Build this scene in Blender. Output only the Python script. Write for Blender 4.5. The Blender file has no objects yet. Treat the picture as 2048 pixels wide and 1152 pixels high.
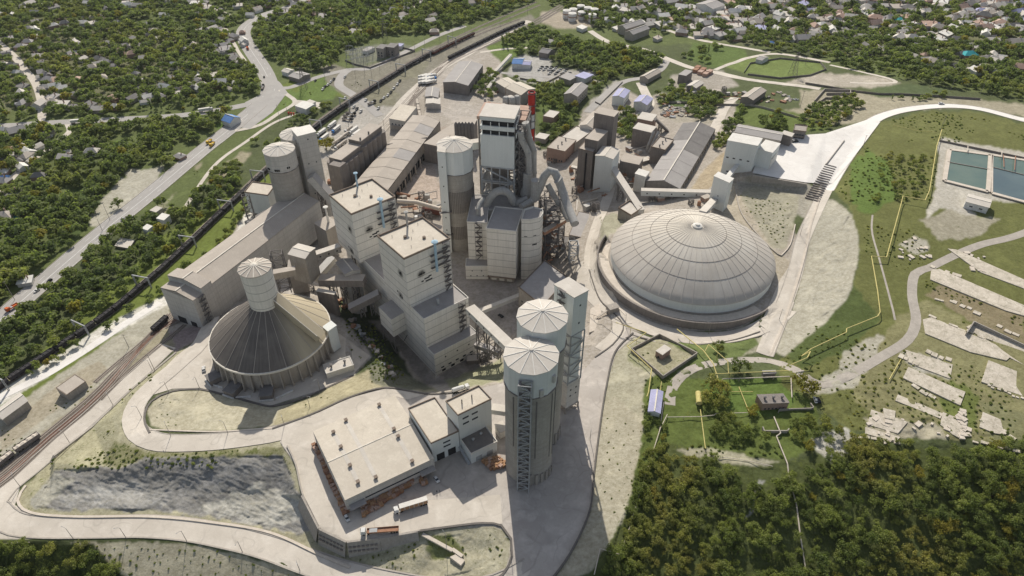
import bpy, math, random
import numpy as np
from mathutils.geometry import delaunay_2d_cdt
from mathutils import Vector
random.seed(7)
rng = np.random.default_rng(7)
SC = bpy.context.scene
COL = SC.collection
# ---------------------------------------------------------------- camera model
F = 1365.0; PITCH = math.radians(39.2); CH = 280.0
sP, cP = math.sin(PITCH), math.cos(PITCH)
def P(u, v, z=0.0):
    """point of the world at height z seen at photo position u,v"""
    X = (u-1024)/F; dy = -(v-576)/F
    Y = cP+dy*sP; Z = -sP+dy*cP
    t = (z-CH)/Z
    return Vector((X*t, Y*t, z))
def proj(x, y, z):
    z = z-CH
    d = y*cP-z*sP; up = y*sP+z*cP
    return (1024+F*x/d, 576-F*up/d)
def HT(b, t, z0=0.0):
    """height above datum of a point standing over ground point b and seen at t"""
    g = P(b[0], b[1], z0); lo, hi = z0, 200.0
    for _ in range(40):
        m = (lo+hi)/2
        if proj(g.x, g.y, m)[1] > t[1]: lo = m
        else: hi = m
    return lo
# ---------------------------------------------------------------- numpy noise
_perm = np.random.default_rng(3).random((256, 256))
def vnoise(x, y):
    xi = np.floor(x).astype(int); yi = np.floor(y).astype(int)
    fx = x-xi; fy = y-yi
    fx = fx*fx*(3-2*fx); fy = fy*fy*(3-2*fy)
    a = _perm[xi & 255, yi & 255]; b = _perm[(xi+1) & 255, yi & 255]
    c = _perm[xi & 255, (yi+1) & 255]; d = _perm[(xi+1) & 255, (yi+1) & 255]
    return (a*(1-fx)+b*fx)*(1-fy)+(c*(1-fx)+d*fx)*fy
def fbm(x, y, o=4):
    s = 0; a = .5; t = 0
    for i in range(o):
        s = s+a*vnoise(x+17.3*i, y+9.1*i); t += a; x = x*2.03; y = y*2.03; a *= .5
    return s/t
def inpoly(x, y, poly):
    r = np.zeros(np.shape(x), bool); n = len(poly)
    j = n-1
    for i in range(n):
        xi, yi = poly[i]; xj, yj = poly[j]
        if yi != yj:
            c = ((yi > y) != (yj > y)) & (x < (xj-xi)*(y-yi)/(yj-yi)+xi)
            r ^= c
        j = i
    return r
# ---------------------------------------------------------------- materials
def new_mat(name):
    m = bpy.data.materials.new(name); m.use_nodes = True
    nt = m.node_tree; b = nt.nodes['Principled BSDF']
    b.inputs['Roughness'].default_value = .85
    b.inputs['Specular IOR Level'].default_value = .25
    return m, nt, b
def N(nt, t, **k):
    n = nt.nodes.new(t)
    for a, v in k.items(): setattr(n, a, v)
    return n
def noise(nt, vec, scale, detail=4, rough=.6):
    n = N(nt, 'ShaderNodeTexNoise'); n.inputs['Scale'].default_value = scale
    n.inputs['Detail'].default_value = detail; n.inputs['Roughness'].default_value = rough
    nt.links.new(vec, n.inputs['Vector']); return n.outputs['Fac']
def mrange(nt, v, a, b, c=0., d=1.):
    n = N(nt, 'ShaderNodeMapRange'); n.clamp = True
    for i, x in enumerate((a, b, c, d)): n.inputs[1+i].default_value = x
    nt.links.new(v, n.inputs[0]); return n.outputs[0]
def mixc(nt, f, a, b, mode='MIX'):
    n = N(nt, 'ShaderNodeMix', data_type='RGBA', blend_type=mode)
    for s, i in ((f, 0), (a, 6), (b, 7)):
        if isinstance(s, (int, float)): n.inputs[i].default_value = s
        elif isinstance(s, (tuple, list)): n.inputs[i].default_value = (*s[:3], 1)
        else: nt.links.new(s, n.inputs[i])
    return n.outputs[2]
def mth(nt, op, a, b=None, c=None):
    n = N(nt, 'ShaderNodeMath', operation=op)
    for i, s in enumerate((a, b, c)):
        if s is None: continue
        if isinstance(s, (int, float)): n.inputs[i].default_value = s
        else: nt.links.new(s, n.inputs[i])
    return n.outputs[0]
def pos(nt): return N(nt, 'ShaderNodeNewGeometry').outputs['Position']
def scalev(nt, v, s):
    n = N(nt, 'ShaderNodeVectorMath', operation='MULTIPLY'); nt.links.new(v, n.inputs[0]); n.inputs[1].default_value = s
    return n.outputs[0]
def bump(nt, b, h, st=.4, d=.3):
    n = N(nt, 'ShaderNodeBump'); n.inputs['Strength'].default_value = st; n.inputs['Distance'].default_value = d
    nt.links.new(h, n.inputs['Height']); nt.links.new(n.outputs[0], b.inputs['Normal'])
def surf(name, col, dark=None, light=None, blotch=.12, fine=1.2, streak=0., seam=0., seamh=6., rough=.85, rib=0., amt=.5, lines=0., lsc=.03, crack=0., csc=.25):
    """weathered surface: broad stains, fine grain, vertical rain streaks, horizontal panel seams, vertical ribs"""
    m, nt, b = new_mat(name); b.inputs['Roughness'].default_value = rough
    p = pos(nt)
    dark = dark or tuple(c*.62 for c in col); light = light or tuple(min(1, c*1.22) for c in col)
    c = mixc(nt, mrange(nt, noise(nt, p, blotch, 5), .35, .65, 0, amt), col, dark)
    c = mixc(nt, mrange(nt, noise(nt, p, blotch*2.7, 4), .5, .72, 0, amt), c, light)
    c = mixc(nt, mrange(nt, noise(nt, p, fine, 3), .3, .7, 0, .35), c, dark)
    if streak:
        s = noise(nt, scalev(nt, p, (1.1, 1.1, .035)), 1., 4)
        c = mixc(nt, mrange(nt, s, .45, .68, 0, streak), c, tuple(x*.5 for x in col))
    sx = N(nt, 'ShaderNodeSeparateXYZ'); nt.links.new(p, sx.inputs[0])
    if seam:
        fr = mth(nt, 'FRACT', mth(nt, 'DIVIDE', sx.outputs[2], seamh))
        c = mixc(nt, mrange(nt, fr, .05, .09, seam, 0), c, tuple(x*.35 for x in col))
    if rib:
        k = mth(nt, 'ADD', mth(nt, 'MULTIPLY', sx.outputs[0], .8), mth(nt, 'MULTIPLY', sx.outputs[1], .6))
        fr = mth(nt, 'FRACT', mth(nt, 'DIVIDE', k, 1.5))
        c = mixc(nt, mrange(nt, fr, .1, .2, rib, 0), c, tuple(x*.6 for x in col))
    if lines:   # faint wandering wheel marks
        for k, (s1, o1) in enumerate(((lsc, 0), (lsc*1.7, 31))):
            v = N(nt, 'ShaderNodeVectorMath', operation='ADD'); nt.links.new(p, v.inputs[0]); v.inputs[1].default_value = (o1, o1*2, 0)
            n = mth(nt, 'ABSOLUTE', mth(nt, 'SUBTRACT', mth(nt, 'FRACT', mth(nt, 'MULTIPLY', noise(nt, v.outputs[0], s1, 2, .4), 9.)), .5))
            br = mrange(nt, noise(nt, p, .05+.02*k, 3), .45, .62, 0, lines)
            c = mixc(nt, mth(nt, 'MULTIPLY', mrange(nt, n, .0, .10, 1, 0), br), c, tuple(x*.55 for x in col))
    if crack:
        vo = N(nt, 'ShaderNodeTexVoronoi', feature='DISTANCE_TO_EDGE'); vo.inputs['Scale'].default_value = csc; nt.links.new(scalev(nt, p, (1, 1, .05)), vo.inputs['Vector'])
        c = mixc(nt, mrange(nt, vo.outputs[0], .006, .02, crack, 0), c, tuple(x*.3 for x in col))
        g = mrange(nt, mth(nt, 'ADD', mth(nt, 'MULTIPLY', noise(nt, p, .3, 4), .6), mth(nt, 'MULTIPLY', noise(nt, p, 1.6, 3), .4)), .53, .60, 0, crack*1.6)
        c = mixc(nt, g, c, (.13, .13, .07))
    nt.links.new(c, b.inputs['Base Color'])
    bump(nt, b, noise(nt, p, fine*1.5, 3), .3, .15)
    return m
M = {}
def defm(k, *a, **kw): M[k] = surf(k, *a, **kw)
defm('conc_road', (.56, .51, .44), dark=(.45, .405, .345), light=(.64, .59, .52), blotch=.05, fine=.6, amt=.75, lines=.4)
defm('conc_yard', (.46, .42, .375), dark=(.35, .315, .28), light=(.55, .505, .455), blotch=.045, fine=.7, amt=.9, lines=.5)
defm('white_yard', (.72, .69, .65), dark=(.58, .55, .51), light=(.8, .78, .74), blotch=.05, lines=.3)
defm('asphalt', (.36, .34, .315), dark=(.29, .275, .26), light=(.43, .41, .38), blotch=.04, fine=.5)
defm('kerb', (.42, .38, .33), blotch=.2)
defm('kerb_dark', (.16, .145, .13), blotch=.3)
defm('conc', (.38, .345, .30), dark=(.24, .215, .19), light=(.48, .44, .39), blotch=.12, streak=.35)
defm('conc_dark', (.25, .22, .20), dark=(.155, .14, .125), light=(.34, .31, .28), blotch=.1, streak=.4)
defm('conc_silo', (.39, .365, .325), dark=(.25, .23, .205), light=(.48, .45, .40), blotch=.14, streak=.18, seam=.25, seamh=3.2)
defm('panel_white', (.74, .71, .645), dark=(.61, .58, .52), light=(.82, .79, .73), blotch=.07, streak=.25, seam=.8, seamh=5.7, rib=.18)
defm('panel_blue', (.50, .56, .58), dark=(.40, .44, .45), light=(.60, .65, .66), blotch=.06, streak=.3, rib=.15)
defm('panel_tower', (.66, .68, .655), dark=(.57, .585, .56), light=(.72, .74, .715), blotch=.05, streak=.12)
defm('panel_grey', (.52, .50, .46), dark=(.41, .39, .36), light=(.61, .59, .55), blotch=.07, streak=.3, seam=.35, seamh=4.)
defm('roof_dust', (.56, .505, .42), dark=(.45, .40, .33), light=(.67, .61, .52), blotch=.09, fine=.8, lines=.3, lsc=.08)
defm('roof_grey', (.36, .34, .32), dark=(.28, .26, .25), light=(.45, .42, .40), blotch=.08, fine=.9, rib=.12)
defm('roof_dark', (.20, .19, .18), dark=(.14, .13, .125), light=(.28, .26, .24), blotch=.1)
defm('roof_tan', (.44, .39, .335), dark=(.34, .30, .255), light=(.53, .475, .41), blotch=.06, fine=.8, rib=.15)
defm('roof_light', (.56, .52, .46), dark=(.45, .41, .36), light=(.66, .62, .56), blotch=.08, fine=.8, rib=.1)
defm('metal_white', (.68, .66, .61), dark=(.52, .49, .44), light=(.78, .76, .71), blotch=.15)
defm('seam_light', (.72, .67, .58), blotch=.3)
defm('parapet', (.24, .19, .15), blotch=.3)
defm('steel', (.20, .19, .18), dark=(.12, .10, .09), blotch=.4)
defm('steel_light', (.40, .42, .43), dark=(.24, .22, .20), blotch=.4)
defm('duct', (.37, .365, .345), dark=(.30, .28, .26), light=(.56, .56, .54), blotch=.25, streak=.3)
defm('pipe_blue', (.36, .50, .60), blotch=.4)
defm('pipe_yellow', (.60, .52, .20), dark=(.45, .38, .16), light=(.70, .63, .32), blotch=.3)
defm('red', (.50, .045, .03), dark=(.36, .03, .02), light=(.6, .07, .05), blotch=.3, streak=.3)
defm('white', (.72, .71, .68), blotch=.3, streak=.2)
defm('rust', (.34, .19, .12), dark=(.2, .1, .06), light=(.48, .30, .20), blotch=.2)
defm('pink_roof', (.46, .33, .26), dark=(.32, .2, .15), light=(.6, .46, .38), blotch=.15)
defm('brick', (.36, .25, .20), blotch=.3)
defm('wood', (.42, .25, .14), dark=(.24, .13, .07), light=(.58, .38, .22), blotch=.5, fine=2.5)
defm('dark', (.03, .03, .032), blotch=.3)
defm('glass', (.05, .06, .07), blotch=.3, rough=.25)
defm('coal', (.045, .042, .045), dark=(.02, .02, .02), light=(.09, .08, .08), blotch=.2)
defm('wagon_dark', (.055, .05, .055), dark=(.03, .03, .03), light=(.1, .08, .07), blotch=.15)
defm('wagon_red', (.16, .06, .045), dark=(.09, .04, .03), light=(.25, .12, .09), blotch=.15)
defm('ballast', (.27, .235, .20), dark=(.19, .165, .14), light=(.36, .32, .28), blotch=.2)
defm('rail', (.20, .155, .125), blotch=.3)
defm('rail_red', (.34, .14, .09), blotch=.3)
defm('slab', (.60, .53, .45), dark=(.42, .37, .30), light=(.70, .64, .56), blotch=.2)
defm('ruin_slab', (.60, .54, .45), dark=(.36, .32, .25), light=(.70, .64, .55), blotch=.22, amt=.7, crack=.22, csc=.12)
defm('tank_white', (.78, .74, .70), blotch=.2)
defm('blue_roof', (.12, .25, .52), blotch=.2)
defm('lilac_roof', (.42, .42, .60), blotch=.2, rib=.2)
defm('teal_roof', (.06, .42, .44), blotch=.2)
defm('blue_paint', (.06, .22, .55), blotch=.4)
defm('rubber', (.02, .02, .02))
defm('yellow_paint', (.75, .50, .05), blotch=.4)
defm('orange_paint', (.60, .14, .04), blotch=.4)
defm('skin', (.5, .33, .25)); defm('cloth_dark', (.03, .035, .06)); defm('hair', (.03, .02, .015))
def water_mat(name, a, b_):
    m, nt, b = new_mat(name); p = pos(nt)
    c = mixc(nt, mrange(nt, noise(nt, p, .04, 4), .35, .65), a, b_)
    nt.links.new(c, b.inputs['Base Color']); b.inputs['Roughness'].default_value = .15
    b.inputs['Specular IOR Level'].default_value = .4
    bump(nt, b, noise(nt, p, 1.1, 3), .15, .1); M[name] = m
water_mat('water', (.075, .125, .105), (.115, .16, .125)); water_mat('water_blue', (.07, .105, .115), (.10, .14, .14))
# ---------------------------------------------------------------- mesh builder
class MB:
    def __init__(s): s.v = []; s.f = []; s.m = []
    def poly(s, pts, mi=0):
        n = len(s.v); s.v += [tuple(p) for p in pts]; s.f.append(tuple(range(n, n+len(pts)))); s.m.append(mi)
    def prism(s, xy, z0, z1, mi=0, mt=None, bottom=False):
        n = len(xy); b = len(s.v)
        a = sum(xy[i][0]*xy[(i+1) % n][1]-xy[(i+1) % n][0]*xy[i][1] for i in range(n))
        if a < 0: xy = xy[::-1]
        s.v += [(p[0], p[1], z0) for p in xy]+[(p[0], p[1], z1) for p in xy]
        for i in range(n):
            j = (i+1) % n; s.f.append((b+i, b+j, b+n+j, b+n+i)); s.m.append(mi)
        s.f.append(tuple(range(b+n, b+2*n))); s.m.append(mi if mt is None else mt)
        if bottom: s.f.append(tuple(range(b+n-1, b-1, -1))); s.m.append(mi)
    def box(s, c, sx, sy, sz, rot=0., mi=0, mt=None):
        """c = centre of the base"""
        ca, sa = math.cos(rot), math.sin(rot)
        xy = [(c[0]+x*ca-y*sa, c[1]+x*sa+y*ca) for x, y in ((-sx/2, -sy/2), (sx/2, -sy/2), (sx/2, sy/2), (-sx/2, sy/2))]
        s.prism(xy, c[2], c[2]+sz, mi, mt, True)
    def beam(s, p, q, w, h=None, mi=0, mt=None, up=None):
        h = h or w; p = Vector(p); q = Vector(q); d = (q-p)
        if d.length < 1e-6: return
        d.normalize(); r = d.cross(Vector((0, 0, 1)))
        if r.length < .05: r = Vector((1, 0, 0))
        r.normalize(); u = r.cross(d).normalized()
        b = len(s.v)
        for o in (p, q):
            for a, c in ((-1, -1), (1, -1), (1, 1), (-1, 1)): s.v.append(tuple(o+r*(a*w/2)+u*(c*h/2)))
        for k, f in enumerate(((0, 1, 5, 4), (1, 2, 6, 5), (2, 3, 7, 6), (3, 0, 4, 7), (3, 2, 1, 0), (4, 5, 6, 7))):
            s.f.append(tuple(b+i for i in f)); s.m.append(mt if (k == 2 and mt is not None) else mi)
    def tube(s, path, r, n=10, mi=0, caps=True):
        path = [Vector(p) for p in path]; rs = r if isinstance(r, (list, tuple)) else [r]*len(path)
        b = len(s.v); ref = None
        for i, p in enumerate(path):
            d = (path[min(i+1, len(path)-1)]-path[max(i-1, 0)]).normalized()
            if ref is None: ref = d.cross(Vector((0, 0, 1))) if abs(d.z) < .95 else Vector((1, 0, 0))
            a = (ref-d*ref.dot(d)).normalized(); ref = a; c = d.cross(a)
            for k in range(n):
                t = 2*math.pi*k/n; s.v.append(tuple(p+(a*math.cos(t)+c*math.sin(t))*rs[i]))
        for i in range(len(path)-1):
            for k in range(n):
                k2 = (k+1) % n; s.f.append((b+i*n+k, b+i*n+k2, b+(i+1)*n+k2, b+(i+1)*n+k)); s.m.append(mi)
        if caps:
            s.f.append(tuple(b+k for k in range(n))[::-1]); s.m.append(mi)
            e = b+(len(path)-1)*n; s.f.append(tuple(e+k for k in range(n))); s.m.append(mi)
    def lathe(s, cx, cy, prof, n=32, mis=None, ph=0.):
        b = len(s.v)
        for r, z in prof:
            for k in range(n):
                t = 2*math.pi*k/n+ph; s.v.append((cx+r*math.cos(t), cy+r*math.sin(t), z))
        for i in range(len(prof)-1):
            for k in range(n):
                k2 = (k+1) % n; s.f.append((b+i*n+k, b+i*n+k2, b+(i+1)*n+k2, b+(i+1)*n+k)); s.m.append(mis[i] if mis else 0)
        if prof[-1][0] > .01:
            e = b+(len(prof)-1)*n; s.f.append(tuple(e+k for k in range(n))); s.m.append(mis[-1] if mis else 0)
    def mesh(s, name, mats, loc=(0, 0, 0), smooth=False):
        me = bpy.data.meshes.new(name)
        l = Vector(loc); me.from_pydata([(x-l.x, y-l.y, z-l.z) for x, y, z in s.v], [], s.f)
        for m in mats: me.materials.append(M[m] if isinstance(m, str) else m)
        me.polygons.foreach_set('material_index', s.m)
        if smooth:
            me.polygons.foreach_set('use_smooth', [True]*len(s.f)); me.set_sharp_from_angle(angle=math.radians(35))
        me.update(); return me
    def build(s, name, mats, parent=None, smooth=False, label=None, kind=None):
        if isinstance(mats, str): mats = [mats]
        if LV: s.v = [tuple(dn(v)) for v in s.v]
        if parent is None:
            c = s.v[0] if not s.v else (sum(v[0] for v in s.v)/len(s.v), sum(v[1] for v in s.v)/len(s.v), min(v[2] for v in s.v))
            wl = Vector(c)
        else: wl = parent['_w'] if False else wloc(parent)
        o = bpy.data.objects.new(name, s.mesh(name, mats, wl, smooth)); COL.objects.link(o)
        if parent is None: o.location = wl
        else: o.parent = parent
        WL[o.name] = wl.copy()
        if label: o['label'] = label
        if kind: o['kind'] = kind
        return o
WL = {}
# The works stand on a terrace below the loading yard.  LV is the level of the terrace being built on:
# sizes below are read off against the yard level and carried down to the terrace level here.
LV = 0.
def dn(p):
    if not LV: return Vector(p)
    k = (CH-LV)/CH; return Vector((p[0]*k, p[1]*k, CH+(p[2]-CH)*k))
def gxy(x, y): return 0. if LV else Hxy(x, y)
def wloc(o): return WL[o.name]
def T(name, label, cat, loc, group=None):
    loc = dn(loc); o = bpy.data.objects.new(name, None); COL.objects.link(o); o.location = loc; o.empty_display_size = .5
    WL[o.name] = Vector(loc); o['label'] = label; o['category'] = cat
    if group: o['group'] = group
    return o
def tag(o, label, cat, group=None):
    o['label'] = label; o['category'] = cat
    if group: o['group'] = group
    return o
def setting(o): o['kind'] = 'structure'; return o
# ================================================================ relief: break lines (photo position of the spot, height)
BL = [
 [(-700,-500,-22),(1000,-500,-22),(2800,-500,10)], [(-700,200,-22),(-700,900,-22)], [(2800,200,22),(2800,900,16)],
 [(300,100,-22),(1000,60,-22),(1400,60,-14),(1800,60,-4),(2300,60,6)], [(0,640,-20),(200,470,-21),(430,280,-22),(540,180,-22)],
 [(-60,960,-16),(60,870,-16),(200,760,-15.5),(330,650,-17),(470,520,-20),(560,450,-22),(640,330,-25)],
 [(660,560,-24),(700,600,-24.5),(745,645,-25),(800,710,-25),(850,768,-25),(900,762,-25),(940,742,-25),(1000,700,-25),(1040,650,-22)],
 # road beside the rails and its hairpin
 [(318,684,-14),(264,742,-14),(208,790,-14.5),(142,848,-15),(60,916,-15.3),(0,960,-15.5),(-60,1010,-15)],
 [(354,704,-13.3),(306,744,-13.8),(252,790,-14.3),(186,852,-15),(102,928,-15.3),(52,972,-15),(34,1002,-14.5),(60,1024,-14),(150,1032,-13.2),(300,1032,-12),(420,1042,-11),(540,1062,-9.8),(598,1085,-9),(636,1112,-8.5),(697,1130,-8),(760,1148,-7.5),(830,1162,-7)],
 [(-60,1085,-15),(120,1080,-14),(300,1078,-12.5),(430,1092,-11.3),(560,1127,-9.8),(650,1165,-9),(720,1220,-8)],
 [(-200,1180,-26),(100,1160,-24),(300,1170,-20),(520,1190,-18)], [(-500,1600,-45),(600,1600,-45),(1500,1600,-35),(2800,1600,-40)],
 # cut slope under the loop road
 [(392,688,-10.2),(331,739,-10),(272,780,-9.5),(242,826,-8.5),(238,868,-6.8),(260,897,-5.3),(300,912,-4.5),(400,915,-3),(500,905,-1.2),(572,893,0)],
 [(110,925,-11),(220,938,-8),(400,940,-5),(565,938,-3)],
 [(100,990,-13.3),(250,985,-11),(400,985,-9.5),(560,990,-7)],
 [(575,893,0),(592,930,0),(606,990,0),(640,1057,0),(694,1083,0),(760,1075,0),(832,1062,0),(870,1055,0),(960,1047,0),(1003,1052,0),(1022,1078,-.3),(1023,1112,-1),(1005,1150,-3),(960,1180,-5),(1000,1260,-6)],
 [(598,1002,-6),(634,1078,-8.3),(696,1113,-8),(764,1098,-5.5),(834,1074,-2.5),(865,1062,-.6)],
 [(860,1120,-5.5),(930,1105,-4),(990,1095,-2.2)],
 # yard of the cone store, high above the rails
 [(384,664,-15.5),(440,626,-18)], [(392,688,-10.2),(412,668,-10.2),(452,640,-10)],
 [(290,838,-7.8),(306,802,-9),(345,782,-9.8),(400,778,-9.8),(458,792,-10),(540,815,-10),(640,783,-10),(706,752,-10.5),(748,706,-11)], [(560,620,-11),(640,610,-12),(690,650,-12)],
 [(300,865,-4.5),(420,862,-2.7),(520,858,-1),(600,833,0),(690,790,0),(772,772,0),(850,787,0),(930,779,0),(1000,765,0)],
 [(1040,700,-4),(1140,690,-4),(1190,690,-1),(1245,655,0)],
 # around the round dome
 [(1252,655,.3),(1300,676,.3),(1385,688,.5),(1460,682,1.5),(1520,662,3),(1560,620,4.5)],
 [(1215,620,-1),(1180,540,-4),(1185,480,-7),(1200,430,-8),(1228,345,-10)], [(1440,360,5),(1470,430,6),(1530,500,6.5),(1590,540,6)],
 # ramp road, white yard
 [(1660,372,11),(1700,305,14),(1740,247,16),(1800,224,16),(1900,214,16.5),(2048,240,18),(2300,320,19)],
 [(1505,350,13),(1560,360,13),(1612,368,13),(1640,372,11)],[(1508,368,6.5),(1560,378,7),(1606,388,8)],
 [(1520,296,13),(1570,272,13),(1650,268,14),(1700,255,15)], [(1446,335,5),(1420,280,2),(1440,250,0)],
 [(1590,495,7),(1612,430,9),(1628,398,10)],
 [(1618,508,6),(1598,570,5),(1568,650,4),(1540,712,3.5)], [(1575,560,5),(1552,620,4),(1518,706,3.2)],
 [(1665,400,13),(1705,430,18),(1722,500,18),(1700,580,16),(1655,640,12),(1590,700,8)],
 [(1700,380,18),(1760,300,19),(1800,270,20)], [(1880,290,23),(2300,420,23)], [(1870,410,22),(2048,440,22),(2300,520,22)],
 [(1830,520,18),(2048,520,20)], [(1820,640,16),(2048,700,18)], [(1700,780,11),(1900,870,11),(2048,900,12)],
 # slope east of the silos and the gas yard
 [(1266,668,.5),(1228,705,.4),(1210,770,.2),(1198,850,.2),(1186,945,0),(1178,1020,0),(1142,1105,0),(1080,1200,-2)],
 [(1295,800,6),(1290,870,5.5),(1275,950,4.5),(1245,1040,3),(1205,1120,1)],
 [(1275,700,4),(1320,682,4),(1400,700,5),(1490,690,4)], [(1290,750,6),(1450,740,7),(1600,750,9)],
 [(1350,900,6),(1500,930,6),(1650,920,7)], [(1300,1000,3),(1600,1040,0),(2000,1000,3)], [(1300,1250,-12),(1700,1250,-16),(2300,1250,-20)],
]
U0, U1, V0, V1, ST = -700, 2800, -480, 1560, 2
def dome_ring():
    return CDX, CDY
# dome centre and radii in world units (from the eave ellipse)
a = P(1223, 508, 11); b_ = P(1543, 512, 11)
CDX, CDY = (a.x+b_.x)/2, 0
fr = P(1385, 628, 5.5); DR = (b_.x-a.x)/2
CDY = fr.y+DR
PLAT = 5.5; PR = DR+8.5
ang0, ang1 = math.radians(150), math.radians(308)   # the part of the platform held by the ring wall
def build_tin():
    vs, es, zs = [], [], []
    def add(line):
        k = None
        for (u, v, z) in line:
            vs.append((u, v)); zs.append(z)
            if k is not None: es.append((k, len(vs)-1))
            k = len(vs)-1
    for l in BL: add(l)
    for dr, z in ((.5, .3), (-.3, PLAT)):
        ln = []
        for i in range(31):
            t = ang0+(ang1-ang0)*i/30; rr = PR+dr; x, y = CDX+rr*math.cos(t), CDY+rr*math.sin(t)
            zz = z if z > 1 else (.3 if t < math.radians(285) else .3+5*(t-math.radians(285))/(ang1-math.radians(285)))
            ln.append((*proj(x, y, zz), zz))
        add(ln)
    for t in range(0, 360, 20):
        x, y = CDX+DR*math.cos(math.radians(t)), CDY+DR*math.sin(math.radians(t)); add([(*proj(x, y, PLAT), PLAT)])
    for (u, v, z) in [(U0-50, V0-50, -5), (U1+50, V0-50, 10), (U0-50, V1+80, -40), (U1+50, V1+80, -40), (1024, V1+80, -30), (1024, V0-50, 0)]: add([(u, v, z)])
    for (u, v, z) in [(560,520,-20),(700,420,-25),(800,350,-25),(900,560,-25),(1000,600,-25),(1100,600,-24),(1150,640,-10),(1100,300,-22),(1100,450,-25),(1250,330,-9),(1180,380,-13),(1350,300,-4),(880,200,-24),(700,240,-24),(640,220,-22),(720,700,-16),(800,640,-25),(1050,100,-22),(1250,120,-16),(1250,230,-12),(1300,400,-4),(1020,180,-23),(1300,370,-2),(1380,340,0)]: add([(u, v, z)])
    r = delaunay_2d_cdt([Vector(p) for p in vs], es, [], 0, 1e-4, True)
    ov, tri, orig = r[0], r[2], r[3]
    oz = np.zeros(len(ov)); bad = []
    for i, o in enumerate(orig):
        if len(o): oz[i] = zs[o[0]]
        else: bad.append(i)
    A = np.array([[p.x, p.y] for p in ov]); VV = np.array(vs); ZZ = np.array(zs)
    for i in bad:
        d = np.hypot(*(VV-A[i]).T); k = np.argsort(d)[:2]; oz[i] = (ZZ[k]/(d[k]+.1)).sum()/(1/(d[k]+.1)).sum()
    nu = int((U1-U0)/ST)+1; nv = int((V1-V0)/ST)+1
    H = np.zeros((nv, nu))
    for t in tri:
        for k in range(1, len(t)-1):
            i, j, l = t[0], t[k], t[k+1]
            (x0, y0), (x1, y1), (x2, y2) = A[i], A[j], A[l]
            c0 = max(0, math.ceil((min(x0, x1, x2)-U0)/ST)); c1 = min(nu-1, int((max(x0, x1, x2)-U0)/ST))
            r0 = max(0, math.ceil((min(y0, y1, y2)-V0)/ST)); r1 = min(nv-1, int((max(y0, y1, y2)-V0)/ST))
            if c1 < c0 or r1 < r0: continue
            X, Y = np.meshgrid(U0+ST*np.arange(c0, c1+1), V0+ST*np.arange(r0, r1+1))
            D = (y1-y2)*(x0-x2)+(x2-x1)*(y0-y2)
            if abs(D) < 1e-9: continue
            a = ((y1-y2)*(X-x2)+(x2-x1)*(Y-y2))/D; b = ((y2-y0)*(X-x2)+(x0-x2)*(Y-y2))/D; c = 1-a-b
            m = (a >= -1e-6) & (b >= -1e-6) & (c >= -1e-6)
            S = H[r0:r1+1, c0:c1+1]; S[m] = (a*oz[i]+b*oz[j]+c*oz[l])[m]
    return H
HM = build_tin()
gU, gV = np.meshgrid(U0+ST*np.arange(HM.shape[1]), V0+ST*np.arange(HM.shape[0]))
gU = gU.astype(float); gV = gV.astype(float)
# rough rock on the cut faces, soft bumps on wild ground
ROCK = [(70,1012),(110,940),(240,935),(300,915),(420,915),(565,912),(596,985),(622,1060),(590,1068),(420,1032),(300,1020),(120,1020)]
def G3(u, v, z):
    X = (u-1024)/F; dy = -(v-576)/F; Y = cP+dy*sP; Z = -sP+dy*cP; t = (z-CH)/Z
    return X*t, Y*t
wx, wy = G3(gU, gV, HM)
rk = inpoly(gU, gV, ROCK)
q0 = fbm(wx*.05+wy*.03, wy*.16+wx*.05, 4)*7+HM*.35; fr_ = q0-np.floor(q0); led = np.floor(q0)+np.clip((fr_-.55)/.25, 0, 1)
nz = (led-q0)*.9+(fbm(wx*.5+wy*.3, wy*.55, 4)-.5)*1.6
RKN = np.clip((fr_-.5)*3, 0, 1)*rk
HM = HM+rk*(nz*.42+(fbm(wx*.06, wy*.09, 3)-.5)*3)
WILD = [[(1270,690),(1330,690),(1500,700),(1700,740),(2048,900),(2400,1100),(1800,1300),(1200,1200),(1240,1050),(1290,880)], [(720,1120),(850,1080),(980,1060),(1005,1090),(990,1130),(860,1160)], [(1640,520),(1700,430),(1690,600),(1620,650)], [(1480,385),(1590,410),(1560,480),(1480,420)], [(310,800),(450,800),(520,845),(330,850)], [(560,820),(700,760),(740,770),(620,815)]]
for w in WILD: HM = HM+inpoly(gU, gV, w)*(fbm(wx*.15, wy*.15, 4)-.5)*1.6
def hpx(u, v):
    x = (u-U0)/ST; y = (v-V0)/ST
    x = min(max(x, 0), HM.shape[1]-1.001); y = min(max(y, 0), HM.shape[0]-1.001)
    i, j = int(y), int(x); a, b = y-i, x-j
    return (HM[i, j]*(1-a)+HM[i+1, j]*a)*(1-b)+(HM[i, j+1]*(1-a)+HM[i+1, j+1]*a)*b
def G(u, v, dz=0.):
    z = float(hpx(u, v)); p = P(u, v, z); p.z += dz; return p
def Hxy(x, y):
    z = 0.
    for _ in range(6): z = float(hpx(*proj(x, y, z)))
    return z
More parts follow.
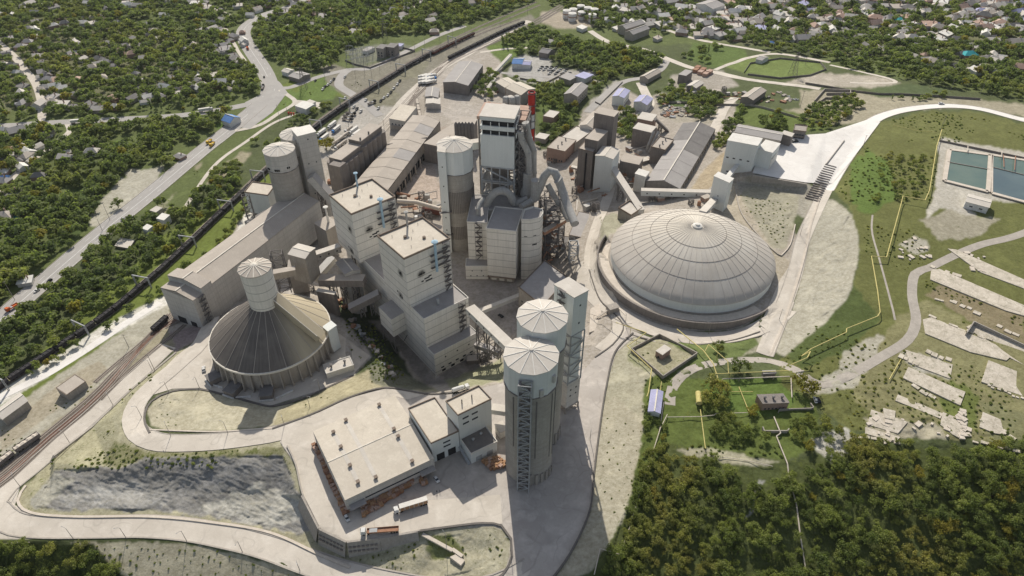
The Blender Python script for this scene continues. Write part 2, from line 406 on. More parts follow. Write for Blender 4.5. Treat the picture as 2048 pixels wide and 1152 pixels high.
# ================================================================ ground colours (albedo) painted as a vertex attribute
LIN = lambda *c: c
Z_ = [  # polygon, colour, scrub amount, edge wobble px
 # --- far left & top towns: mixed green
 ([(-700,-480),(2800,-480),(2800,240),(2048,200),(1700,140),(1500,90),(1000,90),(600,160),(500,300),(0,600),(-700,1000)], (.13,.16,.06), .5, 4),
 ([(1340,0),(2800,-40),(2800,150),(2048,140),(1600,100),(1400,80)], (.17,.18,.10), .5, 8),
 ([(-100,20),(420,60),(440,160),(240,200),(0,220)], (.17,.175,.10), .5, 8),
 ([(560,215),(600,205),(640,190),(690,195),(740,230),(650,290),(560,330),(440,400),(330,470),(150,640),(0,780),(-100,860),(-100,1000),(0,940),(320,650),(560,430),(700,260),(720,190),(640,150),(560,170),(520,220)], (.16,.20,.05), .5, 4),
 # grass
 ([(560,195),(580,178),(605,190),(575,215),(545,235),(510,258),(505,250),(540,225)], (.15,.21,.06), .1, 2),
 ([(585,200),(600,175),(640,155),(690,148),(680,180),(665,200),(620,202),(590,208)], (.14,.20,.055), .25, 2),
 ([(690,190),(720,170),(760,160),(745,200),(700,215)], (.10,.15,.05), .4, 2),
 ([(740,150),(800,120),(830,130),(760,180)], (.11,.16,.05), .4, 2),
 ([(800,210),(830,190),(835,215),(815,230)], (.14,.18,.05), .4, 2),
 ([(930,120),(980,90),(1060,85),(1050,105),(960,140)], (.14,.20,.05), .2, 3),
 ([(935,115),(1000,105),(1020,115),(990,150),(960,170),(930,160)], (.13,.18,.05), .4, 3),
 ([(1385,85),(1490,98),(1500,120),(1440,135),(1370,120)], (.12,.17,.05), .2, 3),
 ([(1440,130),(1500,112),(1640,125),(1650,150),(1560,155),(1490,145)], (.17,.22,.07), .3, 2),
 ([(1500,70),(1620,85),(1650,120),(1560,110)], (.09,.11,.05), .5, 3),
 ([(340,92),(380,82),(400,110),(350,125)], (.10,.14,.05), .5, 3),
 ([(100,400),(180,360),(215,420),(120,500)], (.085,.12,.04), .5, 5),
 ([(225,285),(240,280),(250,295),(230,300)], (.14,.24,.04), .1, 2), ([(430,250),(470,235),(480,255),(440,262)], (.12,.18,.05), .2, 2),
 ([(1750,165),(1900,175),(1840,200),(1740,195)], (.10,.13,.06), .5, 4),
 # --- pale ground of the works
 ([(480,440),(560,345),(640,300),(700,240),(760,180),(830,160),(870,100),(960,88),(1000,120),(1010,170),(1060,230),(1080,300),(1130,310),(1170,215),(1230,165),(1290,200),(1320,185),(1470,200),(1480,250),(1570,280),(1500,360),(1600,480),(1560,600),(1460,672),(1385,685),(1260,660),(1225,700),(1200,800),(1180,1000),(1100,1130),(1010,1200),(1020,1060),(870,1055),(694,1083),(640,1058),(590,930),(560,880),(650,815),(760,770),(700,700),(620,600),(430,640),(330,700),(310,680),(400,560)], (.43,.39,.345), .08, 3),
 ([(640,120),(700,140),(860,95),(960,60),(1060,30),(1070,40),(980,80),(880,125),(760,240),(720,290),(640,320),(600,300),(690,240),(700,200),(650,160)], (.26,.245,.20), .35, 3),
 ([(655,262),(720,195),(745,205),(800,215),(760,262),(700,300),(640,320),(640,290)], (.46,.435,.40), .0, 2),
 ([(780,220),(820,180),(880,130),(930,105),(955,85),(960,95),(900,140),(850,175),(790,245),(760,262)], (.47,.44,.40), .0, 2),
 ([(650,175),(700,190),(740,215),(790,210),(800,190),(770,170),(840,150),(860,125),(820,120),(720,190)], (.24,.23,.17), .5, 3),
 ([(690,205),(708,188),(745,205),(745,225),(700,215)], (.45,.43,.4), .0, 2),
 ([(880,130),(900,118),(960,118),(955,165),(920,195),(970,230),(930,260),(880,225),(850,215),(850,150)], (.48,.44,.40), 0, 2),
 ([(720,360),(790,320),(870,330),(885,400),(820,410),(760,385)], (.50,.42,.36), .0, 3),
 ([(830,270),(880,255),(960,250),(965,270),(900,280)], (.36,.31,.27), 0, 2),
 # pink yard beside shed, plant core darker dusty
 ([(330,668),(425,640),(440,650),(350,705),(322,690)], (.33,.27,.265), 0, 2),
 ([(880,520),(1035,560),(1035,600),(1110,620),(1160,640),(1150,680),(1050,690),(940,600),(900,560)], (.37,.34,.32), .05, 2),
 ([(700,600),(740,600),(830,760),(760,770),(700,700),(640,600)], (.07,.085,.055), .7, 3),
 ([(735,640),(800,700),(850,770),(930,770),(1000,690),(950,700),(870,760),(790,640)], (.28,.255,.235), .2, 2),
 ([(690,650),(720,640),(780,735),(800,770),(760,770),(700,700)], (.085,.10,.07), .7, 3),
 ([(940,745),(1005,715),(1008,760),(940,775),(900,778),(890,760)], (.33,.33,.22), .55, 3),
 # cone store surroundings
 ([(300,770),(360,720),(430,630),(560,560),(690,640),(745,712),(706,752),(640,783),(540,812),(455,790),(400,778),(330,780)], (.46,.425,.39), .03, 2),
 ([(294,820),(315,792),(345,782),(400,780),(456,793),(540,812),(600,806),(560,850),(460,860),(340,862),(302,850)], (.46,.43,.33), .35, 2),
 ([(560,820),(640,785),(705,752),(740,738),(800,745),(880,782),(850,785),(772,772),(700,795),(640,825),(590,845),(545,855)], (.40,.365,.25), .45, 2),
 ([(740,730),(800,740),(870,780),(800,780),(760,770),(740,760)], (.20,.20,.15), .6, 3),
 ([(30,1000),(130,880),(360,700),(400,690),(300,780),(240,850),(300,900),(570,880),(600,930),(620,1000),(700,1090),(860,1060),(1010,1060),(1020,1150),(760,1165),(640,1125),(540,1075),(420,1050),(300,1040),(60,1035)], (.40,.38,.27), .55, 3),
 # green-yellow slope above the cut, rock face, lower bank
 ([(368,700),(380,706),(270,790),(225,830),(235,880),(290,912),(420,912),(575,893),(600,940),(560,945),(400,935),(220,950),(110,940),(60,1000),(40,985),(120,900),(200,836)], (.40,.38,.26), .62, 4),
 ([(230,880),(290,905),(420,905),(560,895),(570,925),(420,925),(300,925),(200,930)], (.27,.265,.15), .85, 7),
 (ROCK, (.255,.25,.24), .35, 6),
 ([(110,985),(250,965),(330,985),(330,1010),(200,1015),(110,1005)], (.33,.325,.31), .2, 9), ([(330,925),(560,930),(580,975),(500,985),(380,965)], (.205,.205,.205), .35, 9),
 ([(690,1125),(715,1110),(850,1080),(870,1062),(960,1052),(1005,1060),(1018,1085),(1018,1112),(1000,1145),(900,1160),(760,1160)], (.44,.415,.31), .55, 3), ([(850,1075),(900,1070),(930,1110),(860,1120)], (.2,.22,.1), .7, 5), ([(600,1070),(640,1085),(700,1118),(780,1100),(850,1075),(800,1120),(720,1135)], (.34,.33,.23), .5, 5),
 ([(60,1000),(110,945),(150,960),(90,1010),(70,1020)], (.38,.37,.32), .4, 4),
 ([(390,1020),(520,965),(600,1000),(610,1040),(540,1050)], (.44,.43,.39), .3, 9),
 ([(140,1085),(300,1083),(430,1097),(560,1132),(650,1172),(900,1400),(-100,1400),(250,1160)], (.44,.41,.31), .45, 4),
 ([(-700,1085),(120,1085),(190,1090),(250,1160),(300,1400),(-700,1400)], (.04,.055,.02), .8, 5),
 # rails zone and dusty road beside it
 ([(-60,960),(60,872),(200,762),(330,650),(350,690),(245,750),(150,828),(60,905),(-60,1010)], (.33,.30,.22), .5, 3),
 ([(-100,860),(-60,850),(60,790),(190,700),(320,610),(345,590),(345,640),(200,770),(60,885),(-60,990),(-100,1020)], (.44,.42,.35), .3, 3),
 ([(0,855),(40,830),(150,745),(200,720),(215,740),(150,795),(60,860),(0,905)], (.40,.36,.28), .3, 3),
 ([(0,780),(60,745),(200,655),(330,590),(335,608),(210,680),(60,775),(0,812)], (.70,.68,.63), .0, 2),
 ([(455,490),(500,410),(505,440),(480,470)], (.74,.72,.68), .0, 3),
 ([(330,590),(440,500),(520,430),(560,430),(480,530),(345,640)], (.12,.12,.06), .6, 3),
 # quarry beside the highway
 ([(180,440),(205,395),(260,340),(330,335),(320,360),(300,380),(240,440),(215,455),(180,455)], (.47,.45,.38), .35, 5),
 ([(300,420),(330,400),(375,370),(420,360),(400,390),(360,400),(330,440)], (.30,.30,.20), .4, 4),
 ([(390,330),(470,300),(500,310),(460,350),(400,380)], (.34,.31,.22), .4, 4),
 ([(330,410),(420,310),(510,250),(525,262),(450,330),(370,420)], (.13,.16,.06), .5, 3),
 # slope east of the silos, gas yard
 ([(1268,672),(1300,676),(1385,686),(1500,650),(1545,662),(1540,700),(1480,712),(1380,740),(1330,790),(1300,870),(1275,960),(1245,1050),(1190,1140),(1100,1180),(1142,1105),(1180,1020),(1188,945),(1200,850),(1212,770),(1230,705)], (.42,.40,.31), .5, 3),
 ([(1345,665),(1500,660),(1520,690),(1480,712),(1400,735),(1350,745),(1320,720)], (.15,.19,.07), .45, 3),
 ([(1260,690),(1330,670),(1345,745),(1290,745),(1255,720)], (.31,.31,.20), .6, 3),
 ([(1266,703),(1325,754),(1390,712),(1318,678)], (.36,.34,.24), .6, 2),
 ([(1195,815),(1230,790),(1285,840),(1275,950),(1240,1040),(1180,1130),(1110,1160),(1180,1020),(1192,900)], (.45,.42,.33), .42, 3),
 ([(1290,760),(1340,740),(1400,760),(1600,770),(1640,830),(1620,900),(1550,925),(1400,905),(1330,900),(1290,1100),(1200,1160),(1260,1000),(1285,870)], (.12,.155,.045), .65, 4),
 ([(1400,760),(1590,755),(1590,800),(1560,835),(1480,825),(1420,800)], (.13,.19,.05), .3, 3),
 ([(1180,1152),(1290,960),(1330,890),(1600,920),(1700,880),(1900,900),(2048,880),(2800,900),(2800,1560),(1100,1560)], (.10,.12,.045), .7, 6),
 ([(1490,1040),(1520,960),(1530,960),(1500,1030)], (.4,.4,.37), .3, 4),
 ([(1620,880),(1700,850),(1700,900),(1660,930)], (.5,.49,.45), .4, 5),
 ([(1345,900),(1420,895),(1560,925),(1500,935),(1400,915)], (.42,.40,.30), .4, 4),
 ([(1500,360),(1612,366),(1640,380),(1620,440),(1560,420),(1500,400),(1470,370)], (.36,.34,.29), .3, 3),
 # hillside with the reservoir
 ([(1665,380),(1720,300),(1760,245),(1850,222),(1950,222),(2048,248),(2800,400),(2800,900),(2048,880),(1900,880),(1700,860),(1620,800),(1560,770),(1560,720),(1620,660),(1700,600),(1722,500),(1700,420)], (.155,.165,.06), .55, 4),
 ([(1700,330),(1740,300),(1780,330),(1790,400),(1740,430),(1700,410)], (.13,.19,.05), .35, 5),
 ([(1620,640),(1700,560),(1760,640),(1700,700),(1600,740),(1570,710)], (.10,.13,.045), .6, 5),
 ([(1612,500),(1640,405),(1668,398),(1705,430),(1720,500),(1700,590),(1650,645),(1570,712),(1548,705),(1590,600)], (.44,.42,.35), .36, 3),
 ([(1495,345),(1620,366),(1625,400),(1600,420),(1480,400)], (.36,.34,.29), .3, 3),
 ([(1480,385),(1510,372),(1600,392),(1590,440),(1570,500),(1540,495),(1490,430)], (.38,.36,.28), .4, 3),
 ([(1195,440),(1230,425),(1260,440),(1220,470),(1205,510)], (.36,.35,.27), .4, 3),
 ([(1310,195),(1400,200),(1470,205),(1440,250),(1330,240)], (.38,.35,.29), .3, 3),
 ([(1600,180),(1700,180),(1760,195),(1900,195),(2048,208),(2400,260),(2400,290),(2048,236),(1950,214),(1800,220),(1720,245),(1640,250),(1500,235),(1600,215)], (.36,.33,.25), .4, 3),
 ([(1560,170),(1640,145),(1740,150),(1800,165),(1740,178),(1640,172)], (.44,.40,.34), .2, 3),
 ([(1470,210),(1560,220),(1640,232),(1660,262),(1560,262),(1470,245)], (.13,.17,.05), .4, 3),
 ([(1880,275),(1960,290),(2048,305),(2200,330),(2200,440),(2048,405),(1930,400),(1960,440),(1880,415),(1850,440),(1870,380)], (.50,.475,.42), .15, 3),
 ([(1840,440),(1900,420),(2000,440),(1960,470),(1880,480)], (.38,.355,.28), .5, 5),
 ([(1800,490),(1830,470),(1850,480),(1860,500),(1830,510)], (.46,.44,.37), .4, 4),
 ([(1690,700),(1760,670),(1790,700),(1730,770),(1640,790),(1600,780),(1680,740)], (.44,.42,.35), .4, 5),
 ([(1790,640),(1850,600),(2048,700),(2200,760),(2100,880),(1900,880),(1760,850),(1700,790)], (.25,.24,.125), .6, 6),
 ([(1800,700),(1880,715),(1900,760),(1830,740)], (.46,.44,.38), .5, 6), ([(1900,760),(1960,790),(1950,860),(1900,840),(1880,800)], (.16,.19,.06), .6, 5), ([(1725,830),(1880,850),(1900,880),(1740,875)], (.42,.39,.30), .6, 6), ([(1960,800),(2048,830),(2048,880),(1980,880)], (.24,.24,.13), .6, 5),
 ([(1850,590),(1900,560),(2048,620),(2048,690),(1960,650)], (.26,.22,.14), .6, 4),
 ([(1240,395),(1300,400),(1330,405),(1300,415),(1250,420)], (.40,.38,.36), .1, 2),
 ([(1415,330),(1455,300),(1450,340),(1430,370),(1400,385),(1380,380)], (.42,.35,.25), 0, 2),
 ([(1470,360),(1485,400),(1540,490),(1590,530),(1560,560),(1500,500),(1450,440),(1440,400)], (.47,.42,.34), 0, 2),
 # office quarter
 ([(1040,110),(1100,110),(1110,165),(1050,165),(1010,145)], (.44,.43,.41), .1, 3),
 ([(1080,135),(1190,140),(1200,165),(1090,165)], (.42,.40,.37), .1, 3),
 ([(1060,165),(1160,165),(1150,240),(1080,260)], (.12,.16,.05), .4, 3),
 ([(1170,215),(1230,160),(1250,165),(1200,215)], (.42,.40,.37), .05, 3),
 ([(1340,150),(1440,140),(1480,170),(1400,190),(1340,180)], (.38,.35,.31), .3, 3),
 ([(1330,185),(1440,190),(1440,210),(1320,215)], (.10,.14,.05), .6, 3),
 ([(1083,20),(1200,25),(1200,50),(1130,60),(1083,45)], (.42,.37,.30), .3, 3),
 ([(690,100),(800,85),(830,95),(760,120),(710,135)], (.20,.21,.16), .5, 3),
]
ew = fbm(gU*.06, gV*.09, 3)-.5; ew2 = fbm(gU*.06+50, gV*.09+31, 3)-.5
colr = np.zeros((*gU.shape, 4), np.float32); colr[..., :] = (.10, .12, .055, .6)
for poly, c, s, wob in Z_:
    q = np.array(poly); x0, y0 = q.min(0)-12; x1, y1 = q.max(0)+12
    c0, c1 = max(0, int((x0-U0)/ST)), min(gU.shape[1], int((x1-U0)/ST)+1); r0, r1 = max(0, int((y0-V0)/ST)), min(gU.shape[0], int((y1-V0)/ST)+1)
    sl = np.s_[r0:r1, c0:c1]; k = wob*3.0
    m = inpoly(gU[sl]+ew[sl]*k, gV[sl]+ew2[sl]*k, poly)
    colr[sl][m] = (*c, s)
m = rk & (colr[..., 3] < .5); t_ = fbm(wx*.3+wy*.2, wy*.5, 4); colr[..., :3] *= np.where(m,   .92+.16*RKN*t_+.75*(fbm(wx*.04, wy*.12, 3)-.3), 1)[..., None]
# soften edges a little
K = colr.copy()
for ax in (0, 1): K = (np.roll(K, 1, ax)+2*K+np.roll(K, -1, ax))/4
colr = K
def ground_mesh():
    # full detail inside the picture, coarser outside it
    us = np.concatenate([np.arange(U0, -60, 20), np.arange(-60, 2110, ST), np.arange(2110, U1+1, 20)])
    vs_ = np.concatenate([np.arange(V0, -20, 10), np.arange(-20, 1180, ST), np.arange(1180, V1+1, 20)])
    iu = ((us-U0)/ST).astype(int); iv = ((vs_-V0)/ST).astype(int)
    hh = HM[np.ix_(iv, iu)]; UU, VV = np.meshgrid(us.astype(float), vs_.astype(float))
    x, y = G3(UU, VV, hh); cc = colr[np.ix_(iv, iu)]
    nr, nc = hh.shape
    # outer skirt to the horizon
    X = np.pad(x, 1, mode='edge'); Y = np.pad(y, 1, mode='edge'); Hh = np.pad(hh, 1, mode='edge'); C = np.pad(cc, ((1, 1), (1, 1), (0, 0)), mode='edge')
    X[:, 0] = X[:, 0]*1.5-9000; X[:, -1] = X[:, -1]*1.5+9000; Y[0, :] = 26000; X[0, :] *= 6; Y[-1, :] = -3000
    Vx = np.stack([X, Y, Hh], -1).reshape(-1, 3).astype(np.float32); nr += 2; nc += 2
    idx = np.arange(nr*nc).reshape(nr, nc)
    q = np.stack([idx[1:, :-1], idx[1:, 1:], idx[:-1, 1:], idx[:-1, :-1]], -1).reshape(-1, 4)
    me = bpy.data.meshes.new('ground'); me.vertices.add(len(Vx)); me.vertices.foreach_set('co', Vx.ravel())
    me.loops.add(q.size); me.loops.foreach_set('vertex_index', q.ravel().astype(np.int32))
    me.polygons.add(len(q)); me.polygons.foreach_set('loop_start', np.arange(0, q.size, 4, dtype=np.int32)); me.polygons.foreach_set('loop_total', np.full(len(q), 4, np.int32))
    me.update(calc_edges=True)
    at = me.color_attributes.new('Cover', 'FLOAT_COLOR', 'POINT'); at.data.foreach_set('color', C.reshape(-1, 4).astype(np.float32).ravel())
    me.polygons.foreach_set('use_smooth', np.ones(len(q), bool))
    m, nt, b = new_mat('ground_cover'); p = pos(nt)
    a = N(nt, 'ShaderNodeAttribute', attribute_name='Cover'); base, scrub = a.outputs['Color'], a.outputs['Alpha']
    c = mixc(nt, mrange(nt, noise(nt, p, .035, 5), .3, .7, 0, .55), base, mixc(nt, 1, base, (.72, .70, .66), 'MULTIPLY'))
    c = mixc(nt, mrange(nt, noise(nt, p, .5, 5, .75), .38, .62, 0, .75), c, mixc(nt, 1, base, (.58, .56, .50), 'MULTIPLY'))
    c = mixc(nt, mrange(nt, noise(nt, p, .12, 4), .5, .75, 0, .5), c, mixc(nt, 1, base, (1.35, 1.33, 1.28), 'MULTIPLY'))
    s1 = noise(nt, p, .16, 6, .75); s2 = noise(nt, p, .9, 3, .7)
    s = mth(nt, 'ADD', mth(nt, 'MULTIPLY', s1, .55), mth(nt, 'MULTIPLY', s2, .45))
    th = mth(nt, 'SUBTRACT', .70, mth(nt, 'MULTIPLY', scrub, .24))
    f = mth(nt, 'MULTIPLY', mth(nt, 'SUBTRACT', s, th), 14.); n = N(nt, 'ShaderNodeClamp'); nt.links.new(f, n.inputs[0])
    g = mixc(nt, mrange(nt, noise(nt, p, .06, 3), .35, .65), (.055, .078, .02), (.13, .145, .035))
    c = mixc(nt, mth(nt, 'MULTIPLY', n.outputs[0], .8), c, g)
    nt.links.new(c, b.inputs['Base Color']); b.inputs['Roughness'].default_value = .95; b.inputs['Specular IOR Level'].default_value = .1
    bump(nt, b, s, .7, .6)
    me.materials.append(m)
    o = bpy.data.objects.new('ground', me); COL.objects.link(o); return setting(o)
ground_mesh()
# ================================================================ roads
def catmull(pts, step=5.):
    out = []; n = len(pts)
    for i in range(n-1):
        p0 = pts[max(i-1, 0)]; p1 = pts[i]; p2 = pts[i+1]; p3 = pts[min(i+2, n-1)]
        k = max(1, int((p2-p1).length/step))
        for j in range(k):
            t = j/k
            out.append(.5*((2*p1)+(p2-p0)*t+(2*p0-5*p1+4*p2-p3)*t*t+(3*p1-p0-3*p2+p3)*t**3))
    out.append(pts[-1]); return out
def path(px, step=5.): return catmull([Vector(G(u, v)[:2]) for u, v in px], step)
def ribbon(mb, pts, w, off, dz, mi=0, n=4):
    b = len(mb.v)
    for i, p in enumerate(pts):
        d = (pts[min(i+1, len(pts)-1)]-pts[max(i-1, 0)]); d.normalize(); s = Vector((-d.y, d.x))
        for k in range(n+1):
            q = p+s*(off+w*(k/n-.5)); mb.v.append((q.x, q.y, Hxy(q.x, q.y)+dz))
    for i in range(len(pts)-1):
        for k in range(n):
            a = b+i*(n+1)+k; mb.f.append((a+1, a, a+n+1, a+n+2)); mb.m.append(mi)
def curb_strip(mb, pts, off, w, h, mi=0):
    b = len(mb.v); n = len(pts)
    for i, p in enumerate(pts):
        d = (pts[min(i+1, n-1)]-pts[max(i-1, 0)]); d.normalize(); s = Vector((-d.y, d.x)); z = Hxy(*(p+s*off))
        for a, zz in ((-w/2, -.5), (-w/2, h), (w/2, h), (w/2, -.5)):
            q = p+s*(off+a); mb.v.append((q.x, q.y, z+zz))
    for i in range(n-1):
        for k in range(3):
            a = b+i*4+k; mb.f.append((a, a+4, a+5, a+1)); mb.m.append(mi)
    mb.f.append((b, b+1, b+2, b+3)); mb.m.append(mi); e = b+(n-1)*4; mb.f.append((e+3, e+2, e+1, e)); mb.m.append(mi)
def road(px, w, mat='conc_road', dz=.12, kerbs=(), name='road', mark=None, step=5., kw=.5, kh=.35):
    pts = path(px, step); mb = MB(); ribbon(mb, pts, w, 0, dz); o = setting(mb.build(name, mat))
    if kerbs:
        k = MB()
        for s in kerbs: curb_strip(k, pts, s*(w/2+kw/2), kw, kh)
        setting(k.build('kerb', 'kerb'))
    if mark:
        k = MB()
        for off, dash, ww in mark:
            run = [];
            if dash:
                for i in range(0, len(pts)-1, 3):
                    ribbon(k, pts[i:i+2], ww, off, dz+.06, 0, 1)
            else: ribbon(k, pts, ww, off, dz+.06, 0, 1)
        setting(k.build('road_marking', 'white'))
    return pts
def pad(px, mat, dz=.1, name='paved_yard', grid=16):
    """paved sheet following the ground"""
    px = [Vector(p) for p in px]; out = []
    for i in range(len(px)):
        a, b = px[i], px[(i+1) % len(px)]; k = max(1, int((b-a).length/10))
        out += [tuple(a+(b-a)*j/k) for j in range(k)]
    q = np.array(out); x0, y0 = q.min(0); x1, y1 = q.max(0)
    X, Y = np.meshgrid(np.arange(x0+5, x1, grid), np.arange(y0+5, y1, grid)); m = inpoly(X, Y, out)
    vs = [Vector(p) for p in out]+[Vector((float(a), float(b))) for a, b in zip(X[m], Y[m])]
    es = [(i, (i+1) % len(out)) for i in range(len(out))]
    r = delaunay_2d_cdt(vs, es, [], 1, 1e-4); mb = MB()
    mb.v = [tuple(G(p.x, p.y, dz)) for p in r[0]]; mb.f = [tuple(f)[::-1] for f in r[2]]; mb.m = [0]*len(mb.f)
    o = mb.build(name, mat); me = o.data
    return setting(o)
def strip(px, w, h, mat='kerb', name='kerb', step=4.):
    mb = MB(); curb_strip(mb, path(px, step), 0, w, h); return setting(mb.build(name, mat))
# highway and town roads
HW = [(-160,800),(-60,690),(0,640),(100,553),(200,468),(300,388),(400,305),(470,250),(520,208)]
road(HW, 17, 'asphalt', mark=[(0, 0, .5), (-4, 1, .3), (4, 1, .3), (7.8, 0, .25), (-7.8, 0, .25)], kerbs=(1, -1))
road([(520,208),(537,190),(540,170),(528,140),(505,105),(490,80),(487,62),(500,46),(530,30),(580,14),(640,-10),(760,-60)], 18, 'asphalt', mark=[(0, 0, .4), (4.5, 1, .3), (-4.5, 1, .3)])
pad([(500,235),(478,255),(500,258),(545,225),(575,185),(560,165),(540,150),(525,160),(520,190),(490,205),(495,225)], 'asphalt', .22, 'road')
road([(-200,256),(0,252),(60,248),(130,244),(250,238),(350,232),(440,220),(520,204)], 11, 'asphalt', dz=.16, mark=[(0, 1, .35)])
road([(-60,40),(0,88),(30,115),(50,140),(70,165),(82,200),(84,230),(80,246)], 8, 'conc_road')
road([(-60,440),(0,385),(30,350),(60,325),(100,295),(125,275),(140,262),(135,246)], 6, 'conc_road')
road([(130,118),(180,119),(210,124)], 4, 'conc_road'); road([(408,5),(440,22),(470,34)], 5, 'conc_road')
road([(455,65),(470,90),(478,105),(495,128)], 4, 'conc_road')
road([(548,176),(575,176),(600,168),(640,153),(700,139),(735,138),(770,124),(820,99),(880,70),(930,52)], 8, 'asphalt')
road([(700,138),(685,150),(678,170),(700,186),(722,200),(760,232)], 10, 'asphalt', dz=.18)
road([(760,262),(790,225),(815,195),(850,163),(890,132),(930,110),(960,92),(1000,72),(1060,42)], 12, 'conc_road', dz=.2)
road([(470,262),(520,250),(560,225),(590,205),(575,190),(560,180)], 5, 'conc_road', dz=.2)
road([(590,205),(640,210)], 12, 'conc_road')
road([(370,415),(430,330),(500,278),(560,240),(640,215)], 3.5, 'conc_road')
road([(1000,145),(1040,150),(1110,155)], 5, 'asphalt'); road([(960,105),(1010,98),(1060,95)], 5, 'conc_road')
road([(1180,62),(1220,85),(1290,100),(1335,118),(1380,135),(1430,145),(1490,158),(1600,172),(1640,178)], 8, 'conc_road', dz=.2)
road([(1300,48),(1370,72),(1430,86),(1490,96),(1540,105)], 6, 'conc_road')
road([(1430,140),(1470,125),(1500,115),(1560,108),(1660,125)], 6, 'conc_road')
road([(1335,118),(1320,140),(1290,155),(1260,160),(1235,170),(1200,200),(1175,225)], 9, 'asphalt', dz=.2)
road([(1280,165),(1290,185),(1300,210),(1280,230)], 9, 'conc_road')
road([(1470,195),(1450,215),(1440,235),(1425,265)], 9, 'conc_road'); road([(1660,130),(1750,150),(1790,165),(1700,165)], 4, 'conc_road')
# roads of the works
road([(2400,360),(2300,310),(2150,262),(2048,240),(1960,218),(1890,212),(1820,218),(1760,234),(1725,262),(1702,300),(1676,340),(1652,380)], 10.5, 'white_yard', kerbs=(1, -1), dz=.2)
road([(1652,380),(1630,425),(1606,480),(1592,540),(1572,600),(1545,655)], 9, 'conc_road', kerbs=(-1,), dz=.2)
road([(1572,600),(1550,655),(1528,710)], 9.5, 'conc_road', kerbs=(1,), dz=.26)
pad([(1505,347),(1520,298),(1562,274),(1650,268),(1735,240),(1760,245),(1700,325),(1664,368),(1640,368),(1612,366),(1560,358)], 'white_yard', .5, grid=7)
# ring road round the dome
rg = MB(); pts = [Vector((CDX+(PR+8)*math.cos(t), CDY+(PR+8)*math.sin(t))) for t in [math.radians(d) for d in range(165, 318, 4)]]
ribbon(rg, pts, 11, 0, .2); setting(rg.build('road', 'conc_road'))
kb = MB(); curb_strip(kb, pts[14:34], -5.8, .5, .4); setting(kb.build('kerb', 'kerb'))
pad([(1560,560),(1600,500),(1590,560),(1560,640),(1535,662),(1520,650)], 'conc_road', .24)
road([(1200,700),(1238,660),(1225,610),(1190,560),(1180,510),(1192,455),(1215,395),(1228,345)], 8, 'conc_road', dz=.18)
pad([(1245,655),(1300,675),(1360,684),(1340,690),(1300,682),(1268,674),(1232,706),(1213,770),(1200,850),(1188,945),(1180,1020),(1142,1105),(1085,1190),(1080,1300),(960,1300),(1005,1150),(1022,1110),(1021,1078),(1003,1053),(960,1048),(870,1056),(760,1076),(694,1084),(640,1058),(606,990),(591,930),(560,885),(592,845),(640,826),(700,797),(774,778),(850,790),(915,787),(1000,768),(1170,738),(1205,698),(1225,660)], 'conc_yard', .14)
pad([(560,884),(592,843),(640,824),(700,796),(774,777),(850,789),(815,800),(790,793),(626,863),(630,900),(690,1020),(770,1010),(870,1000),(1000,990),(1005,1048),(870,1055),(760,1075),(694,1083),(641,1058),(607,990),(592,930)], 'conc_road', .24)
road([(425,645),(402,684),(372,714),(338,744),(304,772),(276,803),(265,836),(276,866),(308,883),(350,887),(430,884),(500,876),(560,866),(610,850)], 10.5, 'conc_road', kerbs=(1,), dz=.26)
pad([(318,748),(352,713),(404,673),(450,641),(470,640),(640,640),(740,712),(706,750),(640,781),(540,812),(458,790),(400,776),(345,778),(300,792)], 'conc_road', .2)
road([(338,692),(284,742),(230,789),(164,849),(112,894),(60,938),(14,976),(-10,1008),(20,1043),(80,1054),(200,1054),(300,1053),(400,1063),(520,1090),(620,1125),(700,1150),(800,1172),(900,1185),(990,1175),(1060,1140)], 10.5, 'conc_road', kerbs=(1, -1), dz=.14, kw=.7)
pad([(-60,1090),(-60,960),(0,975),(40,975),(30,1010),(60,1028),(90,1040),(60,1085)], 'conc_road', .1)
road([(320,605),(250,648),(180,695),(100,745),(40,775),(-20,805),(-100,850)], 6, 'white_yard', dz=.1)
# dirt tracks on the hill
road([(2200,400),(2048,466),(1960,490),(1900,515),(1860,535),(1830,548),(1824,590),(1832,640),(1815,680),(1760,715),(1700,750),(1640,770),(1600,745),(1540,722),(1460,722),(1380,740),(1345,775),(1340,810)], 5.5, 'kerb', dz=.08, name='path')
road([(1745,430),(1745,470),(1770,560),(1790,640)], 1.2, 'kerb', dz=.1, name='path')
# low walls and edge rows along the roads
strip([(575,893),(592,930),(606,990),(640,1058),(694,1084),(760,1076),(840,1062)], .7, .9, 'kerb')
strip([(840,1062),(900,1054),(965,1047),(1003,1052),(1022,1078),(1024,1112),(1005,1150),(960,1175)], 1.0, .5, 'kerb_dark')
strip([(1266,667),(1230,705),(1213,770),(1200,850),(1188,945),(1180,1020),(1142,1105),(1095,1170)], .8, 1.0, 'kerb_dark')
strip([(1262,670),(1300,680),(1385,690),(1470,680),(1520,664)], .7, .6, 'kerb_dark')
strip([(300,866),(289,838),(303,803),(345,783),(400,779),(456,792),(540,813),(600,800),(650,778),(706,752)], 1.1, .5, 'kerb_dark')
strip([(545,858),(600,838),(640,822),(700,795),(772,776),(850,788),(915,785)], .9, .6, 'kerb_dark')
strip([(302,860),(420,864),(500,860),(548,857)], .8, .5, 'slab')
strip([(352,706),(304,746),(251,791),(186,853),(104,928)], 1.2, .6, 'kerb')
strip([(52,972),(36,1002),(62,1026),(150,1034),(300,1034),(420,1045),(540,1066),(640,1110),(700,1135)], 1.2, .6, 'slab')
strip([(1470,372),(1484,430),(1540,496),(1562,512)], .7, .8, 'kerb'); strip([(1562,512),(1580,490),(1590,450)], .7, .8, 'slab')
strip([(1640,395),(1622,450),(1612,500),(1596,560),(1570,640),(1540,712)], 1.1, .7, 'slab')
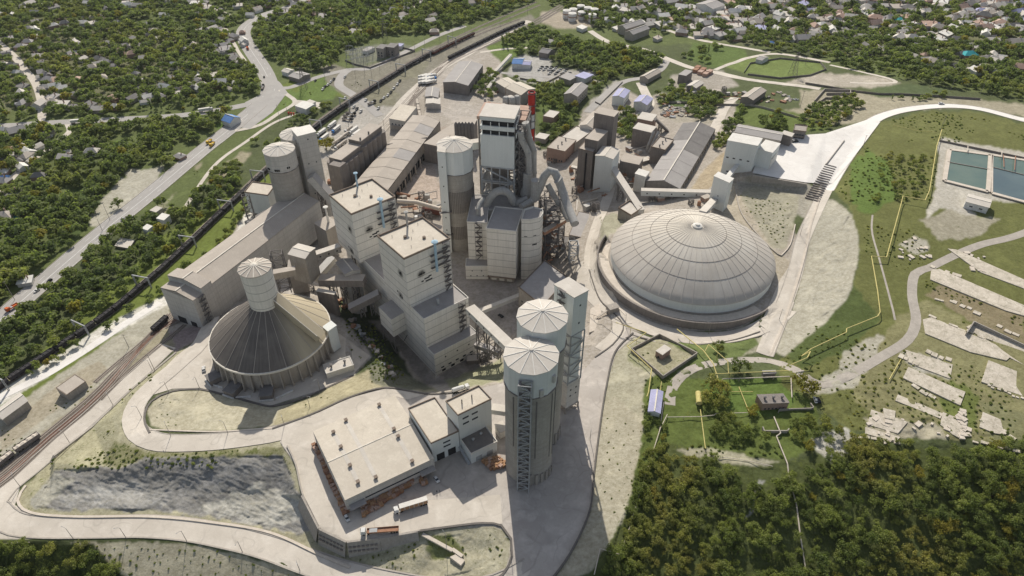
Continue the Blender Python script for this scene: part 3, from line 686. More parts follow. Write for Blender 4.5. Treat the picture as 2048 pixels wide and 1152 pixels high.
strip([(1178,540),(1200,600),(1240,640),(1246,660),(1225,690),(1190,715)], .7, .6, 'kerb_dark')
# ================================================================ building helpers
def quad(px, z, square=True):
    """three roof corners (left, near, right as seen in the photo) -> four world corners, near corner second"""
    a, b, c = [P(u, v, z) for u, v in px[:3]]
    if len(px) == 4: return [a, b, c, P(*px[3], z)]
    if square:
        e = (a-b); f = (c-b); en = e.normalized(); n = Vector((-en.y, en.x, 0))
        g = n*f.dot(n)
        # share the error between both axes
        c2 = b+(g+f)/2; c = c2
    return [a, b, c, a+c-b]
def lerp(a, b, t): return a+(b-a)*t
def windows(root, a, b, z, n, w=1.4, h=1.3, name='window', mat='glass', t0=.08, t1=.92, zt=None):
    """n window panes on the wall from a to b; each pane proud of the wall"""
    d = (b-a); d.z = 0; L = d.length; d.normalize(); nn = Vector((d.y, -d.x, 0))
    for i in range(n):
        t = t0+(t1-t0)*((i+.5)/n); c = a+d*(L*t); m = MB()
        p = c-d*(w/2); q = c+d*(w/2)
        m.box((c.x, c.y, z), w, .16, h, math.atan2(d.y, d.x)); m.build(name, mat, root)
def ground_at(q): return min(Hxy(p.x, p.y) for p in q)
def bldg(name, label, cat, px, z, wall='panel_grey', roof='roof_dust', style='flat', zb=None, group=None, ridge=0, rise=2., par=.8, win=(), square=True, vents=0, base=None, ov=.4, door=0, rims='parapet'):
    """z: roof height, or (base_px, top_px) of one upright edge"""
    if LV:
        if isinstance(z, tuple): z = HT(z[0], z[1], 0)
        q = quad(px, z, square); zb = -.5 if zb is None else zb
    else:
        if isinstance(z, tuple): z = HT(z[0], z[1], float(hpx(*z[0])))
        else:
            h0 = z
            for _ in range(4): q = quad(px, z, square); z = h0+max(Hxy(p.x, p.y) for p in q[:3])
        q = quad(px, z, square); zb = ground_at(q)-.5 if zb is None else zb
    if sum(q[i].x*q[(i+1) % 4].y-q[(i+1) % 4].x*q[i].y for i in range(4)) < 0: q = [q[2], q[1], q[0], q[3]]; flip = True
    else: flip = False
    c = (q[0]+q[2])/2; root = T(name, label, cat, (c.x, c.y, zb), group); bld_info[root.name] = (q, z, zb)
    m = MB(); xy = [(p.x, p.y) for p in q]
    if style in ('flat', 'plain'):
        m.prism(xy, zb, z, 0); m.build('wall', wall, root)
        r = MB(); r.prism(inset(xy, .35 if style == 'flat' else -.25), z+.02, z+(.12 if style == 'flat' else .35), 0); r.build('roof', roof, root)
        if style == 'flat' and par:
            r = MB(); rim(r, xy, z-.1, z+par, .35); r.build('parapet', rims, root)
    else:  # gable: ridge parallel to side 0 (q0-q1) or side 1 (q1-q2)
        if ridge: q = q[1:]+q[:1]; xy = [(p.x, p.y) for p in q]
        # ridge runs from middle of q1-q2 to middle of q3-q0  (parallel to q0-q1)
        zr = z+rise; r0 = (q[3]+q[0])/2; r1 = (q[1]+q[2])/2
        m.prism(xy, zb, z, 0)
        m.poly([(q[0].x, q[0].y, z), (r0.x, r0.y, zr), (q[3].x, q[3].y, z)]); m.poly([(q[1].x, q[1].y, z), (q[2].x, q[2].y, z), (r1.x, r1.y, zr)])
        m.build('wall', wall, root)
        dl = (r1-r0).normalized()*ov; k = rise/max(.1, (q[1]-r1).length)
        r = MB()
        for A, B in ((q[0], q[1]), (q[3], q[2])):
            ex = (A-r0).normalized()*ov; dz = Vector((0, 0, z+.12-k*ov)); top = Vector((0, 0, zr+.12))
            pts = [Vector((*(A-dl+ex)[:2], 0))+dz, Vector((*(B+dl+ex)[:2], 0))+dz, Vector((*(r1+dl)[:2], 0))+top, Vector((*(r0-dl)[:2], 0))+top]
            r.poly(pts); r.poly([p-Vector((0, 0, .25)) for p in pts][::-1])
            for i in range(4):
                j = (i+1) % 4; r.poly([pts[i], pts[i]-Vector((0, 0, .25)), pts[j]-Vector((0, 0, .25)), pts[j]])
        r.build('roof', roof, root)
        r = MB(); r.beam(Vector((*(r0-dl)[:2], zr+.2)), Vector((*(r1+dl)[:2], zr+.2)), .7, .25); r.build('ridge_cap', 'seam_light', root)
    for (side, rows, n, zz, w_, h_) in win:
        a, b = q[side], q[(side+1) % 4]
        for k in range(rows): windows(root, a, b, zb+zz+k*3.1, n, w_, h_)
    for i in range(vents):
        t = (i+.5)/vents; p = lerp(lerp(q[0], q[1], .5), lerp(q[3], q[2], .5), t)
        v = MB(); v.lathe(p.x, p.y, [(.5, z), (.5, z+1.6), (.85, z+1.7), (.85, z+2.1), (.1, z+2.5)], 10); v.build('roof_vent', 'roof_dark', root, True)
    return root
bld_info = {}
def inset(xy, d):
    n = len(xy); cx = sum(p[0] for p in xy)/n; cy = sum(p[1] for p in xy)/n; out = []
    for x, y in xy:
        L = math.hypot(x-cx, y-cy); k = (L-d*1.3)/L; out.append((cx+(x-cx)*k, cy+(y-cy)*k))
    return out
def rim(m, xy, z0, z1, w):
    n = len(xy)
    for i in range(n):
        a = Vector(xy[i]); b = Vector(xy[(i+1) % n]); d = (b-a).normalized()
        e = w/2*1.02
        m.beam(Vector((*(a-d*e), (z0+z1)/2)), Vector((*(b-d*e), (z0+z1)/2)), w, z1-z0)
def DP(u, v, y):
    """point in the upright plane y seen at u,v"""
    X = (u-1024)/F; dy = -(v-576)/F; Y = cP+dy*sP; Z = -sP+dy*cP; t = y/Y
    return Vector((X*t, y, CH+Z*t))
def lattice(mb, cs, z0, z1, n, r, mi=0, horiz=True):
    """open braced tower on the corners cs"""
    k = len(cs)
    for c in cs: mb.beam((c[0], c[1], z0), (c[0], c[1], z1), r*1.5, None, mi)
    for i in range(n):
        za = z0+(z1-z0)*i/n; zb = z0+(z1-z0)*(i+1)/n
        for j in range(k):
            a, b = cs[j], cs[(j+1) % k]
            if horiz: mb.beam((a[0], a[1], zb), (b[0], b[1], zb), r, None, mi)
            if (i+j) % 2: a, b = b, a
            mb.beam((a[0], a[1], za), (b[0], b[1], zb), r, None, mi)
def sq(cx, cy, s, t=None, rot=0.):
    t = t or s; ca, sa = math.cos(rot), math.sin(rot)
    return [(cx+x*ca-y*sa, cy+x*sa+y*ca) for x, y in ((-s/2, -t/2), (s/2, -t/2), (s/2, t/2), (-s/2, t/2))]
def gallery(name, label, p, q, w=4.5, h=4., wall='panel_grey', roof='roof_light', legs=2, cat='conveyor', win=0, group=None):
    p, q = Vector(p), Vector(q); c = (p+q)/2
    root = T(name, label, cat, (c.x, c.y, min(p.z, q.z)), group)
    m = MB(); m.beam(p, q, w, h); m.build('casing', wall, root)
    d = (q-p).normalized(); r = d.cross(Vector((0, 0, 1))).normalized(); u = r.cross(d)
    m = MB(); m.beam(p+u*(h/2+.12), q+u*(h/2+.12), w+.5, .2); m.build('roof', roof, root)
    for i in range(win):
        t = (i+.5)/win; c = lerp(p, q, t)
        k = MB(); s = -1 if r.y > 0 else 1
        k.beam(c+r*s*(w/2+.03)-d*.5, c+r*s*(w/2+.03)+d*.5, .12, 1.0); k.build('window', 'dark', root)
    for i in range(legs):
        t = (i+1)/(legs+1); c = lerp(p, q, t)-u*(h/2); g = gxy(c.x, c.y)-.3
        if c.z-g > 2.5:
            k = MB(); dx = Vector((d.x, d.y, 0)).normalized(); rr = Vector((-dx.y, dx.x, 0))
            cs = [(c+dx*a+rr*b)[:2] for a, b in ((-1.2, -w*.45), (1.2, -w*.45), (1.2, w*.45), (-1.2, w*.45))]
            lattice(k, cs, g, c.z, max(2, int((c.z-g)/6)), .35); k.build('trestle', 'steel', root)
    return root
def ladder_cage(root, a, z0, z1, nrm, name='stair', mat='steel'):
    """zig-zag outside stair on a wall"""
    m = MB(); t = Vector((-nrm.y, nrm.x, 0)); a = Vector((a.x, a.y, 0))+nrm*.9; n = max(2, int((z1-z0)/3.2))
    for i in range(n):
        za = z0+(z1-z0)*i/n; zb = z0+(z1-z0)*(i+1)/n; s = 1 if i % 2 else -1
        m.beam((a+t*1.6*s)+Vector((0, 0, za)), (a-t*1.6*s)+Vector((0, 0, zb)), .9, .25)
        m.beam((a-t*2.2)+Vector((0, 0, zb)), (a+t*2.2)+Vector((0, 0, zb)), 1.3, .14)
        m.beam((a-t*2.2+nrm*.6)+Vector((0, 0, zb+1)), (a+t*2.2+nrm*.6)+Vector((0, 0, zb+1)), .1)
    for s in (-2.2, 2.2): m.beam((a+t*s+nrm*.6)+Vector((0, 0, z0)), (a+t*s+nrm*.6)+Vector((0, 0, z1)), .18)
    return m.build(name, mat, root)
def stain(m, c, t, nrm, w, h, mi=0):
    o = nrm*.06; m.poly([c-t*w/2+o, c+t*w/2+o, c+t*w/2+o+Vector((0, 0, h)), c-t*w/2+o+Vector((0, 0, h))], mi)
# ================================================================ the two tall white mill houses
LV = -25.
z1 = HT((871, 751.5), (867.5, 711)); z2 = HT((853, 696), (847.5, 640), z1); z3 = HT((820, 617), (808, 519), z2)
def wallnormal(a, b):
    d = (b-a); n = Vector((d.y, -d.x, 0)).normalized(); return n
Bq = quad([(755.6, 474), (808, 519), (900, 478.5)], z3); Aq = quad([(659, 392), (703, 430), (790, 395)], z3)
mq0 = P(715.5, 510, z2); mq1 = P(847.5, 640, z2); mq2 = P(936.7, 597, z2)
wdir = (mq1-mq0).normalized(); ndir = Vector((-wdir.y, wdir.x, 0)) # to the right/back
if ndir.dot(mq2-mq1) < 0: ndir = -ndir
depth = (mq2-mq1).dot(ndir)
def mill(q, label, xtra):
    c = (q[0]+q[2])/2; root = T('mill_house', label, 'industrial building', (c.x, c.y, 0), 'tall white mill houses')
    xy = [(p.x, p.y) for p in q]; m = MB(); m.prism(xy, z2-.5, z3); m.build('wall', 'panel_white', root)
    m = MB(); m.prism(inset(xy, .35), z3, z3+.1); m.build('roof', 'roof_dust', root)
    m = MB(); rim(m, xy, z3-.1, z3+1.1, .4); m.build('parapet', 'parapet', root)
    L, N_, R_, Bk = q
    for t, s in ((.35, .32), (.68, .62)):
        p = lerp(lerp(L, R_, t), lerp(N_, Bk, .5), .25) if xtra == 0 else lerp(lerp(L, R_, t), lerp(N_, Bk, .5), .2)
        v = MB(); v.lathe(p.x, p.y, [(.9, z3), (.9, z3+1.2), (.2, z3+1.4)], 12); v.build('roof_vent', 'parapet', root, True)
    for t1, t2 in ((.2, .2), (.3, .6), (.5, .45), (.75, .3), (.8, .75), (.15, .8)):
        p = L+(N_-L)*t1+(Bk-L)*t2; v = MB(); v.tube([p, p+Vector((0, 0, 1.5))], .12, 6); v.build('roof_post', 'steel', root)
    # thin stack at the back edge
    p = lerp(L, Bk, .62)+(N_-L).normalized()*1.5; v = MB()
    v.tube([p, p+Vector((0, 0, 9))], .55, 10); v.lathe(p.x, p.y, [(.55, z3+9), (1.3, z3+9.1), (1.3, z3+9.5), (.3, z3+9.9)], 12); v.build('exhaust_stack', 'pipe_blue' if xtra == 0 else 'duct', root, True)
    # blue exhaust pipe on the near face with brackets and the cap
    nn = wallnormal(N_, R_);  nn = nn if nn.y < 0 else -nn; t = (R_-N_).normalized()
    p = lerp(N_, R_, .62)+nn*2.2; v = MB()
    v.tube([Vector((p.x, p.y, z3-15)), Vector((p.x, p.y, z3+4))], .75, 12); v.lathe(p.x, p.y, [(.75, z3+4), (1.8, z3+4.1), (1.8, z3+4.5), (.3, z3+5.1)], 14); v.build('exhaust_pipe', 'pipe_blue', root, True)
    v = MB()
    for dz in (4.5, 8.5, 12.5):
        a0 = lerp(N_, R_, .52)+nn*1.2; a1 = lerp(N_, R_, .86)+nn*1.2
        v.beam(Vector((a0.x, a0.y, z3-dz)), Vector((a1.x, a1.y, z3-dz)), 1.6, .2); v.beam(Vector((a0.x, a0.y, z3-dz+1.1))+nn*.7, Vector((a1.x, a1.y, z3-dz+1.1))+nn*.7, .1)
    v.build('platform', 'steel', root)
    ladder_cage(root, lerp(N_, R_, .88), z2+1, z3, nn)
    # dark marks standing in for lettering, and soot
    for (tt, dz, w_) in ((.30, 14.5, 2.6), (.38, 14.5, 1.2), (.33, 19.5, 1.5), (.43, 18.6, 3.4), (.47, 20.4, 4.4), (.50, 18.0, 2.)):
        cc = lerp(N_, R_, tt); v = MB(); stain(v, Vector((cc.x, cc.y, z3-dz)), t, nn, w_, .9); v.build('lettering_mark', 'dark', root)
    n2 = wallnormal(L, N_); n2 = n2 if n2.x < 0 else -n2; tl = (N_-L).normalized()
    for (tt, dz) in ((.75, 13.5), (.80, 12.2), (.55, 29), (.66, 30.5), (.72, 31)):
        cc = lerp(L, N_, tt); v = MB(); stain(v, Vector((cc.x, cc.y, z3-dz)), tl, n2, 1., 1.2); v.build('lettering_mark', 'dark', root)
    for tt, dz, nrm, tv, A_, B_ in ((.32, 14, nn, t, N_, R_), (.78, 13, n2, tl, L, N_), (.66, 30, n2, tl, L, N_)):
        cc = lerp(A_, B_, tt); soot(root, Vector((cc.x, cc.y, z3-dz)), tv, nrm, 6.5, 6.)
    return root
def soot_mat():
    m, nt, b = new_mat('soot'); tc = N(nt, 'ShaderNodeTexCoord'); g = N(nt, 'ShaderNodeTexGradient', gradient_type='SPHERICAL')
    mp = N(nt, 'ShaderNodeMapping'); mp.inputs['Location'].default_value = (-1, -1, 0); mp.inputs['Scale'].default_value = (2, 2, 0)
    nt.links.new(tc.outputs['UV'], mp.inputs[0]); nt.links.new(mp.outputs[0], g.inputs[0])
    n = noise(nt, pos(nt), .8, 3); f = mth(nt, 'MULTIPLY', mth(nt, 'MULTIPLY', g.outputs[1], n), 1.5)
    nt.links.new(f, b.inputs['Alpha']); b.inputs['Base Color'].default_value = (.03, .027, .02, 1); M['soot'] = m
soot_mat()
def soot(root, c, t, nrm, w, h):
    m = MB(); stain(m, c-Vector((0, 0, h*.45)), t, nrm*.6, w, h); o = m.build('soot_stain', 'soot', root)
    uv = o.data.uv_layers.new(); 
    for i, p in enumerate(((0, 0), (1, 0), (1, 1), (0, 1))): uv.data[i].uv = p
mill(Aq, 'tall white panelled mill house farther from the camera, beside the long shed roof', 0)
mill(Bq, 'tall white panelled mill house nearer the camera, with a stepped wing below it', 1)
# common lower house
root = T('mill_wing', 'long stepped white lower building carrying both tall mill houses', 'industrial building', tuple(((mq0+mq1)/2)[:2])+(0,))
x0 = mq0-wdir*17; A0 = x0; A1 = mq1; m = MB()
xy = [tuple(p[:2]) for p in (A0, A1, A1+ndir*depth, A0+ndir*depth)]
m.prism(xy, -.3, z2); m.build('wall', 'panel_white', root)
m = MB(); m.prism(inset(xy, .4), z2, z2+.1); m.build('roof', 'roof_grey', root)
m = MB(); rim(m, xy, z2-.1, z2+.9, .35); m.build('parapet', 'panel_white', root)
lowd = 9.2; l0 = P(867.5, 711, z1); le = (l0-mq1).dot(wdir)
lw = (P(953, 665, z1)-l0).dot(ndir); xy = [tuple(p[:2]) for p in (A1+ndir*.02, A1+wdir*le, A1+wdir*le+ndir*lw, A1+ndir*lw)]
m = MB(); m.prism(xy, -.3, z1); m.build('low_block', 'panel_white', root)
m = MB(); m.prism(inset(xy, .3), z1, z1+.1); m.build('roof', 'roof_grey', root)
m = MB(); rim(m, xy, z1-.1, z1+.6, .3); m.build('parapet', 'panel_white', root)
nn = wdir.copy(); a_ = A1+wdir*le
windows(root, Vector(a_+ndir*1), Vector(a_+ndir*lw), 10.2, 3, .9, .9, mat='dark'); windows(root, Vector(a_), Vector(a_+ndir*lw), 3.4, 5, 2., 1., mat='glass')
windows(root, Vector(a_), Vector(a_+ndir*lw), .6, 4, 2.4, 1.6, 'door', 'dark'); ladder_cage(root, A1+ndir*(depth*.82), z1, z2+1, wdir)
m = MB(); m.box((*(A1+ndir*depth*.45-wdir*6)[:2], z2), 1.2, 1.2, 4.2, .5); m.build('roof_duct', 'steel_light', root)
# hanging box on stilts at the left flank
bx = [P(757, 614, 25), P(782, 640, 25), P(808, 619.5, 25)]
hb = quad([(757, 614), (782.5, 640), (808, 619.5)], 27); xy = [(p.x, p.y) for p in hb]
for i in (2, 3): xy[i] = (xy[i][0]+ndir.x*3, xy[i][1]+ndir.y*3)
m = MB(); m.prism(xy, 14, 27, 0, None, True); m.build('side_box', 'panel_white', root); m = MB(); m.prism(inset(xy, .2), 27, 27.2); m.build('roof', 'roof_grey', root)
for p in xy[:3]:
    m = MB(); m.beam((p[0], p[1], -.5), (p[0], p[1], 14), .6); m.build('stilt', 'steel', root)
m = MB(); m.beam((*xy[0], .5), (*xy[1], 13.5), .35); m.beam((*xy[1], .5), (*xy[0], 13.5), .35); m.beam((*xy[1], .5), (*xy[2], 13.5), .35); m.build('brace', 'steel', root)
# steel stair and pipe frames on the left flank between the houses
for (u, v, zt, s) in ((722, 560, 34, 4.5), (754, 560, 24, 2.2)):
    p = P(u, v, 12); m = MB(); lattice(m, sq(p.x, p.y, s, s, .6), -.3, zt, 8, .32)
    m.build('stair_frame', 'steel', root)
# ================================================================ central white house (raw mill)
zc = HT((1030.6, 567.5), (1032, 464)); Cq = quad([(973, 458), (1032, 464), (1047.5, 420)], zc)
root = T('raw_mill_house', 'white panelled house with dark flat roof and angular corner turret in mid works', 'industrial building', (*((Cq[0]+Cq[2])/2)[:2], 0))
xy = [(p.x, p.y) for p in Cq]; m = MB(); m.prism(xy, 4.5, zc, 0, None, True); m.build('wall', 'panel_white', root)
m = MB(); m.prism(inset(xy, .4), zc, zc+.12); m.build('roof', 'roof_grey', root); m = MB(); rim(m, xy, zc, zc+.8, .4); m.build('parapet', 'metal_white', root)
m = MB(); m.prism(inset(xy, 1.6), -.3, 4.5); m.build('plinth', 'conc', root)
m = MB(); m.beam(Vector((*xy[0], 4.3)), Vector((*xy[1], 4.3)), 2.4, .5); m.build('canopy', 'parapet', root)
a, b = Cq[0], Cq[1]; windows(root, a+Vector((0, 1, 0)), b+Vector((0, 1, 0)), .5, 3, 3.4, 2.6, 'door', 'metal_white')
# left wing
zw = HT((935.5, 518), (934, 444), 10.5); w0 = P(934, 444, zw); w1 = P(973.6, 448, zw); w2 = Vector((0, 393., zw))
bx = [w0, Vector((Cq[0].x+.3, w0.y-1.0, zw)), Vector((Cq[0].x+.3, w2.y, zw)), Vector((w0.x+2.0, w2.y, zw))]
xy = [(p.x, p.y) for p in bx]; m = MB(); m.prism(xy, -.3, zw); m.build('wing', 'panel_white', root)
m = MB(); m.prism(inset(xy, .3), zw, zw+.12); m.build('wing_roof', 'roof_grey', root); m = MB(); rim(m, xy, zw, zw+.5, .3); m.build('parapet', 'metal_white', root)
# rear wing under the arch duct
xy = [(xy[1][0], Cq[3].y-1), (Cq[2].x+1, Cq[2].y-1), (Cq[2].x+1, w2.y), (xy[1][0], w2.y)]
m = MB(); m.prism(xy, -.3, zw); m.build('wing', 'panel_white', root); m = MB(); m.prism(inset(xy, .3), zw, zw+.1); m.build('wing_roof', 'roof_grey', root)
ladder_cage(root, lerp(bx[0], bx[1], .55), 11, zw, Vector((0, -1, 0)))
# annex
ax = P(931, 533, 10.5).x; an = [Vector((ax, 352.6, 0)), Vector((Cq[0].x+.2, 352.6, 0)), Vector((Cq[0].x+.2, w0.y+.5, 0)), Vector((ax, w0.y+.5, 0))]
xy = [(p.x, p.y) for p in an]; m = MB(); m.prism(xy, -.3, 10.5); m.build('annex', 'panel_white', root); m = MB(); m.prism(inset(xy, .3), 10.5, 10.6); m.build('roof', 'roof_grey', root); m = MB(); rim(m, xy, 10.4, 11, .3); m.build('parapet', 'metal_white', root)
windows(root, an[0], an[1], 6.5, 2, .8, .7); windows(root, an[0], an[1], 2.5, 3, .8, .7)
# angular turret
zo = HT((1080, 549), (1085, 432)); pts = [P(1043, 441, zo), P(1060.5, 441.5, zo), P(1080, 437, zo), P(1086, 429, zo), P(1085, 421, zo), P(1066, 416, zo), P(1049, 421, zo)]
xy = [(p.x, p.y) for p in pts]; m = MB(); m.prism(xy, -.3, zo); m.build('turret', 'panel_white', root)
m = MB(); m.prism(inset(xy, .4), zo, zo+.1); m.build('turret_roof', 'roof_grey', root); m = MB(); rim(m, xy, zo-.1, zo+1.2, .35); m.build('parapet', 'metal_white', root)
windows(root, pts[1], pts[2], 27, 1, 3.2, 1., mat='dark'); windows(root, pts[0], pts[1], 34, 1, 2, .5, mat='dark'); windows(root, pts[1], pts[2], 34, 1, 2, .5, mat='dark')
# ================================================================ round silos
def silo(label, cx, cy, r, zt, zcrown, n=12, ph=0., body='conc_silo', crown='panel_tower', fins=False, group='round concrete silos', ribs=12, zb=0., peak=3.2, name='concrete_silo', bands=()):
    root = T(name, label, 'silo', (cx, cy, zb), group)
    m = MB(); m.lathe(cx, cy, [(r*.96, zb-.5), (r*.96, zcrown)], 48); m.build('shaft', body, root, True)
    m = MB(); m.lathe(cx, cy, [(r*1.0, zcrown-.2), (r*1.0, zt)], n, ph=ph); m.build('crown', crown, root)
    m = MB(); m.lathe(cx, cy, [(r*1.03, zt), (r*1.03, zt+.3), (.9, zt+peak), (.9, zt+peak+.5), (.05, zt+peak+.6)], n, ph=ph)
    for k in range(ribs):
        t = ph+2*math.pi*k/ribs; m.beam((cx+r*1.02*math.cos(t), cy+r*1.02*math.sin(t), zt+.4), (cx+.8*math.cos(t), cy+.8*math.sin(t), zt+peak+.1), .38, .22, 1)
    m.build('roof', ['roof_light', 'metal_white'], root)
    m = MB(); m.lathe(cx, cy, [(r*.99, zcrown-.8), (r*1.02, zcrown-.5), (r*1.02, zcrown-.2)], 48); m.build('band', 'conc_dark', root, True)
    if fins:
        for za, zz in bands:
            m = MB()
            for k in range(60):
                t = 2*math.pi*k/60; m.beam((cx+r*.985*math.cos(t), cy+r*.985*math.sin(t), za), (cx+r*.985*math.cos(t), cy+r*.985*math.sin(t), zz), .45)
            m.build('fin_band', 'conc_dark', root)
    return root
SC_ = (8.1, 205.3, 11.7)
LV = 0.
s1 = silo('nearest round concrete silo with pale ribbed cone roof and lattice stair tower', *SC_, 76, 62, ph=.1)
s2 = silo('round concrete silo second from the front, standing just behind the nearest one', 13.4, 225.6, 11.3, 80, 65.5, ph=.1)
LV = -25.
s3 = silo('tall round silo at the centre of the works with fin bands on its shaft', -36.6, 394.6, 11.4, 76, 60, fins=True, bands=((31, 47), (10, 20)), peak=3.5)
# lattice stair tower on silo one
LV = 0.
def lat_stair(root, cx, cy, sx, sy, rot, z0, z1, n, r=.32, mat='steel_light'):
    m = MB(); cs = sq(cx, cy, sx, sy, rot); lattice(m, cs, z0, z1, n, r); m.build('stair_tower', mat, root)
    m = MB(); t = Vector((math.cos(rot), math.sin(rot), 0))
    for i in range(n):
        za = z0+(z1-z0)*i/n; zb_ = z0+(z1-z0)*(i+1)/n; s = 1 if i % 2 else -1; c = Vector((cx, cy, 0))
        m.beam(c+t*s*sx*.4+Vector((0, 0, za)), c-t*s*sx*.4+Vector((0, 0, zb_)), .9, .2)
        m.prism(sq(cx-t.x*s*sx*.38, cy-t.y*s*sx*.38, 1., sy*.9, rot), zb_, zb_+.12)
    m.build('stair_flight', 'steel', root)
lt = P(1046, 962, 0); lat_stair(s1, lt.x+.1, SC_[1]-SC_[2]-1.8, 5.4, 3.2, -.12, -.2, 73, 22)
for k in range(7):
    t = math.radians(-100+k*14); x, y = SC_[0]+(SC_[2]-.2)*math.cos(t), SC_[1]+(SC_[2]-.2)*math.sin(t)
    m = MB(); m.box((x, y, -.2), 1.0, 1.4, 9-k*.6, t); m.build('buttress', 'conc', s1)
for t, zz in ((-1.2, 62.5), (-.62, 67)):
    m = MB(); x, y = SC_[0]+11.6*math.cos(t), SC_[1]+11.6*math.sin(t); m.box((x, y, zz), 1.6, 1.6, 4, t); m.build('vent_box', 'panel_grey', s1)
m = MB()
for t in (-2.3, -1.95, -.6, -.3, -1.35):
    m.beam((SC_[0]+11.15*math.cos(t), SC_[1]+11.15*math.sin(t), 12+abs(t)*6), (SC_[0]+11.3*math.cos(t), SC_[1]+11.3*math.sin(t), 59), .5)
m.build('pipe_run', 'steel', s1)
for k in range(3):
    t = math.radians(-40+k*16); x, y = 13.4+11*math.cos(t), 225.6+11*math.sin(t)
    m = MB(); m.box((x, y, -.2), .9, 1.3, 8, t); m.build('buttress', 'conc', s2)
# tower beside silo two
Nq = quad([(1109, 570.6), (1148, 596.5), (1178.6, 582.8)], 80)
root = T('elevator_tower', 'slim pale blue elevator tower standing right beside the two front silos', 'tower', (*((Nq[0]+Nq[2])/2)[:2], 0))
xy = [(p.x, p.y) for p in Nq]; m = MB(); m.prism(xy, 56, 80, 0, None, True); m.build('upper_casing', 'panel_tower', root)
m = MB(); m.prism(inset(xy, .9), 22, 56.2); m.build('shaft', 'panel_tower', root); m = MB(); lattice(m, xy, 22, 56, 5, .45); m.build('frame', 'steel_light', root)
m = MB(); m.prism(xy, 4, 22.2, 0, None, True); m.build('lower_casing', 'panel_grey', root); m = MB(); lattice(m, xy, -.2, 4, 1, .6); m.build('stilts', 'conc', root)
m = MB(); m.prism(inset(xy, -.3), 80, 80.6); m.build('roof', 'roof_light', root)
L, N_, R_, Bk = Nq
for zz in (12, 16.5, 62, 73): windows(root, N_, R_, zz, 1 if zz > 30 else 2, .9, .9, mat='dark')
windows(root, L, N_, 62, 1, .9, .9, mat='dark'); ladder_cage(root, lerp(L, N_, .45), 60, 81, wallnormal(L, N_))
# stair shaft of the centre silo
LV = -25.
xa, xb = DP(872.5, 288, 382).x, DP(889.5, 290, 382).x; q = [Vector((xa, 383.5, 77)), Vector((xb, 382, 77)), Vector((xb, 391, 77)), Vector((xa, 391, 77))]; m = MB(); m.prism([(p.x, p.y) for p in q], -.3, 77); m.build('stair_shaft', 'panel_tower', s3)
m = MB(); m.prism(inset([(p.x, p.y) for p in q], -.2), 77, 77.3); m.build('shaft_roof', 'roof_light', s3)
for zz in (8, 18, 28, 40, 52, 66): windows(s3, q[0], q[1], zz, 1, .7, .9, mat='dark')
for zz in (33, 15):
    m = MB(); c = lerp(q[0], q[1], .5); m.box((c.x, c.y-.8, zz), 8, 2, .3, .2); m.build('landing', 'steel', s3)
# ================================================================ preheater tower
ZE = 95; Eq = [P(963.5, 233, ZE), P(1033, 239, ZE)]; y0 = (Eq[0].y+Eq[1].y)/2; x0, x1 = Eq[0].x, Eq[1].x; dE = 19
root = T('preheater_tower', 'tall white preheater tower with open steel frame beside the red and white chimney', 'tower', ((x0+x1)/2, y0+dE/2, 0))
rot = math.atan2(Eq[1].y-Eq[0].y, Eq[1].x-Eq[0].x); cE = ((x0+x1)/2+.5, y0+dE/2); wE = (Eq[1]-Eq[0]).length
def ebox(z0_, z1_, name, mat, ins=0., dy=0., mt=None):
    m = MB(); m.prism(sq(cE[0], cE[1]+dy, wE-2*ins, dE-2*ins, rot), z0_, z1_, 0, mt, True); return m.build(name, mat, root)
front = Vector((x0, y0, 0))
def zf(v):  # height on the front face seen at photo row v
    lo, hi = 0., 120.
    for _ in range(40):
        mm = (lo+hi)/2
        if proj((x0+x1)/2, y0, mm)[1] > v: lo = mm
        else: hi = mm
    return lo
zA, zB, zC_, zD = zf(243), zf(248), zf(262), zf(266.5); zE_ = zf(336)
ebox(zA-.0, ZE, 'penthouse', 'panel_tower'); ebox(zB-2.2, zA, 'opening', 'dark', 1.2); ebox(zC_, zB-2.0, 'band', 'panel_tower'); ebox(zD-2, zC_, 'opening', 'dark', 1.2)
ebox(zE_, zD-1.8, 'casing', 'panel_tower'); ebox(ZE, ZE+.5, 'roof', 'roof_light', -.3)
for zz in (zB-2.2, zD-2): 
    for k in range(5):
        c = lerp(Eq[0], Eq[1], k/4); m = MB(); m.beam((c.x, c.y+.2, zz-.4), (c.x, c.y+.2, zz+3), .5); m.build('mullion', 'panel_tower', root)
m = MB(); cs = sq(cE[0], cE[1], wE, dE, rot); lattice(m, cs, -.2, zE_, 6, .8)
for k in (1, 2, 3):
    c = lerp(Eq[0], Eq[1], k/4); m.beam((c.x, c.y, -.2), (c.x, c.y, zE_), .8)
m.build('frame', 'steel_light', root)
m = MB()
for zz in (12, 24, 36, 48): m.prism(sq(cE[0], cE[1], wE+.2, dE+.2, rot), zz, zz+1., 0, None, True)
m.build('floor_deck', 'panel_grey', root)
ebox(-.2, zE_+1, 'core', 'conc_dark', 5.5)
# right hand steel side with decks and stairs
m = MB(); rx = cE[0]+wE/2+3.5; cs = sq(rx, cE[1]+1, 6.5, dE+3, rot); lattice(m, cs, -.2, 90, 14, .45)
for k in range(13): m.prism(sq(rx, cE[1]+1, 6.6, dE+3.2, rot), 6.6*k+6, 6.6*k+6.3, 0, None, True)
m.build('side_frame', 'steel', root); lat_stair(root, rx, y0-1.5, 4.5, 3, rot, -.2, 88, 24, .25, 'steel')
m = MB(); m.prism(sq(cE[0]+2.5, cE[1]+16, wE+10, 22, rot), 86, 88, 0, None, True); m.build('rear_deck', 'pink_roof', root)
m = MB(); lattice(m, sq(cE[0]+2.5, cE[1]+16, wE+8, 20, rot), -.2, 86, 9, .7); m.build('rear_frame', 'steel', root)
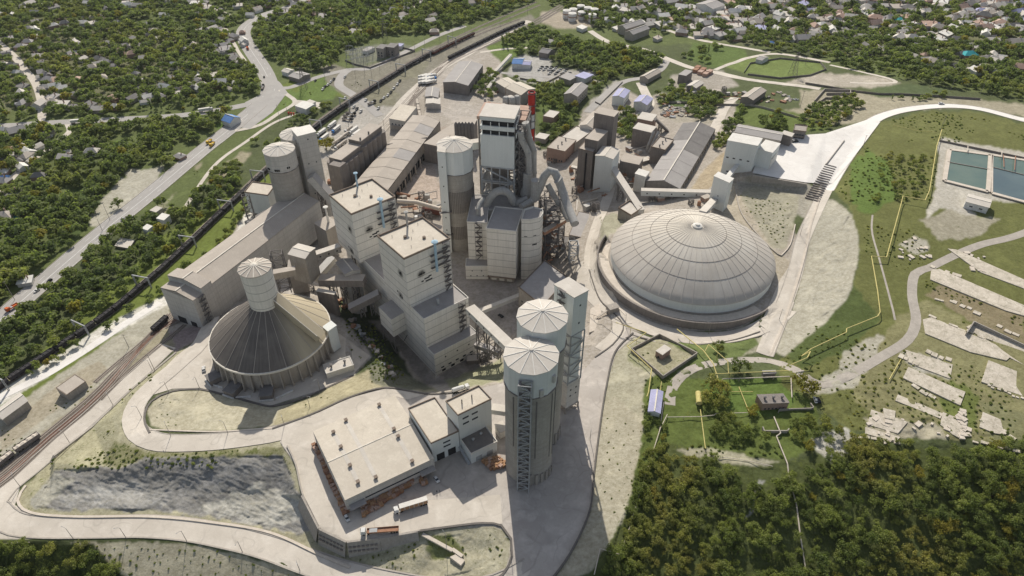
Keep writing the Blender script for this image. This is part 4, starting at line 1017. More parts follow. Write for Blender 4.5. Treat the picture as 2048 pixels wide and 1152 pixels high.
# drums on the deck
for (u, v, r, L_) in ((1007, 222, 3.6, 7), (1021, 203, 3.2, 6)):
    p = P(u, v, 92); m = MB(); m.tube([p+Vector((0, -L_/2, 0)), p+Vector((0, L_/2, 0))], r, 18); m.build('cyclone_drum', 'roof_light', root, True)
for (u, v) in ((1024, 209), (1012, 208), (1034, 206)):
    p = P(u, v, 92); m = MB(); m.lathe(p.x, p.y, [(.8, 88), (2.2, 91), (2.2, 96), (1.5, 97), (.3, 97.2)], 14); m.build('cyclone_cone', 'duct', root, True)
# ducts down the right side
yr = y0-2
for path_, r, y_ in (([(1041, 262), (1044, 280), (1056, 305), (1058, 340), (1058, 395)], 2.1, yr), ([(1051, 245), (1057, 276), (1066, 300), (1066, 345), (1065, 400)], 2.4, yr+6)):
    m = MB(); m.tube(catm := [DP(u, v, y_) for u, v in path_], r, 14); m.build('gas_duct', 'duct', root, True)
    for u, v in path_[1:]:
        p = DP(u, v, y_); m = MB(); m.lathe(p.x, p.y, [(r+.3, p.z-.4), (r+.3, p.z+.4)], 16); m.build('duct_flange', 'duct', root, True)
m = MB(); p = DP(1056, 345, yr); m.lathe(p.x, p.y, [(4.6, -.2), (4.6, p.z-16), (5, p.z-16), (5, p.z-15), (3.5, p.z-10), (3.0, p.z)], 20); m.build('gas_tower', 'duct', root, True)
# chimney
cp = DP(1063.5, 184, 430); zt = cp.z; root = T('chimney', 'tall round chimney banded in red and white', 'chimney', (cp.x, cp.y, 0))
zz = [DP(1063, v, 430).z for v in (227, 241, 255, 283)]
for i, (a, b, mt) in enumerate(((zz[0], zt, 'red'), (zz[2], zz[0], 'white'), (zz[3]-2, zz[2], 'red'), (-.3, zz[3]-2, 'duct'))):
    m = MB(); m.lathe(cp.x, cp.y, [(2.35, a), (2.35, b)]+([(1.9, b), (1.9, b-2)] if i == 0 else []), 24, [0, 0, 1] if i == 0 else None)
    m.build('shell' if i < 3 else 'base', [mt, 'dark'] if i == 0 else mt, root, True)
m = MB()
for z_ in (zt-1, zt-9, zz[0], zz[1], zz[2], zz[3]): m.lathe(cp.x, cp.y, [(2.3, z_), (3., z_), (3., z_+.25), (2.3, z_+.25)], 20)
m.build('gallery_ring', 'steel', root); m = MB(); m.beam((cp.x+2.5, cp.y-1, 40), (cp.x+2.5, cp.y-1, zt), .4); m.build('ladder', 'steel', root)
# arch duct over the raw mill roof
root = T('arch_duct', 'thick grey arched gas duct over the dark roof beside the centre silo', 'duct', (*P(1000, 400, 34)[:2], zw))
ya = 380.; pts = []
for t in range(13):
    a = math.pi*t/12; u = 1000-27*math.cos(a); v = 425-3*t/12*5-36*math.sin(a); pts.append(DP(u, v, ya))
m = MB(); m.tube([Vector((pts[0].x, pts[0].y, zw-.5))]+pts+[pts[-1]+Vector((9, 4, 2))], 2.5, 16); m.build('duct_arch', 'duct', root, True)
m = MB(); p = P(957, 430, zw); m.tube([p-Vector((0, 0, 1)), p+Vector((0, 0, 5)), p+Vector((1, 3, 7)), p+Vector((3, 7, 7.5))], 1.5, 12); m.build('duct_leg', 'duct', root, True)
m = MB(); m.tube([pts[9]+Vector((0, 0, 0)), pts[12]+Vector((2, 0, -4)), pts[12]+Vector((12, 3, -2))], 1.6, 12); m.build('duct_branch', 'duct', root, True)
# ================================================================ inverted V duct group
root = T('gas_duct_bridge', 'large bent steel gas duct on lattice towers right of the white mill house', 'duct', (*P(1100, 500, 0)[:2], 0))
yv = 380
m = MB(); m.tube([DP(1071, 398, yv), DP(1071, 360, yv)], 2.9, 14); m.build('duct_stub', 'duct', root, True)
A = [DP(1066, 400, yv), DP(1079, 376, yv), DP(1089, 352, yv), DP(1099, 341, yv), DP(1110, 345, yv), DP(1117, 360, yv-2), DP(1127, 388, yv-6), DP(1135, 412, yv-12), DP(1150, 448, yv-26)]
m = MB(); m.tube(catmull(A, 3.), 2.7, 16); m.build('main_duct', 'duct', root, True)
m = MB(); m.tube([DP(1095, 368, yv+3), DP(1108, 392, yv), DP(1122, 412, yv-3), DP(1138, 440, yv-14)], 2.0, 12); m.build('second_duct', 'duct', root, True)
m = MB(); m.tube([DP(1070, 398, yv), DP(1052, 408, yv-3), DP(1042, 414, yv-6)], 2.0, 12); m.build('low_duct', 'duct', root, True)
for u, v in ((1117, 360), (1127, 388), (1135, 412)):
    p = DP(u, v, yv-4); m = MB(); m.tube([p+Vector((-.4, 0, .5)), p+Vector((.4, 0, -.5))], 3.1, 14); m.build('duct_flange', 'duct', root, True)
for (u, v, s, zt_) in ((1100, 520, 9, 50), (1087, 500, 7, 44), (1118, 505, 5, 40)):
    p = P(u, v, 0); m = MB(); lattice(m, sq(p.x, p.y+2, s, s*1.2, .1), -.2, zt_, 8, .35)
    for k in range(1, 6): m.prism(sq(p.x, p.y+2, s+.5, s*1.2+.5, .1), zt_*k/6, zt_*k/6+.25, 0, None, True)
    m.build('lattice_tower', 'steel', root)
p = P(1144, 545, 0); m = MB(); lattice(m, sq(p.x, p.y, 5.5, 5.5, .05), -.2, 24, 4, .5); m.build('lattice_tower', 'steel_light', root)
rr = random.Random(5)
for i in range(60):
    p = P(rr.uniform(1080, 1112), rr.uniform(470, 545), 0); z = rr.uniform(4, 38); d = Vector((rr.uniform(-5, 5), rr.uniform(-4, 4), rr.choice((0, 0, 0, 3))))
    m = MB(); m.tube([p+Vector((0, 0, z)), p+d+Vector((0, 0, z))], rr.choice((.25, .4, .6)), 6); m.build('pipe', 'rust', root)
gallery('conveyor', 'brown covered conveyor from the white turret to the duct towers', P(1086, 466, 30), P(1130, 440, 32), 3, 2.6, 'rust', 'roof_tan', 0)
bldg('service_building', 'small house with pale yellow flat roof right of the bent duct', 'building', [(1151, 422), (1175.7, 422.5), (1180, 395)], ((1175.5, 440), (1175.7, 422.5)), 'panel_tower', 'roof_light', 'flat', par=.3, zb=0)
bldg('service_building', 'long low grey house below the pale yellow roof, right of the bent duct', 'building', [(1138, 470), (1168, 476), (1182, 428)], 12, 'panel_grey', 'roof_grey', 'flat', zb=-.3, par=.3)
bldg('service_building', 'low shed at the foot of the blue lattice tower right of the white turret', 'building', [(1122, 494), (1166, 500), (1170, 478)], 8, 'panel_tower', 'roof_dark', 'flat', zb=-.3, par=.3, win=((0, 1, 5, 3, 1, 1),))
# ================================================================ round dome store
LV = 0.
ZEAVE = HT((1385, 628), (1385, 609), PLAT)
root = T('dome_store', 'huge low round dome store with radial ribs on a ringed platform', 'dome', (CDX, CDY, PLAT))
m = MB(); m.lathe(CDX, CDY, [(DR, PLAT-.5), (DR, ZEAVE)], 72); m.build('wall', 'panel_tower', root, True)
m = MB(); m.lathe(CDX, CDY, [(DR-6, PLAT+.2), (DR+.8, PLAT+.2), (DR+.8, PLAT+.7), (DR, PLAT+.7)], 72); m.build('plinth', 'conc', root, True)
apx = DP(1393, 452, CDY); ZD = apx.z
def dome_mat():
    m, nt, b = new_mat('dome_sheet'); p = pos(nt); c0 = N(nt, 'ShaderNodeVectorMath', operation='SUBTRACT'); nt.links.new(p, c0.inputs[0]); c0.inputs[1].default_value = (CDX, CDY, 0)
    sx = N(nt, 'ShaderNodeSeparateXYZ'); nt.links.new(c0.outputs[0], sx.inputs[0])
    r = mth(nt, 'SQRT', mth(nt, 'ADD', mth(nt, 'POWER', sx.outputs[0], 2.), mth(nt, 'POWER', sx.outputs[1], 2.)))
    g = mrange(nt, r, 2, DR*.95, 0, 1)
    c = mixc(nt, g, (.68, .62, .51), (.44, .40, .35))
    ang = mth(nt, 'ARCTAN2', sx.outputs[1], sx.outputs[0])
    wn = N(nt, 'ShaderNodeTexWhiteNoise', noise_dimensions='2D'); cx_ = N(nt, 'ShaderNodeCombineXYZ'); nt.links.new(mth(nt, 'FLOOR', mth(nt, 'MULTIPLY', ang, 96/6.28318)), cx_.inputs[0]); nt.links.new(mth(nt, 'FLOOR', mth(nt, 'MULTIPLY', r, 5/DR)), cx_.inputs[1]); nt.links.new(cx_.outputs[0], wn.inputs['Vector'])
    c = mixc(nt, mth(nt, 'MULTIPLY', wn.outputs[0], .35), c, (.36, .335, .31)); st = mth(nt, 'FRACT', mth(nt, 'MULTIPLY', ang, 160/6.28318))
    c = mixc(nt, mrange(nt, st, .12, .3, .18, 0), c, (.33, .30, .27))
    pa = N(nt, 'ShaderNodeCombineXYZ'); nt.links.new(mth(nt, 'MULTIPLY', ang, 22.), pa.inputs[0]); nt.links.new(mth(nt, 'MULTIPLY', r, .05), pa.inputs[1])
    c = mixc(nt, mrange(nt, noise(nt, pa.outputs[0], 1., 4), .4, .65, 0, .35), c, (.40, .37, .33))
    c = mixc(nt, mrange(nt, noise(nt, p, .06, 5), .45, .7, 0, .4), c, (.62, .59, .53))
    nt.links.new(c, b.inputs['Base Color']); M['dome_sheet'] = m
dome_mat()
prof = []; nr = 14
def dz(t): return ZEAVE+(ZD-ZEAVE)*(1-t)**1.0*(.55+.45*(1-t)**-0 if False else 1)*1.0
def dome_z(t):   # t = radius share; nearly spherical cap, flatter at the top
    return ZEAVE+(ZD-ZEAVE)*(1-(.82*t*t+.18*t))
for i in range(nr+1):
    t = 1-i/nr; prof.append((max(DR*t*1.005, .02), dome_z(t)))
m = MB(); m.lathe(CDX, CDY, [(DR*1.01, ZEAVE-.6)]+prof, 96)
nrib = 48
for k in range(nrib):
    a = 2*math.pi*(k+.5)/nrib
    for i in range(nr-1):
        r0, h0 = prof[i]; r1, h1 = prof[i+1]
        m.beam((CDX+r0*math.cos(a), CDY+r0*math.sin(a), h0+.12), (CDX+r1*math.cos(a), CDY+r1*math.sin(a), h1+.12), .22, .1, 1)
o = m.build('roof_sheet', ['dome_sheet', 'roof_light'], root, True)
for rs in (.36, .55, .76):
    m = MB(); r_ = DR*rs; z_ = dome_z(rs)+.25; n = 96
    for k in range(n):
        a, b = 2*math.pi*k/n, 2*math.pi*(k+1)/n
        m.beam((CDX+r_*math.cos(a), CDY+r_*math.sin(a), z_), (CDX+r_*math.cos(b), CDY+r_*math.sin(b), z_-.1), .22, .1)
    m.build('roof_seam', 'conc_dark', root)
m = MB(); m.lathe(CDX, CDY, [(3.2, ZD-.6), (3.2, ZD+.5), (1.5, ZD+1.2), (1.5, ZD+1.6), (.1, ZD+1.9)], 20); m.build('cap', 'metal_white', root, True)
# ring retaining wall
m = MB(); n = 46; rr_ = PR+.15
for i in range(n):
    a, b = ang0+(ang1-ang0)*i/n, ang0+(ang1-ang0)*(i+1)/n
    m.beam((CDX+rr_*math.cos(a), CDY+rr_*math.sin(a), PLAT/2-.6), (CDX+rr_*math.cos(b), CDY+rr_*math.sin(b), PLAT/2-.6), .8, PLAT+2.4)
w_ = m.build('retaining_wall', 'brickwall', None) if 'brickwall' in M else m.build('retaining_wall', 'conc_dark', None)
tag(w_, 'curved concrete retaining wall holding the platform of the round dome', 'wall')
rg = MB(); pts = [Vector((CDX+(DR+4.2)*math.cos(t), CDY+(DR+4.2)*math.sin(t))) for t in [math.radians(d) for d in range(152, 308, 4)]]
ribbon(rg, pts, 5.6, 0, .12); setting(rg.build('path', 'slab'))
# ================================================================ cone store with its head tower
LV = -10.
ZCe = 14.
a = P(424, 664, ZCe); b = P(660, 655, ZCe); RC = (b-a).length/2; fr = P(535, 775 if False else 752, ZCe)
CX, CY = (a.x+b.x)/2, P(540, 748, ZCe).y+RC
ht = P(510, 607, 45)
root = T('cone_store', 'dark conical clinker store with buttressed round wall and white head tower', 'storage building', (CX, CY, 0))
m = MB(); m.lathe(CX, CY, [(RC-1.2, -1), (RC-1.2, ZCe)], 64); m.build('wall', 'conc', root, True)
for k in range(40):
    t = 2*math.pi*(k+.5)/40; m = MB(); d = Vector((math.cos(t), math.sin(t), 0)); c = Vector((CX, CY, 0))+d*(RC-.4)
    tt = Vector((-d.y, d.x, 0))*.35
    p0, p1 = c-d*.9, c+d*.2; p2, p3 = c+d*1.6, c-d*.9
    for s in (1, -1):
        f = [p3+tt*s+Vector((0, 0, -.6)), p2+tt*s+Vector((0, 0, -.6)), p1+tt*s+Vector((0, 0, ZCe-.6)), p0+tt*s+Vector((0, 0, ZCe-.6))]
        m.poly(f if s > 0 else f[::-1])
    m.poly([p2-tt+Vector((0, 0, -.6)), p2+tt+Vector((0, 0, -.6)), p1+tt+Vector((0, 0, ZCe-.6)), p1-tt+Vector((0, 0, ZCe-.6))])
    m.build('buttress', 'conc', root)
TX, TY = CX-3.2, CY+0.
# head tower placed from the photo: cone apex ring under it
zr = 33.
hp = DP(510, 538, CY); TX, TY = hp.x, CY; zr = 34.5
def cone_mat():
    m, nt, b = new_mat('cone_sheet'); p = pos(nt); c0 = N(nt, 'ShaderNodeVectorMath', operation='SUBTRACT'); nt.links.new(p, c0.inputs[0]); c0.inputs[1].default_value = tuple(dn((CX, CY, 0)))
    sx = N(nt, 'ShaderNodeSeparateXYZ'); nt.links.new(c0.outputs[0], sx.inputs[0]); ang = mth(nt, 'ARCTAN2', sx.outputs[1], sx.outputs[0])
    pa = N(nt, 'ShaderNodeCombineXYZ'); nt.links.new(mth(nt, 'MULTIPLY', ang, 30.), pa.inputs[0]); nt.links.new(mth(nt, 'MULTIPLY', sx.outputs[2], .06), pa.inputs[1])
    c = mixc(nt, mrange(nt, noise(nt, pa.outputs[0], 1., 5), .35, .65), (.165, .145, .125), (.11, .097, .087))
    c = mixc(nt, mrange(nt, noise(nt, p, .12, 4), .45, .7, 0, .4), c, (.24, .21, .18))
    # sun and shade put into the colour: lighter on sheets away from the yard
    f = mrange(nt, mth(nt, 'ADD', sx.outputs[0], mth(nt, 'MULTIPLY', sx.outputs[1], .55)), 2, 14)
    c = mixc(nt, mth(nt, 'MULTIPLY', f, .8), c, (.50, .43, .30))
    nt.links.new(c, b.inputs['Base Color']); bump(nt, b, noise(nt, pa.outputs[0], 3., 2), .3, .3); M['cone_sheet'] = m
cone_mat()
m = MB(); n = 72; RT = 8.2; b0 = 0
for j in range(9):
    t = j/8
    for k in range(n):
        a_ = 2*math.pi*k/n; cx = CX+(TX-CX)*t; r = RC*(1-t)+RT*.9*t
        m.v.append((cx+r*math.cos(a_), CY+(TY-CY)*t+r*math.sin(a_), ZCe+(zr+3-ZCe)*(t*.95)+.4*math.sin(math.pi*t)))
for j in range(8):
    for k in range(n): m.f.append((j*n+k, j*n+(k+1) % n, (j+1)*n+(k+1) % n, (j+1)*n+k)); m.m.append(0)
for k in range(0, n, 3):
    for j in range(8): m.beam(Vector(m.v[j*n+k])+Vector((0, 0, .1)), Vector(m.v[(j+1)*n+k])+Vector((0, 0, .1)), .24, .16, 1)
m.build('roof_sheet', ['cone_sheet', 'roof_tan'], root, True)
m = MB(); m.lathe(CX, CY, [(RC+.1, ZCe-1.), (RC+.35, ZCe-.9), (RC+.35, ZCe+.1), (RC-.3, ZCe+.25)], 64); m.build('eave_ring', 'seam_light', root, True)
ztop = DP(510, 536, TY).z
m = MB(); m.lathe(TX, TY, [(RT*.97, 28), (RT, ztop)], 24); m.build('head_tower', 'panel_white', root, True)
m = MB(); m.lathe(TX, TY, [(RT*1.08, ztop-.1), (RT*1.08, ztop+.3), (.5, ztop+2.6), (.05, ztop+2.8)], 14)
for k in range(14):
    t = 2*math.pi*k/14; m.beam((TX+RT*1.08*math.cos(t), TY+RT*1.08*math.sin(t), ztop+.4), (TX, TY, ztop+2.8), .5, .3, 1)
m.build('head_roof', ['roof_tan', 'seam_light'], root)
# sloping dust gallery from the head tower to the rim, with its end tower
t_ = P(652, 640, 26); g0 = Vector((TX+6, TY-1, zr+5.5)); rimp = P(655, 650, ZCe); g1 = Vector((CX+RC*math.cos(math.radians(-17)), CY+RC*math.sin(math.radians(-17)), ZCe+5))
m = MB(); m.beam(g0, g1, 5.5, 5.); m.build('slope_gallery', 'cone_sheet', root); m = MB(); m.beam(g0+Vector((0, 0, 2.8)), g1+Vector((0, 0, 2.8)), 6, .3)
m.build('gallery_roof', 'roof_tan', root)
for s in (-2.9, 2.9):
    m = MB(); dd = (g1-g0).normalized(); sd = Vector((-dd.y, dd.x, 0)).normalized()*s; m.beam(g0+sd+Vector((0, 0, 3)), g1+sd+Vector((0, 0, 3)), .35, .35); m.build('gallery_edge', 'seam_light', root)
bldg('end_tower', 'small white tower at the right rim of the conical store', 'tower', [(645.5, 654), (656, 663), (671, 650)], ((667, 703), (656, 661)), 'panel_tower', 'panel_tower', 'plain', zb=-.5)
for i, (u, v, rt) in enumerate(((450, 742, .5), (488, 758, .35), (545, 760, .2))):
    g = P(u-6, v+12, 0); m = MB(); rt_ = math.atan2(g.y-CY, g.x-CX); root2 = T('gate_porch', ('left', 'middle', 'right')[i]+'most grey porch at the foot of the conical store', 'porch', g, 'porches of the conical store')
    c = Vector((CX, CY, 0))+Vector((math.cos(rt_), math.sin(rt_), 0))*(RC+2.8)
    m.box((c.x, c.y, -.3), 8, 6.5, 4, rt_); m.build('wall', 'conc_dark', root2); m = MB(); m.box((c.x, c.y, 3.7), 8.6, 7, .3, rt_); m.build('roof', 'roof_dark', root2)
    e = c+Vector((math.cos(rt_), math.sin(rt_), 0))*4.6; m = MB(); m.box((e.x, e.y, -.3), .6, 7.5, 1.6, rt_); m.build('barrier', 'white', root2)
    f = c+Vector((-math.sin(rt_), math.cos(rt_), 0))*(6+i*1.5)+Vector((math.cos(rt_), math.sin(rt_), 0))*1.5; m = MB(); m.box((f.x, f.y, -.3), .6, 6+i*2, 1.4, rt_+.5); m.build('barrier', 'white', root2)
r_ = bldg('pump_house', 'low flat-roofed annex with two round roof vents right of the conical store', 'building', [(646, 730), (653, 748), (707, 731)], 3.5, 'metal_white', 'roof_light', 'flat', zb=-.5, par=.5, rims='metal_white', vents=2)
# ================================================================ long shed at the left
LV = -18.
zs = 26.
sA, sB, sC = P(321.6, 572, zs), P(386, 602, 24), P(660, 398, 24)
dl = Vector((P(628, 415, 24)-P(386, 602, 24))[:2]+(0,)) if False else Vector(((P(628, 415, 24)-P(386, 602, 24)).x, (P(628, 415, 24)-P(386, 602, 24)).y, 0)).normalized()
nl = Vector((dl.y, -dl.x, 0)); Wd = abs((sA-sB).dot(nl))
def shed(root, s0, s1, w0, w1, zl, zri, rise, nm, wall='panel_grey'):
    """section of the shed between distances s0,s1 along it; w0..w1 across (0 = right wall)"""
    o = Vector((sB.x, sB.y, 0)); a, b = o+dl*s0, o+dl*s1
    R0, R1 = a-nl*w0, b-nl*w0; L0, L1 = a-nl*w1, b-nl*w1
    if (sA-sB).dot(nl) > 0: R0, R1, L0, L1 = a+nl*w0, b+nl*w0, a+nl*w1, b+nl*w1
    zb = -1.; M0, M1 = (R0+L0)/2, (R1+L1)/2; Z = lambda p, z: Vector((p.x, p.y, z)); m = MB()
    m.poly([Z(L0, zb), Z(R0, zb), Z(R0, zri), Z(M0, zl+rise), Z(L0, zl)]); m.poly([Z(R0, zb), Z(R1, zb), Z(R1, zri), Z(R0, zri)])
    m.poly([Z(R1, zb), Z(L1, zb), Z(L1, zl), Z(M1, zl+rise), Z(R1, zri)]); m.poly([Z(L1, zb), Z(L0, zb), Z(L0, zl), Z(L1, zl)])
    m.build(nm+'_wall', wall, root); e = .25
    m = MB(); u = Vector((0, 0, e)); m.poly([Z(R0, zri)+u, Z(R1, zri)+u, Z(M1, zl+rise)+u, Z(M0, zl+rise)+u]); m.poly([Z(M0, zl+rise)+u, Z(M1, zl+rise)+u, Z(L1, zl)+u, Z(L0, zl)+u])
    m.poly([Z(L0, zl-.3), Z(R0, zri-.3), Z(R0, zri)+u, Z(M0, zl+rise)+u, Z(L0, zl)+u]); m.poly([Z(R0, zri-.2), Z(R1, zri-.2), Z(R1, zri)+u, Z(R0, zri)+u])
    m.build(nm+'_roof', 'roof_tan', root); m = MB(); m.beam(Z(M0, zl+rise+.4), Z(M1, zl+rise+.4), .8, .3)
    m.build('ridge_cap', 'seam_light', root)
    return R0, R1, L0, L1
Lt = (P(640, 405, 24)-sB).dot(dl); Lt = abs(Lt)
root = T('clinker_shed', 'very long grey clinker shed with tan roof left of the conical store', 'warehouse', (*((sB+dl*Lt/2))[:2], 0))
s1_ = abs((P(437, 582, 26)-sB).dot(dl)); f0 = shed(root, 0, s1_*.62, 0, Wd, 25, 24, 1.8, 'front')
shed(root, s1_*.62, s1_*1.3, -.4, Wd+.6, 29, 28, 1.8, 'raised'); shed(root, s1_*1.3, Lt, .5, Wd-.3, 26, 25, 2.2, 'long')
R0, L0 = f0[0], f0[2]
for t, w_, h_ in ((.35, 6.5, 6), (.72, 4.5, 5.5)):
    c = lerp(L0, R0, t); m = MB(); m.box((c.x, c.y, -.6), w_, .4, h_, math.atan2((R0-L0).y, (R0-L0).x)); m.build('gate', 'dark', root)
ladder_cage(root, R0+dl*(s1_*.45), 0, 24, nl if (sA-sB).dot(nl) < 0 else -nl, 'stair', 'steel')
bldg('shed_extension', 'beige cross wing at the far end of the long clinker shed below the left silos', 'building', [(628, 447), (652, 462), (676, 445)], 20, 'conc', 'roof_tan', 'plain', zb=-.3)
for (u, v) in ((651, 415),):
    p = P(u, v, 32); m = MB(); m.tube([Vector((p.x, p.y, 20)), Vector((p.x, p.y, p.z))], .8, 10); m.lathe(p.x, p.y, [(.8, p.z), (1.7, p.z+.1), (1.7, p.z+.6), (.3, p.z+1)], 12)
    o = m.build('vent_pipe', 'metal_white', None, True); tag(o, 'capped white vent pipe on the far end of the long shed', 'pipe')
# ================================================================ left silos
zl = 62.
LS = []
for lab, (ul, ur, v), zt_, zcr in (('round grey silo at the left of the works, in front of its tower', (526.5, 589, 299), 62, 50), ('round silo half hidden behind the grey one at the left of the works', (560, 620, 268), 62, 50)):
    a, b = P(ul, v, zt_), P(ur, v, zt_); r = (b-a).length/2; s = silo(lab, (a.x+b.x)/2, (a.y+b.y)/2, r, zt_, zcr, body='conc_silo', crown='panel_grey', ribs=12, peak=2.6, ph=.2); LS.append((s, (a.x+b.x)/2, (a.y+b.y)/2, r))
s, x, y, r = LS[0]
for ang, n, zz in ((-1.75, 3, 51), (-.95, 2, 52), (-2.35, 2, 51)):
    for k in range(n):
        t = ang+k*.12; m = MB(); m.box((x+r*1.0*math.cos(t), y+r*1.0*math.sin(t), zz), .4, .9, 1.3, t); m.build('window', 'dark', s)
bldg('elevator_tower', 'tall white square tower beside the left pair of round silos', 'tower', [(583, 259), (595, 273), (632, 264)], 68, 'panel_grey', 'panel_white', 'plain', zb=-.3, win=((0, 1, 1, 60, .8, .8), (1, 1, 2, 46, .8, 1.), (1, 1, 1, 64, 1, 1), (1, 1, 2, 22, .8, 1.)))
bldg('service_building', 'white cube building with outside stair left of the round silos', 'building', [(489, 385), (535.5, 391.5), (546, 370)], ((543, 431), (534, 391.5)), 'panel_tower', 'roof_dust', 'flat', zb=-.3)
bldg('service_building', 'low dark roofed annex in front of the white cube building left of the silos', 'building', [(489, 444), (510, 455), (550, 432)], 12, 'panel_grey', 'roof_dark', 'plain', zb=-.3)
p = P(505, 418, 18); m = MB(); lattice(m, sq(p.x-2, p.y-1, 5, 3, .3), -.3, 30, 6, .3); tag(m.build('stair_tower', 'steel', None), 'steel stair tower on the white cube building left of the silos', 'stairs')
gallery('conveyor', 'sloping grey conveyor casing running down from the left white tower to the long shed', P(622, 352, 40), P(668, 402, 20), 7, 5, 'panel_grey', 'roof_grey', 1)
# ================================================================ old concrete silo row
LV = -25.
rowA = [(678.5, 332), (693, 326), (706, 318), (718, 310)]; 
root = T('old_silo_row', 'row of tall dark old concrete silos with a ragged roof house on top', 'silo', (*P(720, 320, 0)[:2], 0))
zrow = HT((684, 384), (679, 330)); p0 = P(684, 326, zrow); p1 = P(760, 268, zrow); d_ = (p1-p0); nS = 9; d_n = d_.normalized(); nrm = Vector((d_n.y, -d_n.x, 0))
for k in range(nS):
    c = p0+d_*(k/(nS-1)); 
    for s in (0, 1):
        cc = c-nrm*(s*8.5); m = MB(); hh = zrow+(2.5 if k > 3 else 0); m.lathe(cc.x, cc.y, [(4.6, -.3), (4.6, hh), (.1, hh+.1)], 18); m.build('shaft', 'conc_dark', root, True)
for (k0, k1, zz) in ((-.3, 3.6, 4.5), (3.7, 8.2, 7.5)):
    a, b = p0+d_*(k0/(nS-1)), p0+d_*(k1/(nS-1)); xy = [tuple(v[:2]) for v in (a+nrm*1.5, b+nrm*1.5, b-nrm*10, a-nrm*10)]
    m = MB(); m.prism(xy, zrow-1, zrow+zz-1, 0, None, True); m.build('head_house', 'conc_dark', root); m = MB(); m.prism(inset(xy, -.3), zrow+zz-1, zrow+zz-.4); m.build('roof', 'roof_tan', root)
a = p0-d_n*5; m = MB(); m.box((a.x, a.y-1, -.3), 8, 10, zrow+3, math.atan2(d_n.y, d_n.x)); m.build('end_house', 'conc_dark', root)
for t in (.72, .5): 
    c = p0+d_*t; m = MB(); m.box((c.x, c.y, zrow+5), 1.2, 1.2, 4); m.build('roof_post', 'steel', root)
# ================================================================ long old kiln hall
bldg('kiln_hall', 'very long old hall with tan patched roof right of the dark silo row', 'factory hall', [(706, 392), (775, 366 if False else 392), (888, 246)], 16, 'conc', 'roof_tan', 'gable', ridge=1, rise=2.6, zb=-.3, square=False) if False else None
kz = 15.
ka, kb_, kc, kd = P(700, 378, kz), P(776, 380, kz), P(880, 242, kz), P(826, 230, kz)
root = T('kiln_hall', 'very long old hall with tan patched roof right of the dark silo row', 'factory hall', (*((ka+kc)/2)[:2], 0))
xy = [(p.x, p.y) for p in (ka, kb_, kc, kd)]; m = MB(); m.prism(xy, -.3, kz); r0, r1 = (ka+kb_)/2, (kc+kd)/2; r0.z = r1.z = kz+2.4
m.poly([ka, kb_, r0]); m.poly([kc, kd, r1]); m.build('wall', 'conc', root)
u = Vector((0, 0, .2)); m = MB()
for i in range(8):
    t0, t1 = i/8, (i+1)/8-.004; mi = 1 if i in (6, 3) else 0
    m.poly([lerp(kb_, kc, t0)+u, lerp(kb_, kc, t1)+u, lerp(r0, r1, t1)+u, lerp(r0, r1, t0)+u], mi); m.poly([lerp(r0, r1, t0)+u, lerp(r0, r1, t1)+u, lerp(ka, kd, t1)+u, lerp(ka, kd, t0)+u], 0)
m.poly([kb_+u, kc+u, kc-u*5, kb_-u*5], 2); m.build('roof', ['roof_tan', 'roof_grey', 'conc'], root)
m = MB(); m.beam(lerp(ka, kd, .55)+u*3, lerp(kb_, kc, .72)+u*3, .9, .6); m.build('roof_pipe', 'steel', root)
for i in range(16):
    c = lerp(kb_, kc, .1+.75*i/16); m = MB(); m.box((c.x+.3, c.y-.4, 1), 3.5, .3, 5.5, math.atan2((kc-kb_).y, (kc-kb_).x)); m.build('opening', 'dark', root)
for i in range(9):
    c = lerp(kb_, kc, .05+.85*i/9)+Vector((1.8, -1.4, 0)); m = MB(); m.box((c.x, c.y, -.2), 1., 1., 9, .8); m.build('pier', 'conc', root)

LV = 0.
# ================================================================ loading yard: warehouse and packing house
LV = 0.
zwh = 9.5
root = T('warehouse', 'large low warehouse with pale tan roof and black roof vents in the loading yard', 'warehouse', (*P(750, 905, 0)[:2], 0))
wq = [P(626, 863, zwh), P(690, 1001, zwh), P(868, 917, zwh), P(790, 791, zwh)]
rA, rB = P(655.8, 920.4, zwh+1.6), P(830, 841, zwh+1.6); m = MB(); m.prism([(p.x, p.y) for p in wq], -.3, zwh)
rA = (wq[0]+wq[1])/2; rB = (wq[2]+wq[3])/2; rA.z = rB.z = zwh+1.5
m.poly([wq[1], rA, wq[0]]); m.poly([wq[3], rB, wq[2]]); m.build('wall', 'panel_grey', root)
u = Vector((0, 0, .2)); m = MB(); m.poly([wq[1]+u, wq[2]+u, rB+u, rA+u]); m.poly([rA+u, rB+u, wq[3]+u, wq[0]+u])
for a, b in ((0, 1), (1, 2), (2, 3), (3, 0)): m.poly([wq[a]+u, wq[a]-u, wq[b]-u, wq[b]+u])
m.build('roof', 'roof_dust', root); m = MB(); m.beam(rA+u*1.5, rB+u*1.5, .5, .2); m.build('ridge_cap', 'seam_light', root)
def onroof(s, t):   # s along the ridge, t across: 0 back eave, 1 front eave
    a = lerp(wq[0], wq[3], s); b = lerp(wq[1], wq[2], s); p = lerp(a, b, t); p.z = zwh+.22+1.5*(1-abs(2*t-1)); return p
for s, t0, t1 in ((.19, .12, .85), (.37, .05, .93), (.78, .06, .47), (.78, .53, .95)):
    m = MB(); n_ = 10
    for i in range(n_):
        ta, tb = t0+(t1-t0)*i/n_, t0+(t1-t0)*(i+1)/n_
        m.poly([onroof(s-.022, ta)+u*.3, onroof(s-.022, tb)+u*.3, onroof(s+.022, tb)+u*.3, onroof(s+.022, ta)+u*.3])
    m.build('roof_light_strip', 'roof_light', root)
rotw = math.atan2((wq[2]-wq[1]).y, (wq[2]-wq[1]).x)
